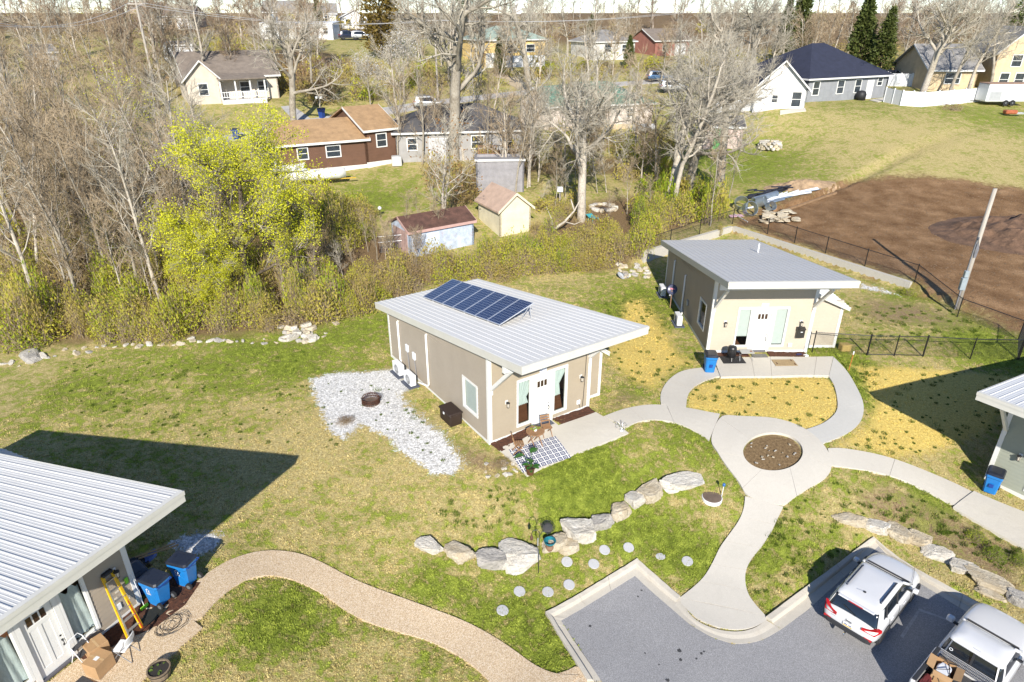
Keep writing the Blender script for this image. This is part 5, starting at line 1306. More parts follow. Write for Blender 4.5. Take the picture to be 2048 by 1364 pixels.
def wheel(parent, x, y, r=.36):
    s = 1 if y > 0 else -1
    w = MB().lathe([(r * .62, -.11), (r * .95, -.11), (r, -.07), (r, .07), (r * .95, .11), (r * .62, .11)], 24); w.xf(Matrix.Translation((x, y, r)) @ Matrix.Rotation(PI / 2, 4, 'X')); wo = w.build('wheel', TYRE, parent)
    h = MB().lathe([(.03, -.115), (r * .6, -.10), (r * .64, -.07), (r * .64, .07), (r * .6, .10), (.03, .115)], 20); h.xf(Matrix.Translation((x, y, r)) @ Matrix.Rotation(PI / 2, 4, 'X')); h.build('rim', HUBG, wo)
def side_panel(x_b0, x_b1, x_t0, x_t1, zb, zt, wf, s, off=.008):
    return MB().add([(x_b0, s * (wf(zb) + off), zb), (x_b1, s * (wf(zb) + off), zb), (x_t1, s * (wf(zt) + off), zt), (x_t0, s * (wf(zt) + off), zt), (x_b0, s * (wf(zb) - .02), zb), (x_b1, s * (wf(zb) - .02), zb), (x_t1, s * (wf(zt) - .02), zt), (x_t0, s * (wf(zt) - .02), zt)],
                    [(0, 1, 2, 3), (4, 7, 6, 5), (0, 4, 5, 1), (1, 5, 6, 2), (2, 6, 7, 3), (3, 7, 4, 0)])
def cross_panel(xb, xt, wb, wt, zb, zt, off, curve=.05, n=8):
    b = MB()
    for i in range(n + 1):
        t = -1 + 2 * i / n; bow = -curve * t * t * (1 if off > 0 else -1)
        b.v += [(xb + off + bow, t * wb, zb), (xt + off + bow, t * wt, zt)]
    b.f = [(i * 2, i * 2 + 2, i * 2 + 3, i * 2 + 1) for i in range(n)]
    return b
zl = -2.11
ra_ = Vector(gz(1694, 1251, zl + .65)); fa_ = Vector(gz(1803, 1113, zl + .85))
hd = math.atan2(fa_.y - ra_.y, fa_.x - ra_.x); mid = (ra_ + fa_) / 2
suv = thing('parked_car', 'white hatchback-style utility car with roof rails and red tail lights', 'car', (mid.x, mid.y, float(Tz(mid.x, mid.y)) - .004), hd)
suv.scale = (.985, 1.0, 1.0)
sb = body_loft([(-2.21, .52, .60, .70, .60, .75, .66, .90, .50, .98), (-2.13, .42, .74, .86, .55, .80, .82, .98, .68, 1.05), (-1.85, .34, .84, .93, .5, .82, .90, 1.0, .80, 1.09), (-1.2, .32, .86, .94, .5, .84, .91, 1.0, .82, 1.09), (0, .32, .86, .925, .5, .82, .89, .98, .81, 1.05),
                (.9, .32, .86, .93, .5, .80, .88, .96, .79, 1.04), (1.5, .34, .84, .93, .5, .76, .85, .92, .70, .99), (1.95, .38, .76, .88, .5, .70, .78, .84, .60, .92), (2.14, .44, .62, .74, .52, .66, .66, .76, .48, .84), (2.21, .5, .45, .55, .55, .62, .5, .70, .36, .74)])
sbo = sb.build('body', CARW, suv, smooth=True, sub=2)
MB().loft([rr(-2.07, 1.02, .82, .13, .98), rr(-2.03, .90, .80, .13, 1.08), rr(-1.80, .26, .69, .13, 1.50), rr(-1.76, .18, .67, .13, 1.53)]).build('glasshouse', CARG, suv, smooth=True)
MB().loft([rr(-1.90, .30, .70, .15, 1.49), rr(-1.93, .27, .70, .15, 1.535), rr(-1.86, .18, .67, .15, 1.585), rr(-1.66, .02, .60, .15, 1.63), rr(-1.25, -.3, .40, .12, 1.65)]).build('roof', CARW, suv, smooth=True)
for s in (-1, 1):
    MB().tube([(1.0, s * .79, 1.03), (.62, s * .765, 1.26), (.24, s * .67, 1.52)], [.06, .05, .045], 8).build('pillar', CARW, suv, smooth=True)
    MB().tube([(-.34, s * .815, 1.05), (-.34, s * .70, 1.52)], .035, 6).build('pillar', CARB, suv)
    MB().tube([(-1.24, s * .815, 1.05), (-1.22, s * .70, 1.52)], .03, 6).build('pillar', CARB, suv)
    MB().loft([[(-1.97, s * .79, 1.0), (-1.62, s * .835, 1.0), (-1.58, s * .85, 1.04), (-1.99, s * .80, 1.04)], [(-1.80, s * .68, 1.50), (-1.50, s * .71, 1.50), (-1.47, s * .72, 1.53), (-1.81, s * .69, 1.53)]]).build('pillar', CARW, suv)
wf = lambda z: .80 - (z - 1.08) * (.115 / .42)
for s in (-1, 1):
    MB().tube([(-1.45, s * .56, 1.625), (-1.38, s * .57, 1.69), (-.2, s * .57, 1.68), (-.05, s * .57, 1.60)], .028, 8).build('roof_rail', mat('rail_dark', (.03, .04, .07), .25, .3), suv, smooth=True)
    m_ = MB().cbox(.60, .78, s * .93 if s > 0 else s * 1.12, s * 1.12 if s > 0 else s * .93, 1.0, 1.16, .04); m_.build('mirror', CARW, suv)
    MB().box(.62, .7, min(s * .82, s * .95), max(s * .82, s * .95), 1.0, 1.05).build('mirror_arm', CARB, suv)
    for x in (-.95, .10): MB().cbox(x - .11, x + .11, min(s * .915, s * .95), max(s * .915, s * .95), .86, .90, .01).build('door_handle', CARW, suv)
    MB().loft([[(-2.1, s * .42, .96), (-2.1, s * .42, .85), (-2.05, s * .78, .82), (-1.90, s * .88, .92), (-1.93, s * .86, 1.05), (-2.05, s * .76, 1.03)], [(-2.24, s * .42, .96), (-2.24, s * .42, .87), (-2.17, s * .83, .83), (-1.90, s * .955, .92), (-1.93, s * .94, 1.05), (-2.16, s * .81, 1.03)]]).build('tail_light', REDL, suv)
    MB().box(-2.205, -2.16, min(s * .55, s * .80), max(s * .55, s * .80), .56, .62).build('reflector', REDL, suv)
    side_panel(-1.9, 1.9, -1.9, 1.9, .30, .46, lambda z: .90, s, .02).build('sill_cladding', CARB, suv)
    for x in (-1.36, 1.36):
        wheel(suv, x, s * .80)
        ar = MB().tube([(x + .43 * math.cos(k * PI / 10), s * .925, .36 + .43 * math.sin(k * PI / 10)) for k in range(11)], .035, 6); ar.build('wheel_arch', CARB, suv)
MB().tube([(.98, -.72 + .12 * k, 1.075) for k in range(13)], .03, 6).build('wiper_cowl', CARB, suv)
MB().cbox(-2.02, -1.75, -.60, .60, 1.515, 1.56, .018).build('spoiler', CARW, suv); MB().cbox(-2.035, -2.01, -.24, .24, 1.52, 1.555, .006).build('brake_light', REDL, suv)
MB().loft([[(-2.16, y_, z_) for y_, z_ in ((-.78, .40), (.78, .40), (.82, .62), (-.82, .62))], [(-2.24, y_, z_) for y_, z_ in ((-.62, .42), (.62, .42), (.66, .58), (-.66, .58))]]).build('bumper', CARB, suv)
pl = MB().box(-2.235, -2.222, -.155, .155, .66, .80).build('number_plate', PLAST, suv); MB().box(-2.238, -2.2355, -.15, .15, .66, .70).build('plate_band', mat('plate_yellow', (.65, .42, .02), .5), pl)
MB().box(-2.2375, -2.2352, -.12, -.03, .72, .765).box(-2.2375, -2.2352, .02, .12, .72, .765).build('plate_marks', mat('plate_blue', (.16, .18, .34), .5, var=.6, vscale=30), pl)
text_obj('badge', 'Jeep', .12, BLACKM, suv, (-2.225, .0, .90), (R(75), 0, -PI / 2)); MB().box(-2.20, -2.185, .44, .58, .76, .785).build('badge', mat('grey_print', (.35, .36, .38), .5), suv)
MB().beam((-2.2, 0, .42), (-2.42, 0, .40), .06, .06).lathe([(.03, .42), (.035, .48), (.02, .51)], 10, (-2.40, 0, 0)).build('tow_hitch', CHROME, suv)
MB().lathe([(.05, 1.645), (.05, 1.66), (.02, 1.68)], 10, (-1.35, 0, 0)).tube([(-1.35, 0, 1.67), (-1.62, 0, 1.85)], .006, 5).build('antenna', CARB, suv)
MB().tube([(-2.08, -.1, 1.12), (-1.99, .35, 1.24)], .012, 5).build('rear_wiper', BLACKM, suv)
for s in (-1, 1):
    for x0, x1 in ((-.33, -.36), (.70, .80), (-1.2, -1.05)):
        MB().tube([(x0, s * .905, 1.03), (x0, s * .932, .84), (x1, s * .932, .55), (x1, s * .9, .46)], .007, 4).build('door_gap', CARB, suv)
MB().tube([(1.02, -.80, 1.045), (1.5, -.70, 1.0), (2.0, -.56, .925), (2.08, 0, .915), (2.0, .56, .925), (1.5, .70, 1.0), (1.02, .80, 1.045)], .006, 4).build('hood_gap', CARB, suv)
# pickup
P1 = Vector(gz(1878, 1283, zl + 1.1)); P2 = Vector(gz(1821, 1341, zl + 1.1)); fd = (P1 - P2).normalized(); hd2 = math.atan2(fd.y, fd.x) * .5 + hd * .5
fd = Vector((math.cos(hd2), math.sin(hd2), 0)); rt = Vector((fd.y, -fd.x, 0))
oc = P1 + rt * .95 + fd * .55
pk = thing('pickup_truck', 'white pickup truck with a loaded bed cut by the lower right edge', 'pickup truck', (oc.x, oc.y, float(Tz(oc.x, oc.y)) - .004), hd2)
body_loft([(-.62, .40, .86, .95, .5, .85, .93, 1.05, .84, 1.12), (-.4, .36, .88, .96, .5, .88, .94, 1.06, .86, 1.14), (.6, .36, .88, .96, .5, .88, .93, 1.04, .85, 1.12), (1.15, .36, .88, .96, .5, .88, .92, 1.04, .84, 1.12), (1.9, .38, .86, .96, .5, .86, .92, 1.02, .78, 1.10), (2.5, .42, .82, .94, .5, .82, .88, .96, .70, 1.04), (2.74, .46, .70, .84, .55, .78, .76, .90, .58, .97), (2.80, .5, .6, .7, .58, .74, .62, .84, .46, .9)]).build('body', CARW, pk, smooth=True, sub=2)
MB().loft([rr(-.60, 1.25, .86, .12, 1.05), rr(-.58, 1.12, .84, .12, 1.14), rr(-.50, .57, .745, .12, 1.60), rr(-.48, .50, .73, .12, 1.63)]).build('glasshouse', CARG, pk, smooth=True)
MB().loft([rr(-.57, .60, .765, .15, 1.585), rr(-.58, .58, .765, .15, 1.63), rr(-.52, .48, .73, .15, 1.68), rr(-.38, .32, .64, .15, 1.73), rr(-.1, .1, .4, .08, 1.75)]).build('roof', CARW, pk, smooth=True)
for s in (-1, 1):
    MB().tube([(1.22, s * .82, 1.1), (.88, s * .80, 1.34), (.54, s * .72, 1.62)], [.065, .055, .05], 8).build('pillar', CARW, pk, smooth=True)
    MB().loft([[(-.63, s * .70, 1.08), (-.40, s * .885, 1.08), (-.36, s * .87, 1.12), (-.60, s * .69, 1.12)], [(-.54, s * .62, 1.60), (-.36, s * .765, 1.60), (-.34, s * .77, 1.62), (-.53, s * .62, 1.62)]]).build('pillar', CARW, pk)
MB().box(-.60, -.555, -.03, .03, 1.1, 1.6).build('window_bar', CARB, pk)
MB().tube([(1.24, -.75 + .125 * k, 1.15) for k in range(13)], .035, 6).build('wiper_cowl', CARB, pk)
for s in (-1, 1):
    MB().cbox(.72, .92, min(s * .99, s * 1.22), max(s * .99, s * 1.22), 1.05, 1.28, .05).build('mirror', CARW, pk); MB().box(.76, .84, min(s * .86, s * 1.0), max(s * .86, s * 1.0), 1.08, 1.14).build('mirror_arm', CARB, pk)
    MB().cbox(-2.55, -.62, min(s * .82, s * .96), max(s * .82, s * .96), .45, 1.10, .04).build('bed_side', CARW, pk); MB().cbox(-2.5, -.66, min(s * .80, s * .93), max(s * .80, s * .93), 1.10, 1.135, .015).build('bed_rail', CARB, pk)
    for x in (-1.65, 1.75): wheel(pk, x, s * .82, .39)
MB().box(-2.5, -.6, -.82, .82, .62, .68).build('bed_floor', mat('bed_liner', (.05, .05, .055), .8), pk)
MB().box(-.66, -.61, -.82, .82, .6, 1.10).build('bed_front', CARW, pk)
tg = MB().cbox(-2.62, -2.52, -.82, .82, .5, 1.10, .02).build('tailgate', CARW, pk)
MB().cbox(-2.78, -2.6, -.88, .88, .40, .56, .04).build('bumper', CHROME, pk)
text_obj('window_sticker', 'o', .22, PLAST, pk, (-.612, .58, 1.30), (R(80), 0, -PI / 2))
MB().cbox(-.49, -.46, -.12, .12, 1.66, 1.70, .01).build('brake_light', mat('grey_print', (.35, .36, .38), .5), pk)
def bed(x, y, z): return pk.matrix_basis @ Vector((x, y, z))
t = thing('mesh_rack', 'silver wire mesh rack across the front of the pickup bed', 'rack', bed(-.85, 0, 1.12), hd2)
b = MB()
for k in range(41): b.beam((-.17, -.78 + k * .039, 0), (.17, -.78 + k * .039, 0), .010, .010)
for x in (-.17, -.06, .06, .17): b.beam((x, -.79, .008), (x, .79, .008), .014, .014)
b.build('wire_grid', CHROME, t)
for s in (-1, 1): MB().beam((0, s * .76, -.46), (0, s * .76, 0), .03, .03).build('leg', CHROME, t)
t = thing('cardboard_box', 'open cardboard box tied down in the pickup bed', 'cardboard box', bed(-1.42, .42, .70), hd2 + .15)
b = MB()
for q in ((-.30, .30, -.27, -.262), (-.30, .30, .262, .27), (-.30, -.292, -.262, .262), (.292, .30, -.262, .262)): b.box(*q, 0, .52)
b.box(-.3, .3, -.262, .262, 0, .01); b.build('carton', CARD, t)
for (a, q) in (((-.30, -.27, .52), 0), ((.30, -.27, .52), 1)):
    pass
for s in (-1, 1):
    MB().hexa([(-.29, s * .27, .515), (.29, s * .27, .515), (.27, s * .47, .56), (-.27, s * .47, .56), (-.29, s * .27, .522), (.29, s * .27, .522), (.27, s * .47, .567), (-.27, s * .47, .567)]).build('flap', CARD, t)
    MB().hexa([(s * .30, -.25, .515), (s * .30, .25, .515), (s * .46, .24, .44), (s * .46, -.24, .44), (s * .30, -.25, .522), (s * .30, .25, .522), (s * .46, .24, .447), (s * .46, -.24, .447)]).build('flap', CARD, t)
o = link('pillow', rock_mesh('pillow', 55, .20, .17, .08, mat('grey_white_cloth', (.60, .62, .66), .9, var=.1), 3, .25, 1), None, bed(-1.42, .42, 1.10), hd2); tag(o, 'grey-white bundle inside the open box in the pickup', 'bundle')
o = MB().tube([bed(-.9, .75, 1.16), bed(-1.15, .5, 1.27), bed(-1.4, .3, 1.26), bed(-1.7, .62, 1.20), bed(-1.95, .30, 1.0)], .014, 6).tube([bed(-.95, .2, 1.16), bed(-1.25, .4, 1.3), bed(-1.8, .1, 1.05)], .014, 6).build('bungee_cord', BLACKM); tag(o, 'black elastic cords over the open box in the pickup', 'cord')
t = thing('trimmer', 'green and black garden machine in the pickup bed', 'garden tool', bed(-1.98, .30, .80), hd2 - .5)
c_ = MB().lathe([(.05, -.28), (.10, -.24), (.10, .10), (.07, .2), (.05, .28)], 12).xf(Matrix.Rotation(PI / 2, 4, 'Y') @ Matrix.Rotation(.2, 4, 'X')); c_.build('motor', mat('bright_green', (.06, .50, .03), .35), t)
MB().tube([(.25, 0, 0), (.6, -.2, .05)], .03, 8).build('shaft', BLACKM, t); MB().cbox(-.25, -.12, -.1, .1, -.08, .14, .03).build('grip', BLACKM, t)
lump('foil_sheet', 'crumpled silver sheet in the pickup bed', 'sheet', bed(-1.75, -.25, .80), (.38, .30, .10), mat('silver_foil', (.55, .57, .6), .3, .7, var=.4, vscale=7, bump=1, bscale=9), 61, hd2)
lump('tool_bag', 'dark red bag in the corner of the pickup bed', 'bag', bed(-1.98, .66, .80), (.22, .14, .14), mat('dark_red_bag', (.10, .012, .014), .8), 62, hd2)
t = thing('hand_tools', 'orange and blue hand tools lying in the pickup bed', 'tools', bed(-2.2, .1, .78), hd2)
MB().beam((-.1, .3, 0), (.2, -.3, .08), .04, .03).build('handle', ORG, t); MB().beam((.15, .25, .05), (.25, -.1, .12), .04, .03).build('handle', DKBL, t)
# painted stall line and oil spots
MRK = mat('worn_white_paint', (.36, .36, .37), .9, var=.3, vscale=9)
o = slab_strip('stall_mark', [(1800, 1272), (1838, 1216), (1900, 1240)], [(1806, 1277), (1841, 1222), (1900, 1243)], [], MRK, .0035, None, smooth=0, n=12, skirt=0, piece='paint_line'); PAVED.pop()
OIL = mat('oil_spot', (.05, .05, .052), .8, var=.3)
for k, (px, py, r_) in enumerate([(1393, 1317, .06), (1403, 1307, .08), (1408, 1303, .06), (1359, 1301, .12), (1361, 1319, .1), (1283, 1181, .07), (1276, 1193, .06), (1180, 1252, .1), (1290, 1306, .06), (1318, 1329, .05), (1335, 1360, .1)]):
    g_ = G(px, py); n = 14; rg = random.Random(k)
    r_ *= .6
    poly = [(g_.x + r_ * rg.uniform(.6, 1.3) * math.cos(i * 2 * PI / n), g_.y + r_ * rg.uniform(.6, 1.3) * math.sin(i * 2 * PI / n)) for i in range(n)]
    structure(draped_poly('oil_stain', poly, OIL, .001, .5, 0, pave=False))

# ------------------------------------------------------------------ retaining wall, fences, pole
rw = thing('retaining_wall', 'pale cast concrete retaining wall bending behind the cream cottage', 'wall')
def wall_run(a, b, za, zb_, th=.28, name='wall_section'):
    a = Vector(a); b = Vector(b); d_ = Vector((b.x - a.x, b.y - a.y, 0)); n_ = Vector((-d_.y, d_.x, 0)).normalized() * th
    MB().hexa([(a.x, a.y, -.5), (b.x, b.y, -.5), (b.x + n_.x, b.y + n_.y, -.5), (a.x + n_.x, a.y + n_.y, -.5), (a.x, a.y, za), (b.x, b.y, zb_), (b.x + n_.x, b.y + n_.y, zb_), (a.x + n_.x, a.y + n_.y, za)]).build(name, RETW, rw)
Lp, Cp, Rp = Vector(WALL_L), Vector(WALL_C), Vector(WALL_R)
def lerp(a, b, t): return a * (1 - t) + b * t
for i in range(3): wall_run(lerp(Lp, Cp, i / 3), lerp(Lp, Cp, (i + .997) / 3), 1.2, 1.2)
for i in range(6): wall_run(lerp(Cp, Rp, i / 6) + Vector((0, 0, 0)), lerp(Cp, Rp, (i + .998) / 6), 1.2 - .25 * i / 6, 1.2 - .25 * (i + 1) / 6)
FBLK = mat('black_vinyl_fence', (.012, .012, .013), .4, var=.2)
def chain_fence(label, pts, h=1.22, name='chain_link_fence', mesh=.085, mids=0, cat='fence', frame=False):
    pts = [Vector(p) for p in pts]
    t = thing(name, label, cat, pts[0]); o = pts[0]
    for p in pts: MB().tube([p - o - Vector((0, 0, .15)), p - o + Vector((0, 0, h + .05))], .032, 6).lathe([(.036, h + .05), (.03, h + .09), (.01, h + .11)], 6, tuple(p - o)).build('post', FBLK, t)
    for a, b in zip(pts[:-1], pts[1:]):
        MB().tube([a - o + Vector((0, 0, h)), b - o + Vector((0, 0, h))], .022, 6).build('top_rail', FBLK, t)
        if frame: MB().tube([a - o + Vector((0, 0, .08)), b - o + Vector((0, 0, .08))], .022, 6).build('bottom_rail', FBLK, t); MB().tube([a - o + Vector((0, 0, .1)), b - o + Vector((0, 0, h))], .008, 4).build('brace', FBLK, t)
        L = (b - a).length; u = (b - a) / L; n = int((L + h) / mesh); m_ = MB()
        for s in (1, -1):
            for k in range(n):
                x0 = k * mesh - (h if s > 0 else 0); xa, za, xb, zb_ = (x0, 0, x0 + h, h) if s > 0 else (x0, h, x0 + h, 0)
                xa2 = max(xa, 0); xb2 = min(xb, L)
                if xb2 - xa2 < .02: continue
                f = lambda x: za + (zb_ - za) * (x - xa) / (xb - xa)
                m_.tube([a - o + u * xa2 + Vector((0, 0, f(xa2) + .03)), a - o + u * xb2 + Vector((0, 0, f(xb2) + .03))], .0035, 3, cap=False)
        m_.build('wire_mesh', FBLK, t)
    return t
nLC = Vector((-(Cp - Lp).y, (Cp - Lp).x, 0)).normalized() * .55; nCR = Vector((-(Rp - Cp).y, (Rp - Cp).x, 0)).normalized() * .55
f1 = [lerp(Lp, Cp, t) + nLC for t in (0, .33, .66)] + [Cp + (nLC + nCR) * .6] + [lerp(Cp, Rp, t) + nCR for t in (.2, .37, .55, .76, 1.0)]
chain_fence('black chain-link fence above the concrete retaining wall', [on(p.x, p.y) for p in f1] + [G(1914, 634), G(2036, 680)])
ff = [G(1624, 704), G(1733, 711)]
chain_fence('short black chain-link fence from the cream cottage to the gate', ff)
chain_fence('black chain-link gate with two leaves beside the cream cottage yard', [G(1734, 711), G(1788, 712), G(1845, 713)], name='chain_link_gate', frame=True, cat='gate')
chain_fence('black chain-link fence right of the gate towards the right edge', [G(1846, 713), G(1940, 718), G(2034, 719), G(2036, 680)])
chain_fence('black chain-link fence leaving the frame at the right edge', [G(2037, 719), G(2130, 720)])
o = MB().cbox(-.28, .28, -.22, .22, 0, .4, .04).build('straw_bale', mat('straw_bale', (.50, .36, .12), .95, var=.4, vscale=12, stretch=(1, 8, 8), bump=1, bscale=30), None, loc=ground_at(h_two, 7.9, .2), rot=.1); tag(o, 'yellow straw bale against the cream cottage lean-to', 'straw bale')
pb = G(1913, 617)
t = thing('utility_pole', 'weathered wooden utility pole with grey meter box on the dirt lot', 'utility pole', pb)
dxp, dyp, dzp = ray(1997, 378); tt_ = math.hypot(pb.x, pb.y) / math.hypot(dxp, dyp); PH = CAM_H + dzp * tt_ - pb.z
MB().tube([(0, 0, -.3), (.02, 0, PH * .5), (.05, 0, PH)], [.15, .135, .11], 12).build('pole', mat('weathered_pole', (.40, .36, .31), .9, var=.25, vscale=6, stretch=(4, 4, .3)), t, smooth=True)
MB().cbox(-.40, -.06, -.32, -.10, 1.35, 2.15, .02).build('meter_box', mat('meter_grey', (.36, .42, .46), .4, .3), t); MB().cbox(-.34, -.08, -.30, -.10, 2.18, 2.6, .02).build('meter_socket', mat('meter_grey', (.36, .42, .46), .4, .3), t)
MB().tube([(-.2, -.16, 0), (-.2, -.16, 1.4)], .045, 8).tube([(-.2, -.16, 2.6), (-.17, -.14, PH * .55), (-.1, -.12, PH * .62)], .025, 6).build('conduit', mat('grey_conduit', (.22, .22, .24), .6), t)
b = MB()
for k in range(7): b.tube([(-.05 - .02 * k, -.14 - .015 * k, PH * .62), (-.10 + .03 * k, -.2, PH * .52), (-.05 + .02 * k, -.16, PH * .45)], .012, 4)
b.build('wire_bundle', mat('grey_conduit', (.22, .22, .24), .6), t)
# dirt heap and clods
def mound(label, px, py, sx, sy, sz, seed, m_):
    g_ = G(px, py); b = MB(); n = 40; rg = random.Random(seed)
    for i in range(n + 1):
        for j in range(n + 1):
            x = (i / n * 2 - 1) * sx; y = (j / n * 2 - 1) * sy; r_ = math.hypot(x / sx, y / sy)
            f = max(0, 1 - r_) ; f = f * f * (3 - 2 * f)
            z_ = sz * f * (1 + .5 * mnoise.noise(Vector((x * .9, y * .9, seed)))) + .16 * mnoise.noise(Vector((x * 2.5, y * 2.5, seed + 3))) * min(1, f * 3) - .03
            b.v.append((x, y, z_ + float(Tz(g_.x + x, g_.y + y)) - g_.z))
    b.f = [(i * (n + 1) + j, (i + 1) * (n + 1) + j, (i + 1) * (n + 1) + j + 1, i * (n + 1) + j + 1) for i in range(n) for j in range(n)]
    return structure(b.build(label, m_, None, loc=g_))
DIRTM = mat('dug_earth', (.13, .075, .045), .95, var=.45, vscale=1.2, bump=1.0, bscale=7)
mound('dirt_mound', 2040, 470, 7.5, 4.5, 1.3, 3, DIRTM); mound('dirt_mound', 1600, 372, 4, 1.6, .6, 5, mat('pale_earth', (.36, .25, .15), .95, var=.35, vscale=2, bump=1, bscale=7))

# ------------------------------------------------------------------ pipe and stone heap
GALV = mat('galvanised_pipe', (.36, .42, .47), .35, .7, var=.15); PVCW = mat('pale_pipe', (.62, .64, .68), .5, var=.1)
def pipe_ring(label, px, py, r_, ln, yaw, tilt, up):
    g_ = G(px, py); n = 26
    prof = [(r_, -ln / 2), (r_, ln / 2), (r_ - .03, ln / 2), (r_ - .03, -ln / 2)]
    b = MB()
    for i, (q, z_) in enumerate(prof):
        for k in range(n): a = 2 * PI * k / n; b.v.append((q * math.cos(a), q * math.sin(a), z_))
    for i in range(4):
        for k in range(n): b.f.append((i * n + k, i * n + (k + 1) % n, ((i + 1) % 4) * n + (k + 1) % n, ((i + 1) % 4) * n + k))
    o = b.build('culvert_ring', GALV, None, loc=g_ + Vector((0, 0, up)), rot=(tilt, 0, yaw), smooth=False); tag(o, label, 'pipe ring', 'galvanised rings on the heap')
pipe_ring('front galvanised ring standing at the corner of the pipe heap', 1498, 432, .62, .5, .3, R(62), .62)
pipe_ring('left galvanised ring lying behind the front one', 1481, 418, .58, .6, -.4, R(40), .5)
pipe_ring('galvanised ring in the middle of the pipe heap', 1521, 414, .48, .7, .9, R(70), .5)
pipe_ring('right galvanised ring above the flat stones', 1540, 422, .42, .5, .5, R(55), .42)
for k in range(16):
    a = G(1490 + k * 4.5 + RNG.uniform(-4, 4), 420 - k * 1.6 + RNG.uniform(-3, 3), .12 + .03 * (k % 4)); b_ = G(1560 + k * 5 + RNG.uniform(-12, 12), 398 - k * 1.0 + RNG.uniform(-6, 4), .15 + .04 * (k % 3))
    o = MB().tube([a, b_], RNG.choice([.05, .07, .09]), 8).build('pipe', PVCW if k % 3 else GALV); tag(o, 'long pale pipe in the heap beside the dirt lot', 'pipe', 'long pipes on the heap')
o = MB().tube([G(1505, 408, .35), G(1552, 396, .4)], .26, 16).build('duct', GALV); tag(o, 'thick grey duct lying across the pipe heap', 'duct')
a, b_ = G(1566, 424, .1), G(1672, 388, .12)
o = MB().beam(a, b_, .16, .2).build('timber_edge', mat('old_timber', (.24, .15, .08), .9, var=.3), None); tag(o, 'long brown timber along the dirt side of the pipe heap', 'timber')
for k in range(26):
    p = G(1497 + (k % 13) * 6.2 + RNG.uniform(-4, 4), 394 - (k % 13) * .9 + RNG.uniform(-4, 6), .15)
    o = MB().cbox(-.55, .55, -.07, .07, -.05, .05, .01).build('black_batten', mat('black_board', (.02, .022, .035), .5, var=.3), None, loc=p + Vector((0, 0, RNG.uniform(0, .35))), rot=(0, 0, RNG.uniform(.0, .9))); tag(o, 'black board in the dark stack behind the pipes', 'board', 'black boards on the heap')
flat = [rock_mesh('flagstone', 700 + k, .42, .28, .07, LIMET, 2, .15, 3) for k in range(4)]
for k in range(34):
    p = G(1520 + RNG.uniform(0, 72), 434 + RNG.uniform(-8, 12), .08 + RNG.uniform(0, .3))
    o = link('flagstone', flat[k % 4], None, p, (RNG.uniform(-.2, .2), RNG.uniform(-.2, .2), RNG.uniform(0, 6.3))); tag(o, 'flat tan stone in the loose stone pile above the retaining wall', 'stone', 'flat stones in the pile')
t = thing('insulation_scrap', 'pink insulation sheets at the left end of the pipe heap', 'insulation', G(1470, 434, .05))
for k in range(4): MB().box(-.5 + k * .25, -.1 + k * .25, -.3, .3, .02 + .02 * k, .05 + .02 * k).build('sheet', mat('pink_foam', (.62, .40, .48), .8), t)
o = MB().tube([G(1468, 430, .1), G(1494, 452, .35)], .035, 6).build('pale_pole', PVCW); tag(o, 'pale stick leaning out over the retaining wall corner', 'stick')
# ------------------------------------------------------------------ houses and sheds behind
def shingle(name, col): return mat(name, col, .9, var=.22, vscale=1.6, bump=.5, bscale=14, dirt=.25, dirtcol=tuple(c * .6 for c in col))
def siding(name, col, lap=.2):
    if name in MATS: return MATS[name]
    m, nt, b = new_mat(name)
    tc = nt.nodes.new('ShaderNodeTexCoord').outputs['Object']; n = noise_n(nt, tc, 1.3, 5, .6)
    c = ramp(nt, n, [(.3, tuple(x * .85 for x in col)), (.7, tuple(min(1, x * 1.08) for x in col))])
    nt.links.new(c, b.inputs['Base Color']); b.inputs['Roughness'].default_value = .75
    w = nt.nodes.new('ShaderNodeTexWave'); w.wave_type = 'BANDS'; w.bands_direction = 'Z'; w.wave_profile = 'SAW'; w.inputs['Scale'].default_value = 1.0 / lap / 3.14
    nt.links.new(tc, w.inputs['Vector']); bp = nt.nodes.new('ShaderNodeBump'); bp.inputs['Strength'].default_value = .5; bp.inputs['Distance'].default_value = .02
    nt.links.new(w.outputs[0], bp.inputs['Height']); nt.links.new(bp.outputs[0], b.inputs['Normal'])
    MATS[name] = m; return m
BGGL = mat('far_window_pane', (.04, .05, .06), .08, var=.4, spec=.8)
def add_window(H, M, x, z, w, h, door=None):
    fr = MB()
    for a, b, c, d_ in ((x - w / 2 - .1, x - w / 2, z - .1, z + h + .1), (x + w / 2, x + w / 2 + .1, z - .1, z + h + .1), (x - w / 2, x + w / 2, z + h, z + h + .1), (x - w / 2, x + w / 2, z - .1, z)): fr.box(a, b, -.07, 0, c, d_)
    if door is None: fr.box(x - w / 2, x + w / 2, -.05, 0, z + h / 2 - .03, z + h / 2 + .03)
    wo = fr.xf(M).build('door' if door is not None else 'window', WHITE, H)
    MB().box(x - w / 2, x + w / 2, -.03, -.002, z, z + h).xf(M).build('door_leaf' if door is not None else 'pane', door or BGGL, wo)
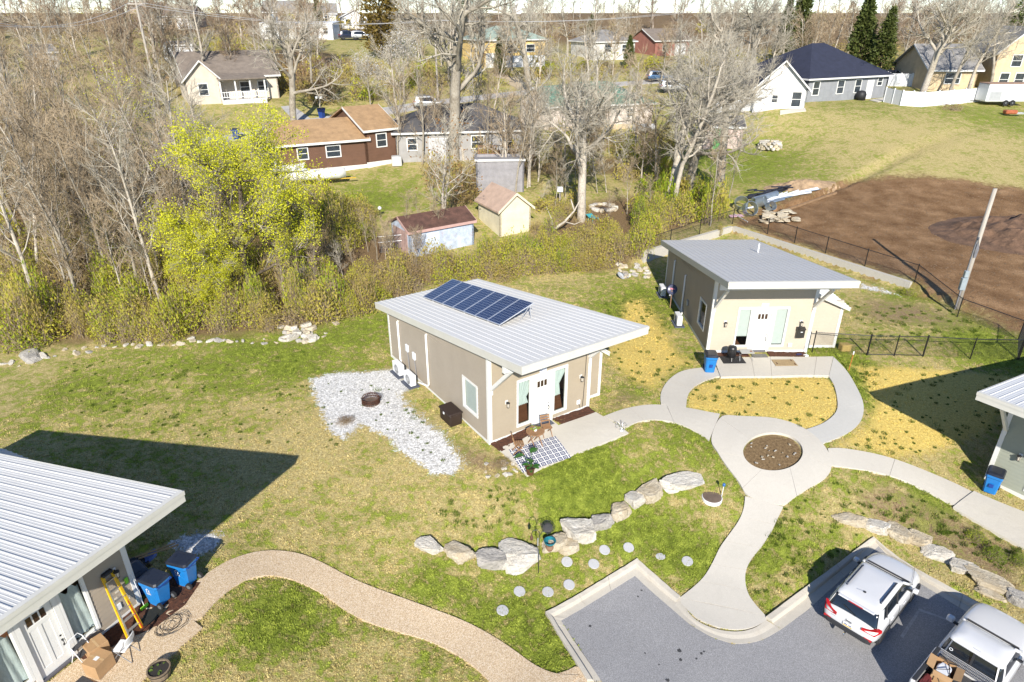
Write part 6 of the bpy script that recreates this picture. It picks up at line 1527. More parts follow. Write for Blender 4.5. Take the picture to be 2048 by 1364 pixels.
def bg_house(name, label, cat, A, B, depth, wall_h, roof, rise, wmat, rmat, wins=(), doors=(), over=.4, trim=None, group=None, found=None, base=None, side_wins=(), parent=None, zoff=0.0):
    a = Vector(A) if len(A) == 3 else G(*A); b = Vector(B) if len(B) == 3 else G(*B)
    d_ = Vector((b.x - a.x, b.y - a.y, 0)); W = d_.length; rz_ = math.atan2(d_.y, d_.x); z0 = (min(a.z, b.z) if base is None else base) + zoff
    H = thing(name, label, cat, (a.x, a.y, z0), rz_, group) if parent is None else parent
    if parent is not None:
        inv = parent.matrix_basis.inverted(); L0 = inv @ Vector((a.x, a.y, z0)); OFFM = Matrix.Translation(L0) @ Matrix.Rotation(rz_ - parent.rotation_euler.z, 4, 'Z')
    else: OFFM = Matrix.Identity(4)
    D = depth; trim = trim or WHITE; lo = -.6
    MF_ = OFFM; MR_ = OFFM @ Matrix(((0, -1, 0, W), (1, 0, 0, 0), (0, 0, 1, 0), (0, 0, 0, 1))); MBk_ = OFFM @ Matrix(((-1, 0, 0, W), (0, -1, 0, D), (0, 0, 1, 0), (0, 0, 0, 1))); ML_ = OFFM @ Matrix(((0, 1, 0, 0), (-1, 0, 0, D), (0, 0, 1, 0), (0, 0, 0, 1)))
    fz = found[0] if found else 0
    def wall(M, L, tri):
        p = [(0, 0, fz), (L, 0, fz), (L, 0, wall_h)] + ([(L / 2, 0, wall_h + rise)] if tri else []) + [(0, 0, wall_h)]
        n = len(p); q = [(x, .15, z) for x, y, z in p]
        MB().add(p + q, [tuple(range(n)), tuple(range(2 * n - 1, n - 1, -1))] + [(i, i + n, (i + 1) % n + n, (i + 1) % n) for i in range(n)]).xf(M).build('wall', wmat, H)
    wall(MF_, W, roof == 'gable_y'); wall(MBk_, W, roof == 'gable_y'); wall(MR_, D, roof == 'gable_x'); wall(ML_, D, roof == 'gable_x')
    if found:
        MB().box(-.03, W + .03, -.03, D + .03, lo, fz).xf(OFFM).build('foundation', found[1], H)
    else: MB().box(.02, W - .02, .02, D - .02, lo, .02).xf(OFFM).build('foundation', mat('grey_footing', (.42, .40, .36), .9), H)
    o = over; th = .14
    def plane(pts):
        q = [(x, y, z + th) for x, y, z in pts]; return MB().add(list(pts) + q, [tuple(range(len(pts)))[::-1], tuple(range(len(pts), 2 * len(pts)))] + [(i, (i + 1) % len(pts), (i + 1) % len(pts) + len(pts), i + len(pts)) for i in range(len(pts))]).xf(OFFM)
    if roof == 'gable_x':
        k = rise / (D / 2); e = wall_h - k * o
        r1 = plane([(-o, -o, e), (W + o, -o, e), (W + o, D / 2, wall_h + rise), (-o, D / 2, wall_h + rise)]).build('roof_slope', rmat, H); plane([(W + o, D + o, e), (-o, D + o, e), (-o, D / 2, wall_h + rise), (W + o, D / 2, wall_h + rise)]).build('roof_slope', rmat, H)
        MB().box(-o, W + o, -o - .03, -o, e - .06, e + th + .01).xf(OFFM).build('gutter', trim, H)
        for x in (-o - .03, W + o):
            MB().hexa([(x, -o, e - .05), (x + .03, -o, e - .05), (x + .03, D / 2, wall_h + rise - .05), (x, D / 2, wall_h + rise - .05), (x, -o, e + th + .02), (x + .03, -o, e + th + .02), (x + .03, D / 2, wall_h + rise + th + .02), (x, D / 2, wall_h + rise + th + .02)]).xf(OFFM).build('bargeboard', trim, H)
    elif roof == 'gable_y':
        k = rise / (W / 2); e = wall_h - k * o
        plane([(-o, -o, e), (W / 2, -o, wall_h + rise), (W / 2, D + o, wall_h + rise), (-o, D + o, e)]).build('roof_slope', rmat, H); plane([(W / 2, -o, wall_h + rise), (W + o, -o, e), (W + o, D + o, e), (W / 2, D + o, wall_h + rise)]).build('roof_slope', rmat, H)
        for s in (0, 1):
            xa = -o if s == 0 else W + o
            MB().hexa([(xa, -o - .03, e - .05), (W / 2, -o - .03, wall_h + rise - .05), (W / 2, -o, wall_h + rise - .05), (xa, -o, e - .05), (xa, -o - .03, e + th + .02), (W / 2, -o - .03, wall_h + rise + th + .02), (W / 2, -o, wall_h + rise + th + .02), (xa, -o, e + th + .02)]).xf(OFFM).build('bargeboard', trim, H)
    elif roof == 'hip':
        h_ = min(D / 2, W / 2); k = rise / h_; e = wall_h - k * o; t_ = wall_h + rise; xa, xb = h_, max(W - h_, h_ + .2)
        plane([(-o, -o, e), (W + o, -o, e), (xb, D / 2, t_), (xa, D / 2, t_)]).build('roof_slope', rmat, H); plane([(W + o, D + o, e), (-o, D + o, e), (xa, D / 2, t_), (xb, D / 2, t_)]).build('roof_slope', rmat, H)
        plane([(-o, D + o, e), (-o, -o, e), (xa, D / 2, t_)]).build('roof_slope', rmat, H); plane([(W + o, -o, e), (W + o, D + o, e), (xb, D / 2, t_)]).build('roof_slope', rmat, H)
        MB().box(-o, W + o, -o - .03, -o, e - .05, e + th).xf(OFFM).build('gutter', trim, H); MB().box(-o - .03, -o, -o, D + o, e - .05, e + th).xf(OFFM).build('gutter', trim, H); MB().box(W + o, W + o + .03, -o, D + o, e - .05, e + th).xf(OFFM).build('gutter', trim, H)
    else:
        plane([(-o, -o, wall_h), (W + o, -o, wall_h), (W + o, D + o, wall_h + rise), (-o, D + o, wall_h + rise)]).build('roof_slope', rmat, H); MB().box(-o, W + o, -o - .03, -o, wall_h - .05, wall_h + th).xf(OFFM).build('gutter', trim, H)
    for x, z, w, h in wins: add_window(H, MF_, x * W, z, w, h)
    for x, z, w, h in side_wins: add_window(H, MR_, x * D, z, w, h)
    for x, z, w, h, m_ in doors: add_window(H, MF_, x * W, z, w, h, m_)
    H['span'] = W
    return H, OFFM, W
DARKSH = shingle('dark_grey_shingle', (.085, .082, .085)); BRNSH = shingle('brown_shingle', (.20, .165, .135)); TANSH = shingle('tan_shingle', (.36, .23, .12)); NAVSH = shingle('navy_shingle', (.022, .026, .05)); GRNSH = shingle('green_roof', (.10, .20, .15)); GRYSH = shingle('grey_shingle', (.24, .23, .22)); PGRSH = shingle('pale_green_roof', (.30, .38, .32))
# brown house with tan roof
BRW = siding('brown_boards', (.13, .066, .040), .3); FWH = mat('white_block_footing', (.68, .67, .62), .8, var=.1)
H, OM, W = bg_house('house', 'brown boarded house with tan shingle roof behind the leafing tree', 'house', (560, 356), (736, 335), 7.5, 3.1, 'gable_x', 1.5, BRW, TANSH, wins=[(.28, 1.6, .9, 1.0), (.62, 1.6, 1.3, 1.0)], found=(.55, FWH))
bg_house('house', '', 'house', (737, 336), (796, 324), 8.5, 3.7, 'gable_x', 1.7, BRW, TANSH, wins=[(.5, 2.0, 1.0, 1.2)], found=(.55, FWH), parent=H, over=.35)
t = thing('condenser', 'pale square outdoor unit at the corner of the brown house', 'air conditioner', G(794, 331), .2)
MB().cbox(-.5, .5, -.5, .5, 0, .95, .06).build('casing', mat('pale_grey_unit', (.50, .50, .47), .6), t); MB().lathe([(.38, .95), (.38, .98), (.1, 1.0)], 16).build('fan_guard', mat('grille_grey', (.45, .46, .47), .5), t)
# grey house with dark roof and deck
GRW = siding('pale_grey_siding', (.32, .31, .30), .22)
H, OM, W = bg_house('house', 'pale grey house with dark roof and wooden deck behind the big bare tree', 'house', (795, 326), (1052, 317), 9, 3.1, 'hip', 2.0, GRW, DARKSH, wins=[(.12, 1.3, .9, 1.1), (.62, 1.3, 1.2, 1.2), (.85, 1.2, 1.2, 1.3)], doors=[(.35, .1, 2.6, 2.2, mat('garage_grey', (.45, .45, .46), .6))])
DECKW = mat('deck_timber', (.25, .15, .085), .8, var=.2)
da, db = G(955, 322), G(1060, 320); t = thing('deck', 'raised brown timber deck with railing on the pale grey house', 'deck', da, math.atan2(db.y - da.y, db.x - da.x)); LW_ = (db - da).length
MB().box(0, LW_, -3, -.1, .95, 1.1).build('deck_floor', DECKW, t)
for k in range(5): MB().box(k * LW_ / 4 - .06, k * LW_ / 4 + .06, -3.0, -2.88, -.5, 2.1).build('post', DECKW, t)
for z_ in (1.25, 2.0): MB().box(0, LW_, -2.97, -2.90, z_, z_ + .08).build('rail', DECKW, t)
for k in range(int(LW_ / .22)): MB().box(k * .22, k * .22 + .05, -2.95, -2.91, 1.25, 2.0).build('baluster', DECKW, t)
for k in range(int(LW_ / .3)): MB().box(k * .3, k * .3 + .27, -3.05, -3.02, -.4, .95).build('skirt_board', DECKW, t)
# long pinkish house with green roof
PNK = siding('pale_pink_siding', (.60, .52, .46), .25)
H, OM, W = bg_house('house', 'long pale pink house with green roof behind the bare trees', 'house', (1100, 263), (1303, 250), 9, 3.0, 'hip', 2.1, PNK, GRNSH, wins=[(.18, 1.4, 1.0, .9), (.48, 1.4, 1.1, .9), (.78, 1.4, 1.0, .9)], found=(.5, mat('tan_footing', (.50, .40, .26), .9)))
bg_house('house', '', 'house', (1040, 247), (1100, 262), 6, 3.0, 'gable_y', 1.8, PNK, GRNSH, wins=[(.5, 1.3, .9, 1.0)], parent=H)
# beige house with porch
BGE = siding('beige_vinyl', (.60, .53, .44), .25)
H, OM, W = bg_house('house', 'beige house with brown roof and white railed porch at upper left', 'house', (380, 202), (560, 196), 10, 3.0, 'gable_x', 2.6, BGE, BRNSH, wins=[(.62, 1.0, 1.1, 1.2), (.82, 1.0, 1.1, 1.2)])
bg_house('house', '', 'house', (378, 210), (446, 207), 4.5, 3.0, 'gable_y', 2.0, BGE, BRNSH, wins=[(.5, 1.1, 1.0, 1.3)], parent=H)
ga, gb_ = G(447, 209), G(535, 205); t = thing('porch', 'white railed front porch of the beige house', 'porch', ga, math.atan2(gb_.y - ga.y, gb_.x - ga.x)); LW_ = (gb_ - ga).length
MB().box(0, LW_, 0, 3, -.6, .45).build('porch_floor', PLAST, t)
for k in range(4): MB().box(k * LW_ / 3 - .08, k * LW_ / 3 + .08, 0, .16, .4, 2.9).build('post', PLAST, t)
for z_ in (.75, 1.35): MB().box(0, LW_, .04, .12, z_, z_ + .08).build('rail', PLAST, t)
for k in range(int(LW_ / .3)): MB().box(k * .3, k * .3 + .07, .05, .1, .75, 1.4).build('baluster', PLAST, t)
for k in range(6): MB().box(0, LW_, -.03, 0, -.55 + k * .17, -.43 + k * .17).build('skirt_board', PLAST, t)
MB().hexa([(-.2, -.3, 2.85), (LW_ + .2, -.3, 2.85), (LW_ + .2, 3, 3.5), (-.2, 3, 3.5), (-.2, -.3, 2.98), (LW_ + .2, -.3, 2.98), (LW_ + .2, 3, 3.63), (-.2, 3, 3.63)]).build('porch_roof', BRNSH, t)
WHS = siding('white_vinyl', (.66, .67, .68), .25)
bg_house('shed', 'white flat-roofed shed behind the beige house', 'shed', (341, 128), (392, 124), 5, 2.6, 'shed', .4, WHS, GRYSH, over=.2)
bg_house('shed', 'small grey shed among bare trees at far left', 'shed', (82, 140), (122, 134), 4, 2.4, 'gable_x', 1.0, mat('old_grey_boards', (.45, .44, .42), .8), GRYSH, over=.2)
# mobile home and upper street
H, OM, W = bg_house('mobile_home', 'long white mobile home on the hill at upper left', 'mobile home', (522, 78), (668, 80), 5, 3.0, 'shed', .25, WHS, PLAST, wins=[(.12, 1.2, 1.0, 1.1), (.36, 1.0, 1.2, 1.3), (.56, .9, 2.6, 1.4), (.9, 1.2, .9, 1.0)], doors=[(.72, .2, 1.0, 2.1, PLAST)], over=.1)
TANB = siding('tan_brick', (.46, .36, .26), .15)
bg_house('house', 'long tan brick house with brown roof on the hill at top left', 'house', (285, 57), (385, 58), 9, 2.9, 'gable_x', 2.2, TANB, BRNSH, wins=[(.2, 1, 1.5, 1.2), (.55, 1, 1.5, 1.2)], doors=[(.38, .1, 1, 2.1, WHITE), (.85, .1, 3.2, 2.2, PLAST)])
bg_house('house', 'twin-gabled house at the very top left edge', 'house', (258, 20), (330, 20), 8, 3.2, 'gable_x', 2.8, TANB, BRNSH, wins=[(.3, 1, 1.4, 1.3), (.7, 1, 1.4, 1.3)])
bg_house('house', 'gabled tan house behind the mobile home with a blue porch', 'house', (530, 47), (594, 47), 8, 3.0, 'gable_x', 2.6, siding('light_tan_siding', (.52, .46, .38), .25), GRYSH, wins=[(.75, 1, 1.3, 1.3)], doors=[(.3, .1, 2.2, 2.2, mat('blue_porch', (.10, .2, .34), .6))])
bg_house('house', 'white house with grey gabled roof behind the mobile home', 'house', (612, 49), (674, 49), 8, 2.8, 'gable_x', 2.4, WHS, GRYSH, wins=[(.3, 1, 1.6, 1.2), (.7, 1, 1.3, 1.2)])
bg_house('house', 'small white house with porch right of the mobile home', 'house', (684, 58), (738, 58), 7, 2.8, 'gable_y', 1.6, WHS, GRYSH, wins=[(.25, 1, 1.2, 1.2), (.75, 1, 1.2, 1.2)], doors=[(.5, .1, 1, 2.1, PLAST)])
YELS = siding('yellow_siding', (.72, .52, .22), .25)
H, OM, W = bg_house('house', 'yellow house with pale green roof and white garage door', 'house', (968, 136), (1090, 134), 9, 4.6, 'hip', 1.9, YELS, PGRSH, wins=[(.45, 2.6, 1.6, 1.1), (.75, 2.6, 1.6, 1.1)], doors=[(.18, .1, 3.4, 2.3, WHITE)])
MB().box(W * .34, W - .05, -.06, -.01, .1, 2.0).build('lower_wall', PLAST, H)
bg_house('house', 'pale house with grey hip roof above the road', 'house', (1185, 121), (1268, 119), 8, 3.4, 'hip', 1.8, siding('pale_stone_siding', (.62, .61, .58), .25), GRYSH, wins=[(.35, 1.5, 1.5, 1.4), (.75, 1.5, 1.2, 1.2)])
bg_house('house', 'red-brown house half hidden behind bare trees', 'house', (1308, 112), (1376, 110), 8, 3.0, 'gable_x', 2.0, siding('red_brick', (.30, .13, .10), .15), BRNSH, wins=[(.3, 1, 1.3, 1.2)], doors=[(.75, .1, 2.8, 2.2, PLAST)])
# grey house with navy roof and white gabled wing
GRB = siding('blue_grey_siding', (.25, .26, .28), .2)
H, OM, W = bg_house('house', 'blue-grey house with navy hip roof at upper right', 'house', (1610, 205), (1767, 195), 12, 3.0, 'hip', 3.4, GRB, NAVSH, wins=[(.10, .9, 1.0, 1.5), (.40, .9, 1.1, 1.5), (.62, .9, 1.0, 1.5), (.90, 1.6, .8, .9)], doors=[(.78, .1, 1.0, 2.1, PLAST)], over=.5)
bg_house('house', '', 'house', (1504, 226), (1608, 217), 9, 3.0, 'gable_y', 2.9, WHS, NAVSH, wins=[(.82, .9, 1.0, 1.6), (.40, 1.3, .6, .8)], doors=[(.56, .05, 1.0, 2.1, PLAST)], parent=H, over=.45)
o = MB().lathe([(.6, 0), (.65, .7), (.5, 1.05), (.2, 1.15)], 10).build('covered_grill', mat('black_cover', (.015, .015, .018), .6), None, loc=G(1720, 200), smooth=True); tag(o, 'black covered grill by the blue-grey house wall', 'grill')
draped_poly('terrace_slab', Gp([(1738, 201), (1770, 196), (1790, 199), (1755, 205)]), CONC, .08, 2, .2); draped_poly('terrace_slab', Gp([(1560, 222), (1610, 217), (1612, 223), (1560, 230)]), CONC, .08, 2, .2)
TANW = siding('tan_stucco', (.56, .43, .27), .6)
bg_house('house', 'tan bungalow with grey roof behind the white fence', 'house', (1850, 182), (1946, 182), 9, 2.9, 'gable_x', 2.8, TANW, GRYSH, wins=[(.5, 1.0, 2.0, 1.3)], over=.5)
bg_house('house', 'tall tan house with white trim at the upper right edge', 'house', (1975, 182), (2075, 186), 10, 5.2, 'gable_y', 3.0, siding('sand_siding', (.60, .46, .29), .25), GRYSH, wins=[(.25, .9, 1.1, 1.6), (.55, .9, 1.1, 1.6), (.4, 3.4, 1.2, 1.4), (.75, 3.4, 1.2, 1.4)])
def board_fence(label, pts, h, m_, group=None):
    pts = [G(*p) for p in pts]; t = thing('board_fence', label, 'fence', pts[0]); o = pts[0]
    for a, b in zip(pts[:-1], pts[1:]):
        L = (b - a).length; n = max(2, int(L / 2.4))
        for i in range(n):
            p, q = lerp(a, b, i / n), lerp(a, b, (i + 1) / n); p = on(p.x, p.y); q = on(q.x, q.y)
            d_ = (q - p); nn = Vector((-d_.y, d_.x, 0)).normalized() * .03
            MB().hexa([p - o - nn - Vector((0, 0, .2)), q - o - nn - Vector((0, 0, .2)), q - o + nn - Vector((0, 0, .2)), p - o + nn - Vector((0, 0, .2)), p - o - nn + Vector((0, 0, h)), q - o - nn + Vector((0, 0, h)), q - o + nn + Vector((0, 0, h)), p - o + nn + Vector((0, 0, h))]).build('fence_panel', m_, t)
            MB().box(-.07, .07, -.07, .07, -.2, h + .12).build('post', m_, t, loc=p - o)
    return t
FWHT = mat('white_vinyl_fence', (.66, .67, .69), .5, var=.04)
board_fence('white vinyl fence running across the grass below the tan bungalow', [(1767, 204), (1800, 211), (1842, 214), (1900, 209), (1972, 201)], 1.7, FWHT)
board_fence('white vinyl fence between the blue-grey house and tan bungalow', [(1775, 172), (1820, 173), (1845, 176)], 1.7, FWHT)
board_fence('white vinyl fence left of the white gabled wing', [(1430, 226), (1505, 222)], 1.7, FWHT)
# cargo trailer
ta, tb = G(1968, 212), G(2055, 216); t = thing('cargo_trailer', 'white cargo trailer with brown roof at the upper right edge', 'trailer', ta, math.atan2(tb.y - ta.y, tb.x - ta.x)); L_ = (tb - ta).length
MB().cbox(0, L_, 0, 2.2, .5, 2.6, .08).build('body', PLAST, t); MB().box(-.02, L_ + .02, -.02, 2.22, 2.601, 2.66).build('roof', mat('rusty_trailer_roof', (.34, .22, .16), .8, var=.3), t); MB().box(.3, 1.8, -.02, -.005, .7, 1.7).build('vent_panel', mat('grey_panel', (.35, .36, .37), .5), t)
for k in (0, 1): wheel(t, 2.6 + k * .85, .0, .36)
MB().beam((-1.2, 1.1, .5), (0, 1.1, .5), .1, .1).build('drawbar', BLACKM, t)
t = thing('tractor_mower', 'rust red garden machine below the cargo trailer', 'mower', G(2018, 232)); MB().cbox(-.7, .7, -.4, .4, .25, .7, .1).build('hood', mat('rust_red', (.36, .10, .04), .6, var=.3), t); MB().cbox(.5, 1.6, -.3, .3, .2, .4, .05).build('deck_plate', ALU, t)
# sheds in the middle ground
CRM = siding('cream_vinyl', (.70, .63, .46), .2); PINKR = mat('tan_tin_roof', (.46, .33, .25), .7, var=.15, vscale=2)
H, OM, W = bg_house('shed', 'cream clapboard shed with tan gabled roof behind the solar cottage', 'shed', (1000, 474), (1061, 462), 4.0, 2.2, 'gable_y', 1.15, CRM, PINKR, over=.25, trim=CRM)
BLS = mat('faded_blue_boards', (.46, .53, .64), .85, var=.3, vscale=2, dirt=.6, dirtcol=(.45, .30, .28)); RSTR = mat('rusty_brown_roof', (.11, .055, .04), .9, var=.4, vscale=2, dirt=.5, dirtcol=(.05, .03, .02))
H, OM, W = bg_house('shed', 'faded blue and pink shed with rusty roof by the thicket', 'shed', (822, 516), (948, 489), 3.2, 2.0, 'gable_x', .7, BLS, RSTR, over=.18, trim=mat('pink_trim', (.50, .32, .28), .85))
MB().box(W * .15, W * .45, -.04, -.005, .1, 1.7).xf(OM).build('door', mat('pale_blue_door', (.55, .62, .72), .85, var=.2), H); MB().box(-.04, -.005, .4, 2.8, .0, 1.9).xf(OM).build('side_panel', mat('pinkish_boards', (.42, .29, .26), .9, var=.3), H)
GSH = mat('grey_tin', (.26, .25, .26), .7, var=.2, vscale=2)
H, OM, W = bg_house('shed', 'tall grey flat-roofed shed behind the cream shed', 'shed', (953, 388), (1048, 384), 3.2, 3.0, 'shed', -.4, GSH, mat('grey_tin_roof', (.30, .29, .29), .6), over=.1)
PKS = mat('pale_pink_boards', (.55, .42, .38), .85, var=.15)
H, OM, W = bg_house('shed', 'pink shed with a bright green door on the far lawn', 'shed', (1404, 299), (1482, 297), 4, 2.5, 'gable_x', .9, PKS, DARKSH, over=.2)
MB().box(W * .26, W * .55, -.05, -.005, .05, 2.3).xf(OM).build('door', mat('bright_green_door', (.06, .30, .08), .6), H)
# boat under cover on a trailer
ta, tb = G(582, 372), G(694, 368); t = thing('boat', 'covered white boat on a yellow trailer in the back lawn', 'boat', ta, math.atan2(tb.y - ta.y, tb.x - ta.x)); L_ = (tb - ta).length
rings = []
for k in range(9):
    f = k / 8; x = f * L_; w = 1.0 * (1 - max(0, (f - .55) / .45) ** 2 * .85); zt = 1.35 + .12 * math.sin(f * 9) - .2 * f
    rings.append([(x, -w * .6, .55), (x, -w, .95), (x, -w * .75, zt), (x, 0, zt + .22), (x, w * .75, zt), (x, w, .95), (x, w * .6, .55), (x, 0, .42)])
MB().loft(rings).build('cover', mat('white_boat_cover', (.72, .72, .70), .8, var=.1, vscale=2, bump=.8, bscale=3), t, smooth=True)
MB().box(.2, L_ + .9, -.08, .08, .38, .46).build('trailer_beam', mat('yellow_trailer', (.55, .36, .04), .6), t)
for s in (-1, 1): wheel(t, L_ * .55, s * .95, .32)
tarp_a, tarp_b = G(540, 362), G(600, 356)
o = MB().hexa([tuple(tarp_a + Vector((0, 0, .8))), tuple(G(610, 358) + Vector((0, 0, 1.0))), tuple(G(612, 352) + Vector((0, .5, 1.3))), tuple(G(545, 352) + Vector((0, .5, 1.2))), tuple(tarp_a + Vector((0, 0, .9))), tuple(G(610, 358) + Vector((0, 0, 1.1))), tuple(G(612, 352) + Vector((0, .5, 1.4))), tuple(G(545, 352) + Vector((0, .5, 1.3)))]).build('tarpaulin', mat('white_boat_cover', (.72, .72, .70), .8)); tag(o, 'pale sagging sheet beside the covered boat', 'tarpaulin')
# bins along the road
for px, py, lb in ((644, 236, 'far blue bin at the driveway mouth, left of the pair'), (678, 249, 'far blue bin by the tan roof, right of the pair'), (473, 279, 'far blue bin alone on the road behind the leafing tree')):
    wheelie(lb, G(px, py), RNG.uniform(0, 3), False, mat('far_bin_blue', (.01, .045, .22), .5), 1.15, False)
# far cars: copies of the parked car with their own paint
def far_car(px, py, rz_, paint, label, cat='car', s=1.0):
    c = copy_tree(suv); c.location = G(px, py, .08); c.rotation_euler = (0, 0, rz_); c.scale = (s, s, s); c['label'] = label; c['category'] = cat; c['group'] = 'cars beyond the road'
    for ch in c.children:
        if ch.name.split('.')[0] in ('body', 'roof', 'mirror', 'spoiler'):
            ch.material_slots[0].link = 'OBJECT'; ch.material_slots[0].material = paint
        elif ch.name.split('.')[0] in ('badge', 'number_plate', 'antenna', 'tow_hitch', 'rear_wiper', 'door_handle'): REMOVE.append(ch)
    return c
REMOVE = []
SILV = mat('silver_car_paint', (.50, .52, .54), .3, .4, var=.02, coat=.6); NAVC = mat('navy_car_paint', (.02, .025, .05), .25, .2, var=.05, coat=.8); BLUC = mat('blue_car_paint', (.05, .12, .24), .3, .2, var=.05, coat=.8)
far_car(860, 218, R(8), SILV, 'silver utility car on the road behind the big bare tree')
far_car(571, 47, R(170), NAVC, 'dark blue car parked at the tan house on the hill')
far_car(700, 80, R(20), NAVC, 'dark car parked right of the mobile home', s=1.0)
far_car(724, 80, R(15), SILV, 'silver car parked right of the dark car near the mobile home')
far_car(1318, 163, R(5), BLUC, 'blue car on the road left of the white gabled wing')
far_car(1346, 184, R(0), SILV, 'pale car beside the white fence behind bare trees')
far_car(1784, 165, R(10), NAVC, 'dark blue car behind the blue-grey house')
for r_ in REMOVE:
    for g_ in list(r_.children): bpy.data.objects.remove(g_)
    bpy.data.objects.remove(r_)
# propane tank, ring, chair, small yard things
t = thing('propane_tank', 'grey horizontal propane tank beside the pink house', 'tank', G(1287, 268), .15)
MB().lathe([(.05, -1.5), (.35, -1.4), (.48, -1.15), (.5, -.9), (.5, .9), (.48, 1.15), (.35, 1.4), (.05, 1.5)], 18).xf(Matrix.Translation((0, 0, .75)) @ Matrix.Rotation(PI / 2, 4, 'Y')).build('vessel', mat('tank_grey', (.45, .45, .44), .5, var=.15), t, smooth=True)
for x in (-.8, .8): MB().box(x - .1, x + .1, -.3, .3, 0, .4).build('foot', mat('grey_footing', (.42, .40, .36), .9), t)
t = thing('stone_ring', 'ring of pale stones for a campfire in the back garden', 'fire ring', G(1206, 417))
for k in range(14): a = k * 2 * PI / 14; link('ring_stone', small[k % 6], t, (1.05 * math.cos(a), 1.05 * math.sin(a), .12), (0, 0, k * 1.3)).scale = (1.25, 1.25, 1.3)
MB().lathe([(.9, .0), (.2, .06)], 14).build('ash_bed', mat('ash', (.10, .07, .055), .95), t)
t = thing('garden_chair', 'toppled teal plastic garden chair in the back garden', 'chair', G(1187, 442, .1), .5)
TEAL = mat('teal_plastic', (.05, .32, .36), .5, var=.1); MB().cbox(-.3, .3, -.3, .3, .18, .24, .04).build('seat', TEAL, t); MB().hexa([(-.3, .25, .2), (.3, .25, .2), (.3, .32, .2), (-.3, .32, .2), (-.28, .75, .35), (.28, .75, .35), (.28, .8, .33), (-.28, .8, .33)]).build('backrest', TEAL, t)
for s in (-1, 1):
    for q in (-1, 1): MB().beam((s * .26, q * .26, .2), (s * .34, q * .34, -.1), .05, .05).build('leg', TEAL, t)
t = thing('stone_well', 'round pale stone well on the far lawn', 'well', G(1539, 297))
for z_ in range(3):
    for k in range(12): a = (k + .5 * (z_ % 2)) * 2 * PI / 12; link('well_stone', small[(k + z_) % 6], t, (.95 * math.cos(a), .95 * math.sin(a), .15 + z_ * .26), (0, 0, a)).scale = (1.5, 1.3, 1.3)
t = thing('bird_box', 'white bird box on a post by the fallen limb', 'bird box', G(1119, 412)); MB().tube([(0, 0, -.1), (0, 0, 1.3)], .05, 6).build('post', mat('weathered_pole', (.40, .36, .31), .9), t); MB().cbox(-.25, .25, -.25, .25, 1.3, 1.7, .03).build('box', PLAST, t)
t = thing('mailbox_post', 'pair of white mailboxes by the driveway mouth', 'mailbox', G(640, 215)); MB().box(-.05, .05, -.05, .05, 0, 1.1).build('post', mat('weathered_pole', (.40, .36, .31), .9), t); MB().cbox(-.45, -.1, -.25, .25, 1.1, 1.4, .04).build('box', PLAST, t); MB().cbox(.1, .45, -.25, .25, 1.1, 1.4, .04).build('box', PLAST, t)
t = thing('garden_lamp', 'small lamp post with pale globe on the back lawn', 'lamp', G(761, 436)); MB().tube([(0, 0, 0), (0, 0, .7)], .03, 6).build('post', BLACKM, t); MB().lathe([(.05, .7), (.16, .8), (.16, .92), (.05, 1.02)], 12).build('globe', PLAST, t, smooth=True)
# cage beside the blue shed
t = thing('wire_pen', 'rusty wire pen with white pipes at the left end of the blue shed', 'pen', G(790, 505), .3)
for x in (-1.2, 0, 1.0):
    MB().tube([(x, 0, 0), (x, 0, 1.4)], .03, 6).build('post', RUST, t)
for z_ in (.3, .9, 1.35): MB().tube([(-1.2, 0, z_), (1.0, 0, z_)], .025, 6).build('rail', PLAST if z_ > .5 else RUST, t)
b = MB()
for k in range(22): b.tube([(-1.2 + k * .1, 0, .1), (-1.2 + k * .1, 0, 1.35)], .006, 3, cap=False)
for k in range(12): b.tube([(-1.2, 0, .1 + k * .11), (1.0, 0, .1 + k * .11)], .006, 3, cap=False)
b.build('wire_mesh', ALU, t)
# utility poles and wires far behind, church steeple
POLEM = mat('weathered_pole', (.40, .36, .31), .9)
wires = []
for px, py, h_, lb in ((318, 215, 12, 'wooden power pole among bare trees at upper left'), (876, 200, 11, 'wooden power pole behind the big bare tree'), (1490, 150, 12, 'wooden power pole by the road at upper right'), (50, 300, 12, 'wooden power pole at the far left edge')):
    g_ = G(px, py); t = thing('power_pole', lb, 'utility pole', g_); MB().tube([(0, 0, -.5), (0, 0, h_)], [.16, .11], 8).build('pole', POLEM, t); MB().box(-1.0, 1.0, -.06, .06, h_ - .9, h_ - .78).build('crossarm', POLEM, t); wires.append(g_ + Vector((0, 0, h_ - .75)))
order = [wires[3], wires[0], wires[1], wires[2]]
for k, (a, b_) in enumerate(zip(order[:-1], order[1:])):
    for j, off_ in enumerate((-.9, .9)):
        pts = [lerp(a, b_, i / 12) + Vector((off_, 0, -1.2 * 4 * (i / 12) * (1 - i / 12))) for i in range(13)]
        o = MB().tube(pts, .022, 4).build('power_line', mat('wire_grey', (.45, .45, .46), .5)); tag(o, ('left', 'middle', 'right')[k] + ' span of the overhead power line, ' + ('front', 'rear')[j] + ' wire', 'power line', 'overhead wires')
g_ = on(2.0, 300); t = thing('church', 'distant white church steeple above the trees', 'church', g_)
MB().box(-1.6, 1.6, -1.6, 1.6, -2, 1.5).build('tower', PLAST, t); MB().lathe([(1.7, 1.5), (.9, 3.0), (.08, 8.5)], 8).build('spire', PLAST, t)
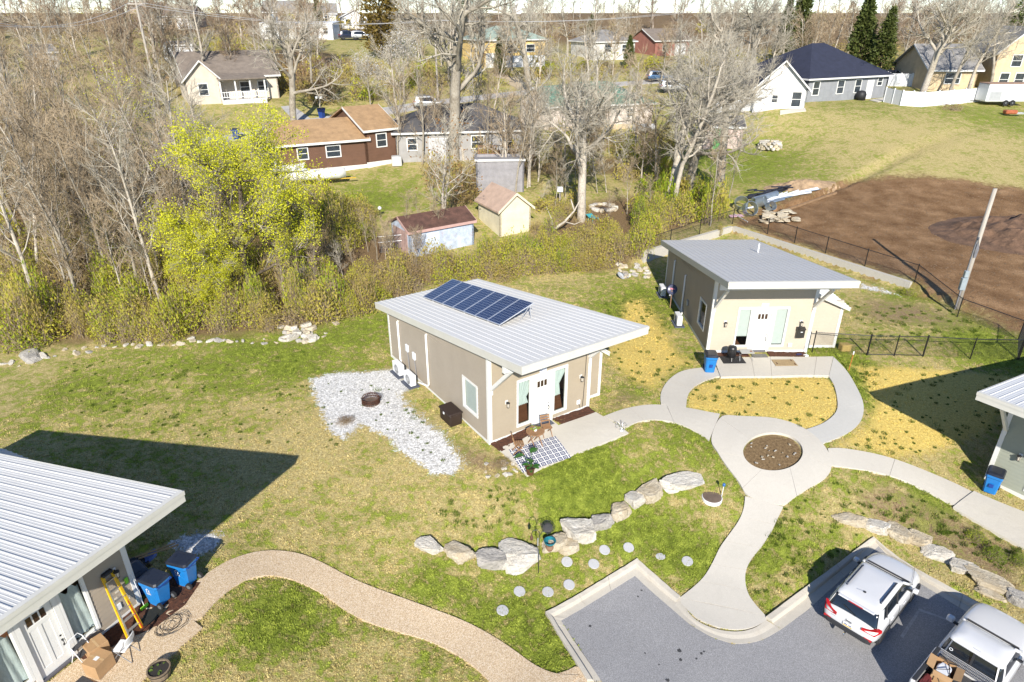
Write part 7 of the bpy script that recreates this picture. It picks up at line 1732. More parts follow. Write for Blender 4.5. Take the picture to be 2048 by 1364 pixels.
# ------------------------------------------------------------------ trees
def bark(name, a, b_, c3):
    m, nt, b = new_mat(name); pos = nt.nodes.new('ShaderNodeTexCoord').outputs['Object']
    n1 = noise_n(nt, pos, 1.4, 5, .65); n2 = noise_n(nt, pos, 11, 5, .7)
    c = ramp(nt, math_n(nt, 'MULTIPLY_ADD', n2, .5, math_n(nt, 'MULTIPLY', n1, .5)), [(.35, c3), (.5, b_), (.66, a)])
    nt.links.new(c, b.inputs['Base Color']); b.inputs['Roughness'].default_value = .92; b.inputs['Specular IOR Level'].default_value = .15
    bp = nt.nodes.new('ShaderNodeBump'); bp.inputs['Strength'].default_value = .7; bp.inputs['Distance'].default_value = .03; nt.links.new(n2, bp.inputs['Height']); nt.links.new(bp.outputs[0], b.inputs['Normal'])
    MATS[name] = m; return m
BK_PALE = bark('pale_bark', (.58, .53, .45), (.45, .40, .33), (.20, .17, .135))
BK_GREY = bark('grey_bark', (.42, .39, .33), (.31, .275, .22), (.15, .125, .095))
BK_DARK = bark('dark_bark', (.16, .13, .10), (.10, .08, .06), (.05, .04, .03))
TW_TAN = bark('tan_twigs', (.43, .345, .24), (.34, .265, .175), (.20, .145, .09))
TW_GREY = bark('grey_twigs', (.47, .435, .36), (.375, .34, .275), (.22, .19, .15))
TW_BRN = bark('brown_twigs', (.34, .26, .19), (.25, .18, .125), (.14, .10, .07))
def leaf_mat(name, cols, trans=.35):
    m, nt, b = new_mat(name); pos = nt.nodes.new('ShaderNodeTexCoord').outputs['Object']
    n1 = noise_n(nt, pos, .9, 3, .6); n2 = noise_n(nt, pos, 9, 3, .6)
    c = ramp(nt, math_n(nt, 'MULTIPLY_ADD', n2, .6, math_n(nt, 'MULTIPLY', n1, .4)), cols)
    nt.links.new(c, b.inputs['Base Color']); b.inputs['Roughness'].default_value = .6; b.inputs['Specular IOR Level'].default_value = .2
    tr = nt.nodes.new('ShaderNodeBsdfTranslucent'); nt.links.new(c, tr.inputs[0]); mx = nt.nodes.new('ShaderNodeMixShader'); mx.inputs[0].default_value = trans
    nt.links.new(b.outputs[0], mx.inputs[1]); nt.links.new(tr.outputs[0], mx.inputs[2]); nt.links.new(mx.outputs[0], nt.nodes['Material Output'].inputs['Surface'])
    MATS[name] = m; return m
LF_LIME = leaf_mat('spring_leaf', [(.3, (.40, .44, .02)), (.5, (.66, .66, .035)), (.7, (.85, .82, .10))], .42)
LF_CEDAR = leaf_mat('cedar_needles', [(.3, (.045, .065, .018)), (.5, (.09, .115, .03)), (.7, (.18, .18, .05))], .2)
LF_PINE = leaf_mat('pine_needles', [(.3, (.04, .07, .01)), (.5, (.09, .13, .018)), (.7, (.17, .21, .03))], .25)
LF_RUST = leaf_mat('rusty_evergreen', [(.3, (.09, .06, .015)), (.5, (.18, .13, .03)), (.7, (.27, .18, .05))], .2)
LF_WHT = leaf_mat('white_blossom', [(.3, (.50, .48, .46)), (.5, (.66, .64, .62)), (.7, (.78, .77, .75))], .3)
LF_BRN = leaf_mat('dead_oak_leaf', [(.3, (.16, .075, .025)), (.5, (.28, .15, .06)), (.7, (.40, .24, .11))], .25)
class Tree:
    def __init__(s, seed): s.r = random.Random(seed); s.thick = MB(); s.tv = []; s.tips = []; s.twq = MB()
    def limb(s, p, d_, L, r0, lvl, spec):
        rg = s.r; sp = spec[lvl]; n = sp['n']; pts = [p.copy()]; rad = [r0]; d_ = d_.normalized()
        for i in range(n):
            w = sp['w']; d_ = (d_ + Vector((rg.gauss(0, w), rg.gauss(0, w), rg.gauss(0, w) + sp['up']))).normalized()
            p = p + d_ * (L / n); pts.append(p.copy()); rad.append(r0 * (1 - (1 - sp['tap']) * (i + 1) / n))
        (s.thick if lvl <= sp.get('thick', 1) and lvl < 2 else s.twq).tube(pts, rad, sp['s'], cap=False)
        last = lvl + 1 >= len(spec)
        c = sp['c'] if not isinstance(sp['c'], tuple) else rg.randint(*sp['c'])
        for k in range(c):
            t = sp['t0'] + (1 - sp['t0']) * ((k + rg.random() * .8) / c); t = min(t, .995); f = t * n; i = min(int(f), n - 1); q = pts[i].lerp(pts[i + 1], f - i)
            ax = (pts[i + 1] - pts[i]).normalized(); a = rg.uniform(0, 2 * PI) if lvl else k * 2.4 + rg.uniform(-.4, .4)
            u = ax.cross(Vector((.31, .57, .76)) if abs(ax.z) > .9 else Vector((0, 0, 1))).normalized(); v = ax.cross(u)
            an = R(rg.uniform(*sp['a'])); nd_ = ax * math.cos(an) + (u * math.cos(a) + v * math.sin(a)) * math.sin(an)
            ln = rg.uniform(*sp['l']) * (1 - sp.get('lt', .45) * t)
            if last: s.twig(q, nd_, ln, sp['tr'])
            else: s.limb(q, nd_, ln, max(rad[i] * sp['rr'], sp['rmin']), lvl + 1, spec)
        if last: s.twig(pts[-1], d_, sp['l'][1] * .7, sp['tr'])
    def twig(s, p, d_, L, r0):
        rg = s.r; d_ = (d_ + Vector((0, 0, .15))).normalized(); e = p + d_ * L + Vector((rg.gauss(0, .04), rg.gauss(0, .04), 0)); u = d_.orthogonal().normalized(); v = d_.cross(u)
        for k in range(3): a = k * 2.0944; s.tv.append(p + (u * math.cos(a) + v * math.sin(a)) * r0)
        s.tv.append(e); s.tips.append(e)
    def meshes(s, name, bm, tm):
        tr = s.thick.mesh('trunk', bm, True)
        nq = len(s.twq.v); V = [tuple(v) for v in s.twq.v] + [tuple(v) for v in s.tv]; Fc = list(s.twq.f)
        for k in range(len(s.tv) // 4):
            o = nq + k * 4; Fc += [(o, o + 1, o + 3), (o + 1, o + 2, o + 3), (o + 2, o, o + 3)]
        b = MB(); b.v = V; b.f = Fc
        return tr, b.mesh('crown', tm)
def leaf_cloud(tips, rg, per, spread, size, keep=1.0):
    V = []; 
    for p in tips:
        if rg.random() > keep: continue
        for k in range(per):
            c = np.array(p) + np.array([rg.gauss(0, spread) for _ in range(3)]); a = np.array([rg.gauss(0, 1) for _ in range(3)]); a /= np.linalg.norm(a); b = np.cross(a, [rg.gauss(0, 1) for _ in range(3)]); b /= np.linalg.norm(b) + 1e-9
            s_ = size * rg.uniform(.6, 1.3); V += [c - a * s_, c + b * s_ * .55, c + a * s_, c - b * s_ * .55]
    V = np.array(V); return V, np.arange(len(V)).reshape(-1, 4)
SP_FOREST = [dict(n=9, w=.06, up=.03, tap=.25, s=7, c=(15, 19), t0=.28, a=(28, 52), l=(2.0, 4.2), rr=.42, rmin=.022, lt=.5), dict(n=5, w=.14, up=.10, tap=.3, s=4, c=(6, 8), t0=.2, a=(25, 50), l=(.8, 1.7), rr=.5, rmin=.016, thick=1), dict(n=3, w=.16, up=.06, tap=.4, s=3, c=(6, 8), t0=.15, a=(20, 55), l=(.35, .85), rr=.6, rmin=.012, tr=.0115)]
SP_SAPL = [dict(n=9, w=.07, up=.03, tap=.2, s=6, c=(12, 15), t0=.3, a=(25, 48), l=(1.2, 2.6), rr=.4, rmin=.016, lt=.5), dict(n=4, w=.15, up=.10, tap=.3, s=3, c=(6, 8), t0=.2, a=(25, 50), l=(.5, 1.1), rr=.5, rmin=.012, thick=1), dict(n=2, w=.16, up=.06, tap=.4, s=3, c=(5, 7), t0=.15, a=(20, 55), l=(.3, .65), rr=.6, rmin=.010, tr=.0105)]
SP_OAK = [dict(n=6, w=.07, up=.02, tap=.72, s=10, c=(6, 8), t0=.42, a=(30, 62), l=(4.8, 7.2), rr=.55, rmin=.08, lt=.3), dict(n=8, w=.19, up=.06, tap=.3, s=6, c=(8, 10), t0=.22, a=(30, 62), l=(1.8, 3.4), rr=.5, rmin=.035, thick=1, lt=.4), dict(n=5, w=.22, up=.05, tap=.35, s=4, c=(7, 9), t0=.2, a=(28, 62), l=(.8, 1.6), rr=.5, rmin=.016), dict(n=3, w=.2, up=.04, tap=.4, s=3, c=(6, 8), t0=.15, a=(25, 60), l=(.35, .75), rr=.6, rmin=.010, tr=.0095)]
SP_LEAN = [dict(n=8, w=.08, up=.01, tap=.45, s=8, c=(9, 11), t0=.35, a=(30, 60), l=(3.0, 5.0), rr=.5, rmin=.05, lt=.4), dict(n=6, w=.2, up=.05, tap=.3, s=5, c=(7, 9), t0=.2, a=(30, 60), l=(1.3, 2.4), rr=.5, rmin=.022, thick=1), dict(n=4, w=.2, up=.05, tap=.4, s=3, c=(6, 8), t0=.15, a=(25, 60), l=(.6, 1.1), rr=.55, rmin=.012), dict(n=2, w=.2, up=.03, tap=.4, s=3, c=(4, 5), t0=.15, a=(25, 60), l=(.3, .6), rr=.6, rmin=.009, tr=.0085)]
SP_FAR = [dict(n=7, w=.07, up=.03, tap=.3, s=5, c=(13, 16), t0=.22, a=(28, 55), l=(2.4, 4.4), rr=.45, rmin=.05, lt=.4), dict(n=4, w=.16, up=.08, tap=.4, s=3, c=(7, 9), t0=.15, a=(25, 55), l=(1.0, 2.0), rr=.5, rmin=.028, thick=1), dict(n=2, w=.16, up=.05, tap=.5, s=3, c=(6, 8), t0=.1, a=(20, 60), l=(.5, 1.1), rr=.6, rmin=.020, tr=.021)]
KINDS = {}
def kind(key, seed, h, r0, spec, bm, tm, lean=(0, 0), leaf=None):
    t = Tree(seed); t.limb(Vector((0, 0, -.3)), Vector((lean[0], lean[1], 1)), h, r0, 0, spec); tr, cr = t.meshes(key, bm, tm)
    lm = None
    if leaf:
        V, Fq_ = leaf_cloud(t.tips, random.Random(seed), leaf[1], leaf[2], leaf[3], leaf[4]); lm = fast_mesh('foliage', V, Fq_, leaf[0], 4)
    KINDS[key] = (tr, cr, lm, h)
for k in range(4): kind('forest%d' % k, 20 + k, [9.5, 11, 12.5, 10.5][k], [.10, .13, .15, .12][k], SP_FOREST, [BK_GREY, BK_PALE, BK_GREY, BK_PALE][k], [TW_TAN, TW_GREY, TW_TAN, TW_TAN][k], (RNG.uniform(-.08, .08), 0))
for k in range(3): kind('sapling%d' % k, 40 + k, [6.0, 7.0, 5.2][k], [.055, .065, .05][k], SP_SAPL, [BK_PALE, BK_GREY, BK_PALE][k], [TW_GREY, TW_TAN, TW_TAN][k])
for k in range(4): kind('oak%d' % k, 60 + k, [7.0, 8.0, 6.5, 9.0][k], [.30, .34, .27, .36][k], SP_OAK, [BK_PALE, BK_GREY, BK_PALE, BK_GREY][k], TW_GREY)
for k in range(4): kind('far%d' % k, 50 + k, [10, 12, 11, 9][k], [.17, .2, .18, .15][k], SP_FAR, [BK_GREY, BK_PALE, BK_GREY, BK_PALE][k], [TW_TAN, TW_GREY, TW_BRN, TW_TAN][k])
for k in range(2): kind('lean%d' % k, 80 + k, [10.5, 12][k], [.20, .23][k], SP_LEAN, [BK_PALE, BK_GREY][k], TW_GREY, ((.05, 0), (-.12, .05))[k])
SP_LIME = [dict(SP_LEAN[0], t0=.16, c=(13, 14), a=(40, 75), l=(3.2, 5.6))] + SP_LEAN[1:]
kind('lime', 91, 8.0, .20, SP_LIME, BK_DARK, BK_GREY, (-.05, 0), (LF_LIME, 11, .15, .050, .70))
kind('limesmall', 92, 7.0, .09, SP_FOREST, BK_GREY, TW_GREY, (0, 0), (LF_LIME, 3, .16, .045, .6))
kind('blossom', 93, 4.5, .10, SP_FOREST, BK_GREY, TW_GREY, (0, 0), (LF_WHT, 3, .14, .05, .8))
kind('brownleaf', 94, 6.5, .13, SP_FOREST, BK_PALE, TW_GREY, (0, 0), (LF_BRN, 1, .12, .08, .35))
def conifer(key, seed, h, rad, m_, n=620, bulge=1.0, clear=.04):
    rg = np.random.default_rng(seed); V = []; 
    for i in range(n):
        t = rg.random() ** .8; z = h * (clear + (1 - clear) * t); rr_ = rad * ((1 - t) ** .75 if bulge == 1.0 else math.sin(min(1, (1 - t) * 1.25 + .1) * PI * .62)) * rg.uniform(.75, 1.1); a = rg.random() * 2 * PI
        for j in range(9):
            f = rg.uniform(.35, 1.0); c = np.array([rr_ * f * math.cos(a), rr_ * f * math.sin(a), z + .25 * rr_ * f - .18 * f * f + rg.normal(0, .08)]) + rg.normal(0, .13, 3)
            d_ = np.array([math.cos(a), math.sin(a), .35]) + rg.normal(0, .6, 3); d_ /= np.linalg.norm(d_); s_ = np.cross(d_, rg.normal(0, 1, 3)); s_ /= np.linalg.norm(s_) + 1e-9
            L = rg.uniform(.16, .34); V += [c - s_ * L * .35, c + d_ * L, c + s_ * L * .35, c - d_ * L * .5]
    V = np.array(V); cr = fast_mesh('crown', V, np.arange(len(V)).reshape(-1, 4), m_, 4)
    tr = MB().tube([(0, 0, -.3), (0, 0, h * .5), (0, 0, h * .96)], [.2, .12, .02], 7).mesh('trunk', BK_DARK, True)
    KINDS[key] = (tr, cr, None, h)
conifer('cedar0', 1, 9, 2.3, LF_CEDAR); conifer('cedar1', 2, 11, 2.0, LF_CEDAR, 700); conifer('pine0', 3, 12, 4.2, LF_PINE, 900, 2.0, .25); conifer('rust0', 4, 9, 2.6, LF_RUST, 560, 2.0, .05)
def plant_tree(key, p, s=1.0, rz_=None, label='', group=None, name='bare_tree', cat='tree', lean=None, hs=1.0):
    tr, cr, lm, h = KINDS[key]
    t = thing(name, label, cat, p, 0, group); t.rotation_euler = ((lean[0], lean[1]) if lean else (RNG.gauss(0, .03), RNG.gauss(0, .03))) + (RNG.uniform(0, 6.28) if rz_ is None else rz_,)
    t.scale = (s, s, s * hs); link('trunk', tr, t); c = link('crown', cr, t)
    if lm: link('foliage', lm, t)
    return t
def hsc(px, py, top_y, key, hmul=1.0):
    """scale so that the tree's top reaches an image height"""
    g_ = G(px, py); dx, dy, dz = ray(px, top_y); tt_ = math.hypot(g_.x, g_.y) / math.hypot(dx, dy); return g_, max(.3, (CAM_H + dz * tt_ - g_.z))
def sig(key, px, py, height, label, name='bare_tree', **kw):
    return plant_tree(key, G(px, py), height / TOPS[key], label=label, name=name, **kw)
TOPS = {k: max(float(np.max([v.co.z for v in m[1].vertices])), m[3]) for k, m in KINDS.items()}
# single trees one can point at
sig('oak0', 1163, 442, 14.5, 'tall pale bare tree standing by the stone campfire ring')
sig('oak2', 1333, 412, 15.5, 'leftmost pale trunk of the bare group behind the cream cottage', rz_=1.0)
sig('lean0', 1349, 426, 15.0, 'nearest leaning pale trunk of the bare group behind the cream cottage', lean=(0, .06))
sig('oak1', 1374, 394, 15.0, 'thick double bare tree in the middle of the group by the far lawn', rz_=2.0)
sig('oak3', 1437, 386, 14.5, 'rightmost dark-trunked bare tree of the group by the far lawn', rz_=.5)
sig('oak3', 908, 322, 21, 'huge old bare tree in front of the dark-roofed house', rz_=4.0)
sig('brownleaf', 893, 474, 10.5, 'slender tree holding brown leaves beside the rusty-roofed shed')
sig('oak1', 588, 256, 15, 'big multi-stemmed bare tree at the mouth of the driveway', rz_=3.0)
sig('oak0', 1838, 208, 16, 'wide bare oak in front of the white vinyl fence', rz_=5.0)
sig('lean1', 1892, 205, 14, 'leaning bare tree left of the pair near the cargo trailer', lean=(0, .18)); sig('lean0', 1928, 202, 14.5, 'leaning bare tree right of the pair near the cargo trailer', lean=(0, .22))
sig('lean1', 1978, 190, 13, 'bare tree directly behind the cargo trailer', lean=(0, .1))
sig('lime', 503, 598, 13.2, 'bright lime-green leafing tree at the edge of the wood', name='leafing_tree', lean=(0, .05), rz_=3.5).scale = (1.16, 1.16, 1.2)
sig('limesmall', 246, 430, 12, 'pale lime leafing tree deep in the left wood', name='leafing_tree')
sig('limesmall', 560, 480, 8.5, 'small lime leafing tree right of the bright leafing tree', name='leafing_tree')
sig('lime', 455, 615, 6.5, 'low lime-green leafing tree left of the bright tall one', name='leafing_tree')
sig('limesmall', 205, 560, 5.0, 'low green leafing tree in the left thicket', name='leafing_tree')
sig('blossom', 742, 212, 7.5, 'white blossoming tree left of the pair by the road', name='blossom_tree'); sig('blossom', 808, 205, 10.5, 'taller white blossoming tree behind the big bare tree', name='blossom_tree')
sig('pine0', 950, 60, 15, 'broad green pine on the skyline left of the steeple', name='pine_tree'); sig('rust0', 765, 118, 13, 'rusty green cedar right of the mobile home', name='cedar_tree'); sig('cedar1', 1588, 130, 16, 'tall narrow dark cedar behind the navy roof', name='cedar_tree')
sig('cedar0', 1712, 158, 12.5, 'broad dark cedar right of the navy roof', name='cedar_tree'); sig('cedar0', 1752, 162, 10.5, 'smaller dark cedar beside the broad one', name='cedar_tree'); sig('cedar1', 1560, 118, 12, 'dark cedar left of the tall narrow one', name='cedar_tree')
sig('cedar0', 1180, 98, 7, 'dark cedar behind the yellow house', name='cedar_tree'); sig('cedar0', 1258, 140, 6, 'small dark evergreen in front of the grey hip roof', name='cedar_tree'); sig('pine0', 2040, 150, 13, 'green pine at the top right edge', name='pine_tree'); sig('cedar0', 1000, 150, 6, 'dark evergreen beside the yellow house drive', name='cedar_tree'); sig('cedar1', 640, 60, 9, 'dark cedar behind the mobile home', name='cedar_tree')
sig('oak2', 1058, 330, 10, 'crooked bare tree beside the deck', rz_=2.2); sig('sapling1', 1420, 452, 8.5, 'thin pale sapling at the corner of the retaining wall'); sig('forest1', 1255, 330, 10, 'bare tree between the pink house and the campfire ring'); sig('forest2', 1130, 322, 11, 'bare tree in front of the long pink house'); sig('forest0', 1215, 285, 11, 'straight bare tree before the green roof'); sig('oak1', 1500, 190, 15, 'large bare tree left of the white gabled wing', rz_=.3)
sig('oak3', 1060, 190, 17, 'large bare tree by the tan drive', rz_=1.2); sig('forest3', 985, 230, 12, 'bare tree behind the dark-roofed house'); sig('oak0', 1440, 180, 15, 'bare tree above the pink shed', rz_=2.8); sig('forest2', 845, 330, 11, 'bare tree before the garage of the pale grey house')
# the left wood, individually planted
LABW = 'bare grey tree in the dense tangled wood at left'; LABS = 'thin bare sapling in the tangled wood at left'
rgw = random.Random(3); cnt = 0
WOOD_POLY = [(-60, 650), (180, 640), (420, 620), (480, 560), (460, 430), (380, 330), (300, 260), (60, 180), (-160, 200)]
pw = [tuple(p) for p in WOOD_POLY]
def in_px(px, py, poly): return bool(inside(np.array([px]), np.array([py]), poly)[0])
pos_ = []
while len(pos_) < 105:
    px, py = rgw.uniform(-100, 500), 180 + 470 * rgw.random() ** .8
    if in_px(px, py, pw): pos_.append((px, py))
for i, (px, py) in enumerate(pos_):
    if i % 5 < 3: plant_tree('forest%d' % rgw.randrange(4), G(px, py), rgw.uniform(.75, 1.15), label=LABW, group='bare trees of the left wood')
    else: plant_tree('sapling%d' % rgw.randrange(3), G(px, py), rgw.uniform(.7, 1.2), label=LABS, group='saplings of the left wood', name='sapling')
for i in range(22):
    px = rgw.uniform(520, 900); py = np.interp(px, [520, 640, 760, 900], [600, 560, 520, 500]) + rgw.uniform(-40, 40)
    plant_tree('sapling%d' % rgw.randrange(3), G(px, py), rgw.uniform(.35, .65), label='thin bare sapling in the thicket above the rubble and sheds', group='saplings of the middle thicket', name='sapling')
for i in range(26):
    px = rgw.uniform(1040, 1470); py = rgw.uniform(330, 470)
    plant_tree('sapling%d' % rgw.randrange(3), G(px, py), rgw.uniform(.4, .9), label='thin bare sapling among the campfire garden trees', group='saplings of the campfire garden', name='sapling')
for i in range(58):
    px, py = rgw.uniform(-60, 640), rgw.uniform(60, 200)
    plant_tree('far%d' % rgw.randrange(4), G(px, py), rgw.uniform(.7, 1.1), label='bare tree on the hillside around the beige house', group='hillside trees at left')
for i in range(42):
    px, py = rgw.uniform(740, 1560), rgw.uniform(92, 175)
    plant_tree(rgw.choice(['far0', 'far1', 'far2', 'oak2', 'lean0', 'far3']), G(px, py), rgw.uniform(.65, 1.0), label='bare street tree between the far houses', group='trees between the far houses')
for i in range(56):
    x = -190 + 380 * (i + rgw.random()) / 56; y = rgw.uniform(150, 200)
    plant_tree('far%d' % rgw.randrange(4), on(x * (y / 190), y), rgw.uniform(.8, 1.15) if x < 0 else rgw.uniform(.62, .95), label='bare tree in the far wood along the skyline', group='far wood on the skyline')
for i in range(30):
    px, py = rgw.uniform(1560, 2080), rgw.uniform(95, 150)
    plant_tree('far%d' % rgw.randrange(4), G(px, py), rgw.uniform(.75, 1.0), label='bare tree in the wood behind the navy and tan houses', group='wood behind the right houses')
def tree_mass(name, label, spots):
    Vs = []; Fs = []; o = 0; cache = {}
    for key, x, y, s_, a in spots:
        if key not in cache:
            parts = []
            for m_ in KINDS[key][:2]:
                v = np.empty(len(m_.vertices) * 3); m_.vertices.foreach_get('co', v); m_.calc_loop_triangles(); f = np.empty(len(m_.loop_triangles) * 3, np.int32); m_.loop_triangles.foreach_get('vertices', f); parts.append((v.reshape(-1, 3), f.reshape(-1, 3)))
            cache[key] = parts
        ca, sa = math.cos(a) * s_, math.sin(a) * s_; M = np.array([[ca, -sa, 0], [sa, ca, 0], [0, 0, s_]])
        for v, f in cache[key]: Vs.append(v @ M.T + np.array([x, y, float(Tz(x, y))])); Fs.append(f + o); o += len(v)
    return stuff(link(name, fast_mesh(name, np.concatenate(Vs), np.concatenate(Fs), bark('far_twigs', (.46, .39, .32), (.36, .30, .24), (.24, .19, .15)), 3)), label, 'wood')
fs = []
for i in range(96):
    y = 195 + 90 * (i % 8) / 8 + rgw.uniform(0, 12); x = (-1.05 + 2.1 * ((i * 37) % 96 + rgw.random()) / 96) * y; fs.append(('far%d' % rgw.randrange(4), x, y, rgw.uniform(.9, 1.25) if x < 0 else rgw.uniform(.8, 1.15), rgw.uniform(0, 6.28)))
tree_mass('far_wood', 'bare brown far wood closing the skyline', fs)
for i in range(30):
    px, py = (rgw.uniform(930, 1340), rgw.uniform(255, 400)) if i < 22 else (rgw.uniform(760, 960), rgw.uniform(290, 345))
    plant_tree(rgw.choice(['forest0', 'forest1', 'far1', 'far3']), G(px, py), rgw.uniform(.6, .95), label='bare tree in the gardens between deck house and pink shed', group='garden trees in the middle distance')
# fallen limb
g_ = G(1085, 478); t = thing('dead_limb', 'bleached dead limb leaning beside the cream shed', 'dead limb', g_)
b = MB().tube([(0, 0, .1), (.9, .3, .7), (1.8, .8, 1.2), (2.6, 1.2, 2.0), (3.1, 1.3, 3.0)], [.14, .12, .1, .07, .03], 7); b.build('limb', BK_PALE, t, smooth=True)
for q in ([(1.8, .8, 1.2), (2.6, .4, 1.1), (3.3, .2, 1.5)], [(.9, .3, .7), (.7, .9, 1.5), (.3, 1.2, 2.4)], [(2.6, 1.2, 2.0), (2.3, 1.4, 2.9)]): MB().tube(q, [.08, .05, .015][:len(q)], 5).build('branch', BK_PALE, t, smooth=True)

# ------------------------------------------------------------------ undergrowth, one mass of brush
def bush_proto(seed, nstem, nleaf, leaf, spread=1.0):
    rg = np.random.default_rng(seed); TV = []; LV = []
    for i in range(nstem):
        a = rg.random() * 6.283; el = rg.uniform(.5, 1.5); p = np.array([rg.normal(0, .25), rg.normal(0, .25), 0]); d_ = np.array([math.cos(a) * math.cos(el), math.sin(a) * math.cos(el), math.sin(el)]); L = rg.uniform(.5, 1.1)
        for k in range(2):
            e = p + d_ * L * .6 + rg.normal(0, .05, 3); u = np.cross(d_, [.3, .6, .7]); u /= np.linalg.norm(u) + 1e-9; w = np.cross(d_, u); r_ = .011 * (1 - k * .28)
            TV += [p + u * r_, p - u * r_ * .5 + w * r_, p - u * r_ * .5 - w * r_, e]; p = e; d_ = d_ + rg.normal(0, .35, 3); d_ /= np.linalg.norm(d_)
    for i in range(nleaf):
        a = rg.random() * 6.283; r_ = math.sqrt(rg.random()); z = rg.random() ** .8; rad = r_ * math.sqrt(max(.05, 1 - .55 * z * z)) * .95
        c = np.array([rad * math.cos(a), rad * math.sin(a), .08 + z * (1.05 - .45 * r_ * r_)]) + rg.normal(0, .07, 3)
        d1 = rg.normal(0, 1, 3); d1 /= np.linalg.norm(d1); d2 = np.cross(d1, rg.normal(0, 1, 3)); d2 /= np.linalg.norm(d2) + 1e-9; s_ = leaf * rg.uniform(.5, 1.4)
        LV += [c - d1 * s_ - d2 * s_ * .4, c + d2 * s_ * .9, c + d1 * s_ - d2 * s_ * .4]
    return np.array(TV), np.array(LV)
BPR = [bush_proto(s, n, l, f) for s, n, l, f in ((1, 100, 640, .044), (2, 140, 420, .042), (3, 80, 820, .042), (4, 170, 200, .044), (5, 100, 700, .048))]
BPF = [bush_proto(s, n, l, f) for s, n, l, f in ((1, 26, 230, .075), (2, 36, 150, .07), (3, 24, 270, .07), (4, 50, 80, .07), (5, 30, 240, .08))]      # the same bushes farther off
BRM, bnt, bb = new_mat('brush_leaves')
_a = bnt.nodes.new('ShaderNodeAttribute'); _a.attribute_name = 'tint'
_p = bnt.nodes.new('ShaderNodeNewGeometry').outputs['Position']
_f = math_n(bnt, 'ADD', _a.outputs['Fac'], math_n(bnt, 'MULTIPLY_ADD', noise_n(bnt, _p, 7, 2, .6), .5, -.25))
_c = ramp(bnt, _f, [(.0, (.26, .17, .09)), (.3, (.44, .34, .13)), (.55, (.47, .42, .065)), (.78, (.40, .44, .035)), (1, (.19, .27, .025))])
bnt.links.new(_c, bb.inputs['Base Color']); bb.inputs['Roughness'].default_value = .7; bb.inputs['Specular IOR Level'].default_value = .15
_t = bnt.nodes.new('ShaderNodeBsdfTranslucent'); bnt.links.new(_c, _t.inputs[0]); _m = bnt.nodes.new('ShaderNodeMixShader'); _m.inputs[0].default_value = .35
bnt.links.new(bb.outputs[0], _m.inputs[1]); bnt.links.new(_t.outputs[0], _m.inputs[2]); bnt.links.new(_m.outputs[0], bnt.nodes['Material Output'].inputs['Surface'])
def brush_mass(name, label, spots):
    """spots: (x, y, radius, height, tint, proto)"""
    Vs = []; Fs = []; Ti = []; Mi = []; o = 0; rg = np.random.default_rng(8)
    for x, y, r_, h_, ti, k in spots:
        TV, LV = (BPR if math.hypot(x, y) < 58 else BPF)[k]; a = rg.random() * 6.283; ca, sa = math.cos(a), math.sin(a); M = np.array([[ca * r_, -sa * r_, 0], [sa * r_, ca * r_, 0], [0, 0, h_]]); z0 = float(Tz(x, y)) - .05
        for W_, typ in ((TV, 0), (LV, 1)):
            P = W_ @ M.T + np.array([x, y, z0]); kk = 4 if typ == 0 else 3; n = len(P) // kk; q = o + np.arange(n)[:, None] * kk
            F3 = np.concatenate([q + [0, 1, 3], q + [1, 2, 3], q + [2, 0, 3]]) if typ == 0 else q + [0, 1, 2]
            Vs.append(P); Fs.append(F3); Ti.append(np.full(len(P), ti) + np.repeat(rg.normal(0, .10, n), kk)); Mi.append(np.full(len(F3), typ)); o += len(P)
    me = fast_mesh(name, np.concatenate(Vs), np.concatenate(Fs), TW_TAN, 3); me.materials.append(BRM)
    me.polygons.foreach_set('material_index', np.concatenate(Mi).astype(np.int32)); at = me.attributes.new('tint', 'FLOAT', 'POINT'); at.data.foreach_set('value', np.concatenate(Ti).astype(np.float32))
    return stuff(link(name, me), label, 'undergrowth')
spots = []
rgb_ = random.Random(12)
def fill(poly, n, r_, h_, ti, protos):
    xs = [p[0] for p in poly]; ys = [p[1] for p in poly]; k = 0
    while k < n:
        px, py = rgb_.uniform(min(xs), max(xs)), rgb_.uniform(min(ys), max(ys))
        if not in_px(px, py, poly): continue
        g_ = G(px, py); s_ = rgb_.uniform(.7, 1.3)
        tt = rgb_.uniform(*ti) + .30 * mnoise.noise(Vector((g_.x * .22, g_.y * .22, 3)))
        hm = 1.0 + .55 * mnoise.noise(Vector((g_.x * .35, g_.y * .35, 9))); spots.append((g_.x, g_.y, rgb_.uniform(*r_) * rgb_.uniform(.6, 1.15), rgb_.uniform(*h_) * hm * rgb_.uniform(.5, 1.75), tt, rgb_.choice(protos))); k += 1
fill([(-40, 705), (180, 686), (420, 676), (640, 650), (700, 615), (660, 560), (400, 590), (180, 600), (-40, 620)], 170, (.8, 1.4), (1.0, 1.9), (.25, .85), [0, 2, 4, 1])
fill([(-40, 620), (180, 600), (400, 590), (660, 560), (640, 480), (560, 440), (400, 430), (200, 440), (-40, 470)], 130, (.9, 1.6), (1.3, 2.3), (.1, .8), [0, 1, 2, 3])
fill([(700, 640), (770, 602), (830, 560), (1000, 556), (1100, 548), (1262, 530), (1300, 500), (1310, 470), (1200, 470), (1080, 490), (950, 522), (830, 535), (760, 530), (690, 570)], 170, (.8, 1.4), (.7, 1.45), (.25, .8), [0, 2, 4, 1])
fill([(760, 560), (900, 535), (1080, 500), (1240, 480), (1300, 460), (1290, 520), (1100, 548), (900, 575), (780, 600)], 50, (.7, 1.3), (.7, 1.3), (.2, .75), [0, 1, 3, 4])
fill([(540, 420), (660, 420), (700, 520), (640, 620), (520, 600)], 50, (.9, 1.5), (1.4, 2.8), (.15, .8), [0, 1, 3, 4])
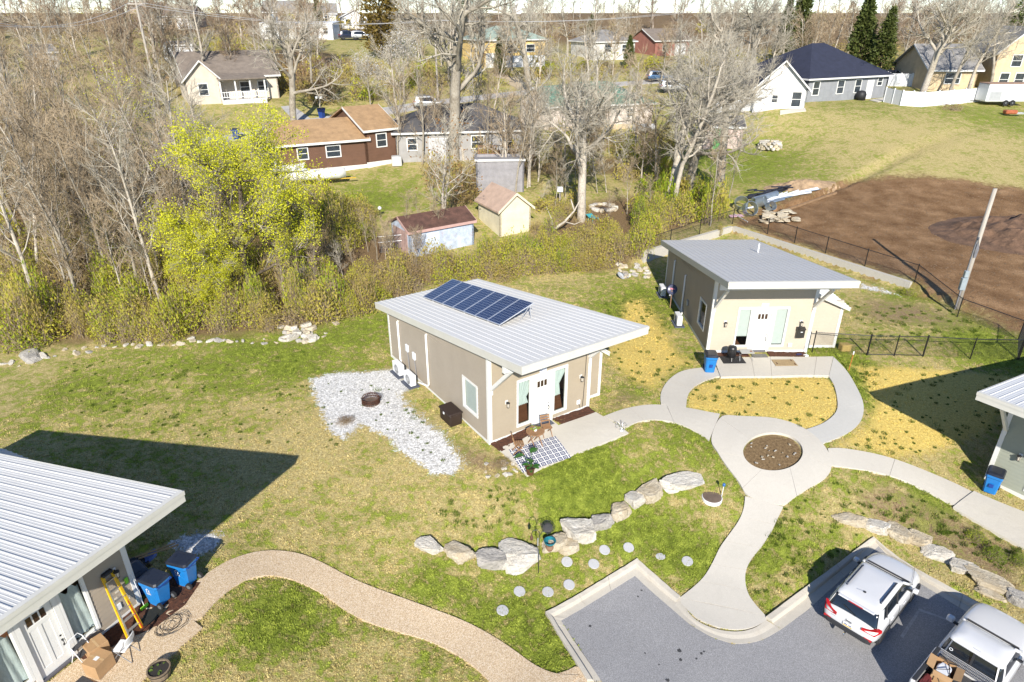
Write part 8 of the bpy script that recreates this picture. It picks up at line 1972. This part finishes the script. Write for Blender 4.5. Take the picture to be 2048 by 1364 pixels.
fill([(1290, 492), (1330, 455), (1440, 445), (1455, 405), (1400, 390), (1310, 400), (1250, 440)], 60, (.8, 1.5), (1.0, 2.0), (.4, 1.0), [0, 2, 4])
fill([(1240, 300), (1350, 290), (1350, 380), (1300, 395), (1240, 370)], 34, (.9, 1.5), (1.2, 2.2), (.3, .95), [0, 1, 2])
fill([(660, 410), (740, 420), (730, 480), (690, 500), (640, 460)], 34, (.9, 1.5), (1.0, 2.0), (.4, .9), [0, 2, 4])
fill([(-60, 470), (200, 440), (400, 430), (330, 330), (200, 260), (-60, 240)], 90, (1.2, 2.2), (1.2, 2.4), (0, .5), [1, 3, 0])
fill([(-60, 230), (300, 240), (360, 130), (200, 80), (-60, 90)], 60, (1.6, 2.8), (1.4, 2.6), (0, .4), [1, 3])
fill([(630, 215), (700, 200), (760, 205), (770, 150), (690, 140), (630, 170)], 34, (1.2, 2.2), (1.0, 2.0), (0, .5), [1, 3, 0])
fill([(860, 330), (960, 340), (960, 420), (900, 430), (860, 390)], 26, (.9, 1.5), (.9, 1.8), (0, .35), [1, 3, 0])
fill([(400, 190), (640, 190), (640, 100), (400, 95)], 60, (1.4, 2.4), (1.2, 2.4), (.05, .6), [1, 3, 0])
fill([(770, 200), (1100, 172), (1300, 160), (1300, 130), (1000, 140), (780, 160)], 60, (1.2, 2.2), (1.0, 2.2), (.1, .8), [1, 0, 2])
fill([(930, 300), (1100, 280), (1320, 270), (1330, 330), (1100, 350), (960, 340)], 46, (.9, 1.7), (.9, 2.2), (.05, .7), [1, 3, 0])
fill([(1060, 470), (1180, 460), (1180, 400), (1080, 390)], 22, (.6, 1.1), (.5, 1.1), (.2, .7), [1, 0])
fill([(1300, 150), (1500, 150), (1500, 120), (1300, 125)], 26, (1.4, 2.4), (1.4, 2.6), (.1, .7), [1, 0, 2])
fill([(1700, 150), (2080, 165), (2080, 130), (1700, 120)], 40, (1.6, 2.8), (1.6, 3), (.05, .6), [1, 3, 0])
for i in range(150):
    x = rgb_.uniform(-220, 220); y = rgb_.uniform(140, 250); spots.append((x, y, rgb_.uniform(2, 3.6), rgb_.uniform(1.6, 3), rgb_.uniform(0, .6), rgb_.choice([1, 3, 0])))
brush_mass('undergrowth', 'olive and brown brush thicket along the woods and gardens', spots)
# shrubs standing alone
def lone_bush(label, px, py, r_, h_, ti, proto):
    g_ = G(px, py); o = brush_mass('shrub', label, [(g_.x, g_.y, r_, h_, ti, proto), (g_.x + .1, g_.y + .1, r_ * .8, h_ * .9, ti + .05, proto)]); del o['kind']; tag(o, label, 'shrub')
lone_bush('dark green rounded shrub above the boulders at right', 1985, 1118, .5, .55, 1.05, 2); lone_bush('dark green shrub at the right edge above the boulders', 2035, 1130, .42, .5, 1.05, 2); lone_bush('loose green weed clump between boulders and the right patio', 1950, 1080, .5, .4, .9, 0)
lone_bush('dry brown weed clump left of the rug patio', 1003, 930, .5, .3, .05, 3); lone_bush('small dark evergreen sprig at the retaining wall corner', 1438, 470, .3, .9, .5, 1); lone_bush('russet leafy shrub by the driveway mouth', 645, 205, 2.0, 2.6, -.1, 2); lone_bush('dark charred twig heap on the white gravel', 690, 845, .55, .3, -.3, 3)
lone_bush('green shrub beside the fence on the dirt bank', 1815, 590, .6, .5, .85, 0); lone_bush('green shrub below the far blossom tree', 735, 200, 1.6, 1.6, .9, 2); lone_bush('dry brush pile in front of the white fence', 1905, 220, 1.8, .8, -.05, 3)

# ------------------------------------------------------------------ grass blades, straw and gravel
def scatter(n, x0, x1, y0, y1, seed):
    rg = np.random.default_rng(seed); X = rg.uniform(x0, x1, n); Y = rg.uniform(y0, y1, n)
    keep = rg.random(n) < np.clip((17.0 / np.hypot(X, Y)) ** 1.6, .12, 1.0)
    return X[keep], Y[keep], rg
def free(X, Y):
    ok = np.ones(len(X), bool)
    for poly in PAVED:
        xs = [p[0] for p in poly]; ys = [p[1] for p in poly]; m_ = ok & (X > min(xs)) & (X < max(xs)) & (Y > min(ys)) & (Y < max(ys))
        if m_.any():
            idx = np.where(m_)[0]; ok[idx[inside(X[idx], Y[idx], poly)]] = False
    for h in (h_main, h_two, h_three, h_four):
        fp = hpoly(h, [(0, 0), (HW, 0), (HW, HL), (0, HL)]); ok &= ~inside(X, Y, fp)
    return ok
X, Y, rg = scatter(620000, -24, 30, 11, 52, 5)
ok = free(X, Y) & (Zat('dirt', X, Y) < .4) & (Zat('litter', X, Y) < .5) & ~((Zat('gravel', X, Y) > .45) & (rg.random(len(X)) > .06)) & ~((Zat('bare', X, Y) > .5) & (rg.random(len(X)) > .35)) & ~((Zat('straw', X, Y) > .5) & (rg.random(len(X)) > .3))
X, Y = X[ok], Y[ok]; n = len(X); Z = Tz(X, Y)
cl = np.array([mnoise.noise(Vector((x * 2.1, y * 2.1, 0))) for x, y in zip(X[:], Y[:])])
hgt = np.clip(.028 + .022 * rg.random(n) + .03 * np.clip(cl, -.3, 1) + .03 * np.clip(Zat('green', X, Y), 0, 1), .012, .12)
V = np.empty((n, 3, 3, 3))
for k in range(3):
    a = rg.random(n) * 6.283; w = hgt * .30 + .006; bx = X + rg.normal(0, .02, n); by = Y + rg.normal(0, .02, n)
    V[:, k, 0] = np.stack([bx - np.cos(a) * w, by - np.sin(a) * w, Z - .005], -1); V[:, k, 1] = np.stack([bx + np.cos(a) * w, by + np.sin(a) * w, Z - .005], -1)
    V[:, k, 2] = np.stack([bx + rg.normal(0, .5, n) * hgt, by + rg.normal(0, .5, n) * hgt, Z + hgt * rg.uniform(.6, 1.2, n)], -1)
GB, gbn, gbb = new_mat('grass_blades'); gcc, *_ = lawn_nodes(gbn)
gbn.links.new(mixc(gbn, 1.0, gcc, (1.2, 1.2, 1.15), 'MULTIPLY'), gbb.inputs['Base Color']); gbb.inputs['Roughness'].default_value = .8; gbb.inputs['Specular IOR Level'].default_value = .15
me = fast_mesh('lawn_grass', V.reshape(-1, 3), np.arange(n * 9).reshape(-1, 3), GB, 3)
for k in ZN:
    at = me.attributes.new(k, 'FLOAT', 'POINT'); at.data.foreach_set('value', np.repeat(Zat(k, X, Y), 9).astype(np.float32))
stuff(link('lawn_grass', me), 'short patchy dry and green lawn grass', 'grass')

# loose straw
X, Y, rg = scatter(260000, 2, 30, 18, 50, 9)
ok = free(X, Y) & (Zat('straw', X, Y) > .35) & (rg.random(len(X)) < Zat('straw', X, Y)); X, Y = X[ok], Y[ok]; n = len(X); Z = Tz(X, Y) + rg.uniform(.0, .035, n)
a = rg.random(n) * 6.283; L = rg.uniform(.06, .16, n); w = .006; dz_ = rg.normal(0, .25, n) * L * .5
ca, sa = np.cos(a), np.sin(a)
V = np.stack([np.stack([X - ca * L - sa * w, Y - sa * L + ca * w, Z - dz_ * .3], -1), np.stack([X - ca * L + sa * w, Y - sa * L - ca * w, Z - dz_ * .3], -1), np.stack([X + ca * L, Y + sa * L, Z + np.abs(dz_)], -1)], 1)
STR = leaf_mat('straw_stalk', [(.3, (.42, .30, .09)), (.5, (.66, .51, .17)), (.7, (.82, .68, .30))], .1)
stuff(link('loose_straw', fast_mesh('loose_straw', V.reshape(-1, 3), np.arange(n * 3).reshape(-1, 3), STR, 3)), 'yellow straw spread over the seeded yards', 'straw')
# weeds in straw and lawn
rgk = random.Random(31); wsp = []
def weeds(poly, n, s=1.0):
    xs = [p[0] for p in poly]; ys = [p[1] for p in poly]; k = 0
    while k < n:
        px, py = rgk.uniform(min(xs), max(xs)), rgk.uniform(min(ys), max(ys))
        if in_px(px, py, poly): g_ = G(px, py); q_ = rgk.lognormvariate(0, .55); wsp.append((g_.x, g_.y, min(.3, .085 * q_) * s, min(.12, .055 * q_ + .02) * s)); k += 1
weeds(ISLAND, 44); weeds(STRAW1, 50); weeds([(1690, 722), (2010, 742), (2000, 860), (1790, 925), (1700, 897), (1725, 845), (1730, 800)], 110); weeds([(1690, 980), (1790, 970), (2040, 1100), (2040, 1160), (1900, 1090), (1740, 1030)], 80, 1.2); weeds([(1540, 1010), (1690, 960), (1740, 1050), (1620, 1160), (1510, 1190)], 60); weeds([(850, 960), (1050, 980), (1020, 1050), (880, 1070)], 40); weeds([(1190, 600), (1290, 600), (1330, 650), (1230, 690)], 40); weeds([(640, 760), (800, 770), (900, 930), (800, 880)], 26, .8); weeds([(1680, 600), (1900, 620), (2040, 690), (1750, 690)], 80, 1.3); weeds([(60, 730), (640, 700), (700, 900), (200, 860)], 120, .9)
wok = free(np.array([w_[0] for w_ in wsp]), np.array([w_[1] for w_ in wsp])); wsp = [w_ for w_, q_ in zip(wsp, wok) if q_]
Vs = []
rgn = np.random.default_rng(4)
for x, y, r_, h_ in wsp:
    m_ = 46; a = rgn.random(m_) * 6.283; q = np.sqrt(rgn.random(m_)) * r_; cx = x + q * np.cos(a); cy = y + q * np.sin(a); cz = float(Tz(x, y)); b_ = rgn.random(m_) * 6.283; w = .012
    Vs.append(np.stack([np.stack([cx - np.cos(b_) * w, cy - np.sin(b_) * w, np.full(m_, cz)], -1), np.stack([cx + np.cos(b_) * w, cy + np.sin(b_) * w, np.full(m_, cz)], -1), np.stack([cx + rgn.normal(0, .03, m_), cy + rgn.normal(0, .03, m_), cz + h_ * rgn.uniform(.5, 1.2, m_)], -1)], 1).reshape(-1, 3))
V = np.concatenate(Vs)
stuff(link('weed_tufts', fast_mesh('weed_tufts', V, np.arange(len(V)).reshape(-1, 3), leaf_mat('weed_blade', [(.3, (.045, .075, .01)), (.5, (.09, .14, .015)), (.7, (.16, .21, .03))], .2), 3)), 'scattered dark green weed tufts', 'weeds')
# gravel stones and dirt clods
def pebbles(name, label, cat, zone_, thr, n0, box, size, m_, seed):
    X, Y, rg = scatter(n0, *box, seed); ok = free(X, Y) & (Zat(zone_, X, Y) > thr); X, Y = X[ok], Y[ok]; n = len(X); s_ = size * rg.uniform(.5, 1.5, n); Z = Tz(X, Y)
    base = np.array([[1, 0, 0], [-.5, .87, 0], [-.5, -.87, 0], [0, 0, .8]]); V = np.empty((n, 4, 3)); a = rg.random(n) * 6.283
    for k in range(4):
        bx, by, bz = base[k] + 0; jx = rg.uniform(.7, 1.3, n)
        V[:, k] = np.stack([X + (bx * np.cos(a) - by * np.sin(a)) * s_ * jx, Y + (bx * np.sin(a) + by * np.cos(a)) * s_ * jx, Z + bz * s_ - .003], -1)
    q = np.arange(n)[:, None] * 4; Fc = np.concatenate([q + [0, 1, 3], q + [1, 2, 3], q + [2, 0, 3]])
    stuff(link(name, fast_mesh(name, V.reshape(-1, 3), Fc, m_, 3)), label, cat)
pebbles('gravel', 'white gravel around the fire pit', 'gravel', 'gravel', .5, 260000, (-14, 8, 17, 50), .026, stone_mat('gravel_stone', (.66, .65, .62), (.50, .49, .47), (.30, .29, .28), .4), 14)
pebbles('soil_clods', 'stones and clods on the dark dirt lot', 'soil', 'dirt', .5, 90000, (14, 60, 32, 75), .06, stone_mat('clod', (.30, .215, .14), (.15, .10, .06), (.06, .04, .025), .5), 15)
pebbles('leaf_crumbs', 'pale stones and crumbs in the bare beds', 'soil', 'bare', .6, 200000, (-4, 30, 12, 48), .02, stone_mat('crumb', (.52, .42, .28), (.34, .24, .14), (.14, .09, .05), .5), 16)
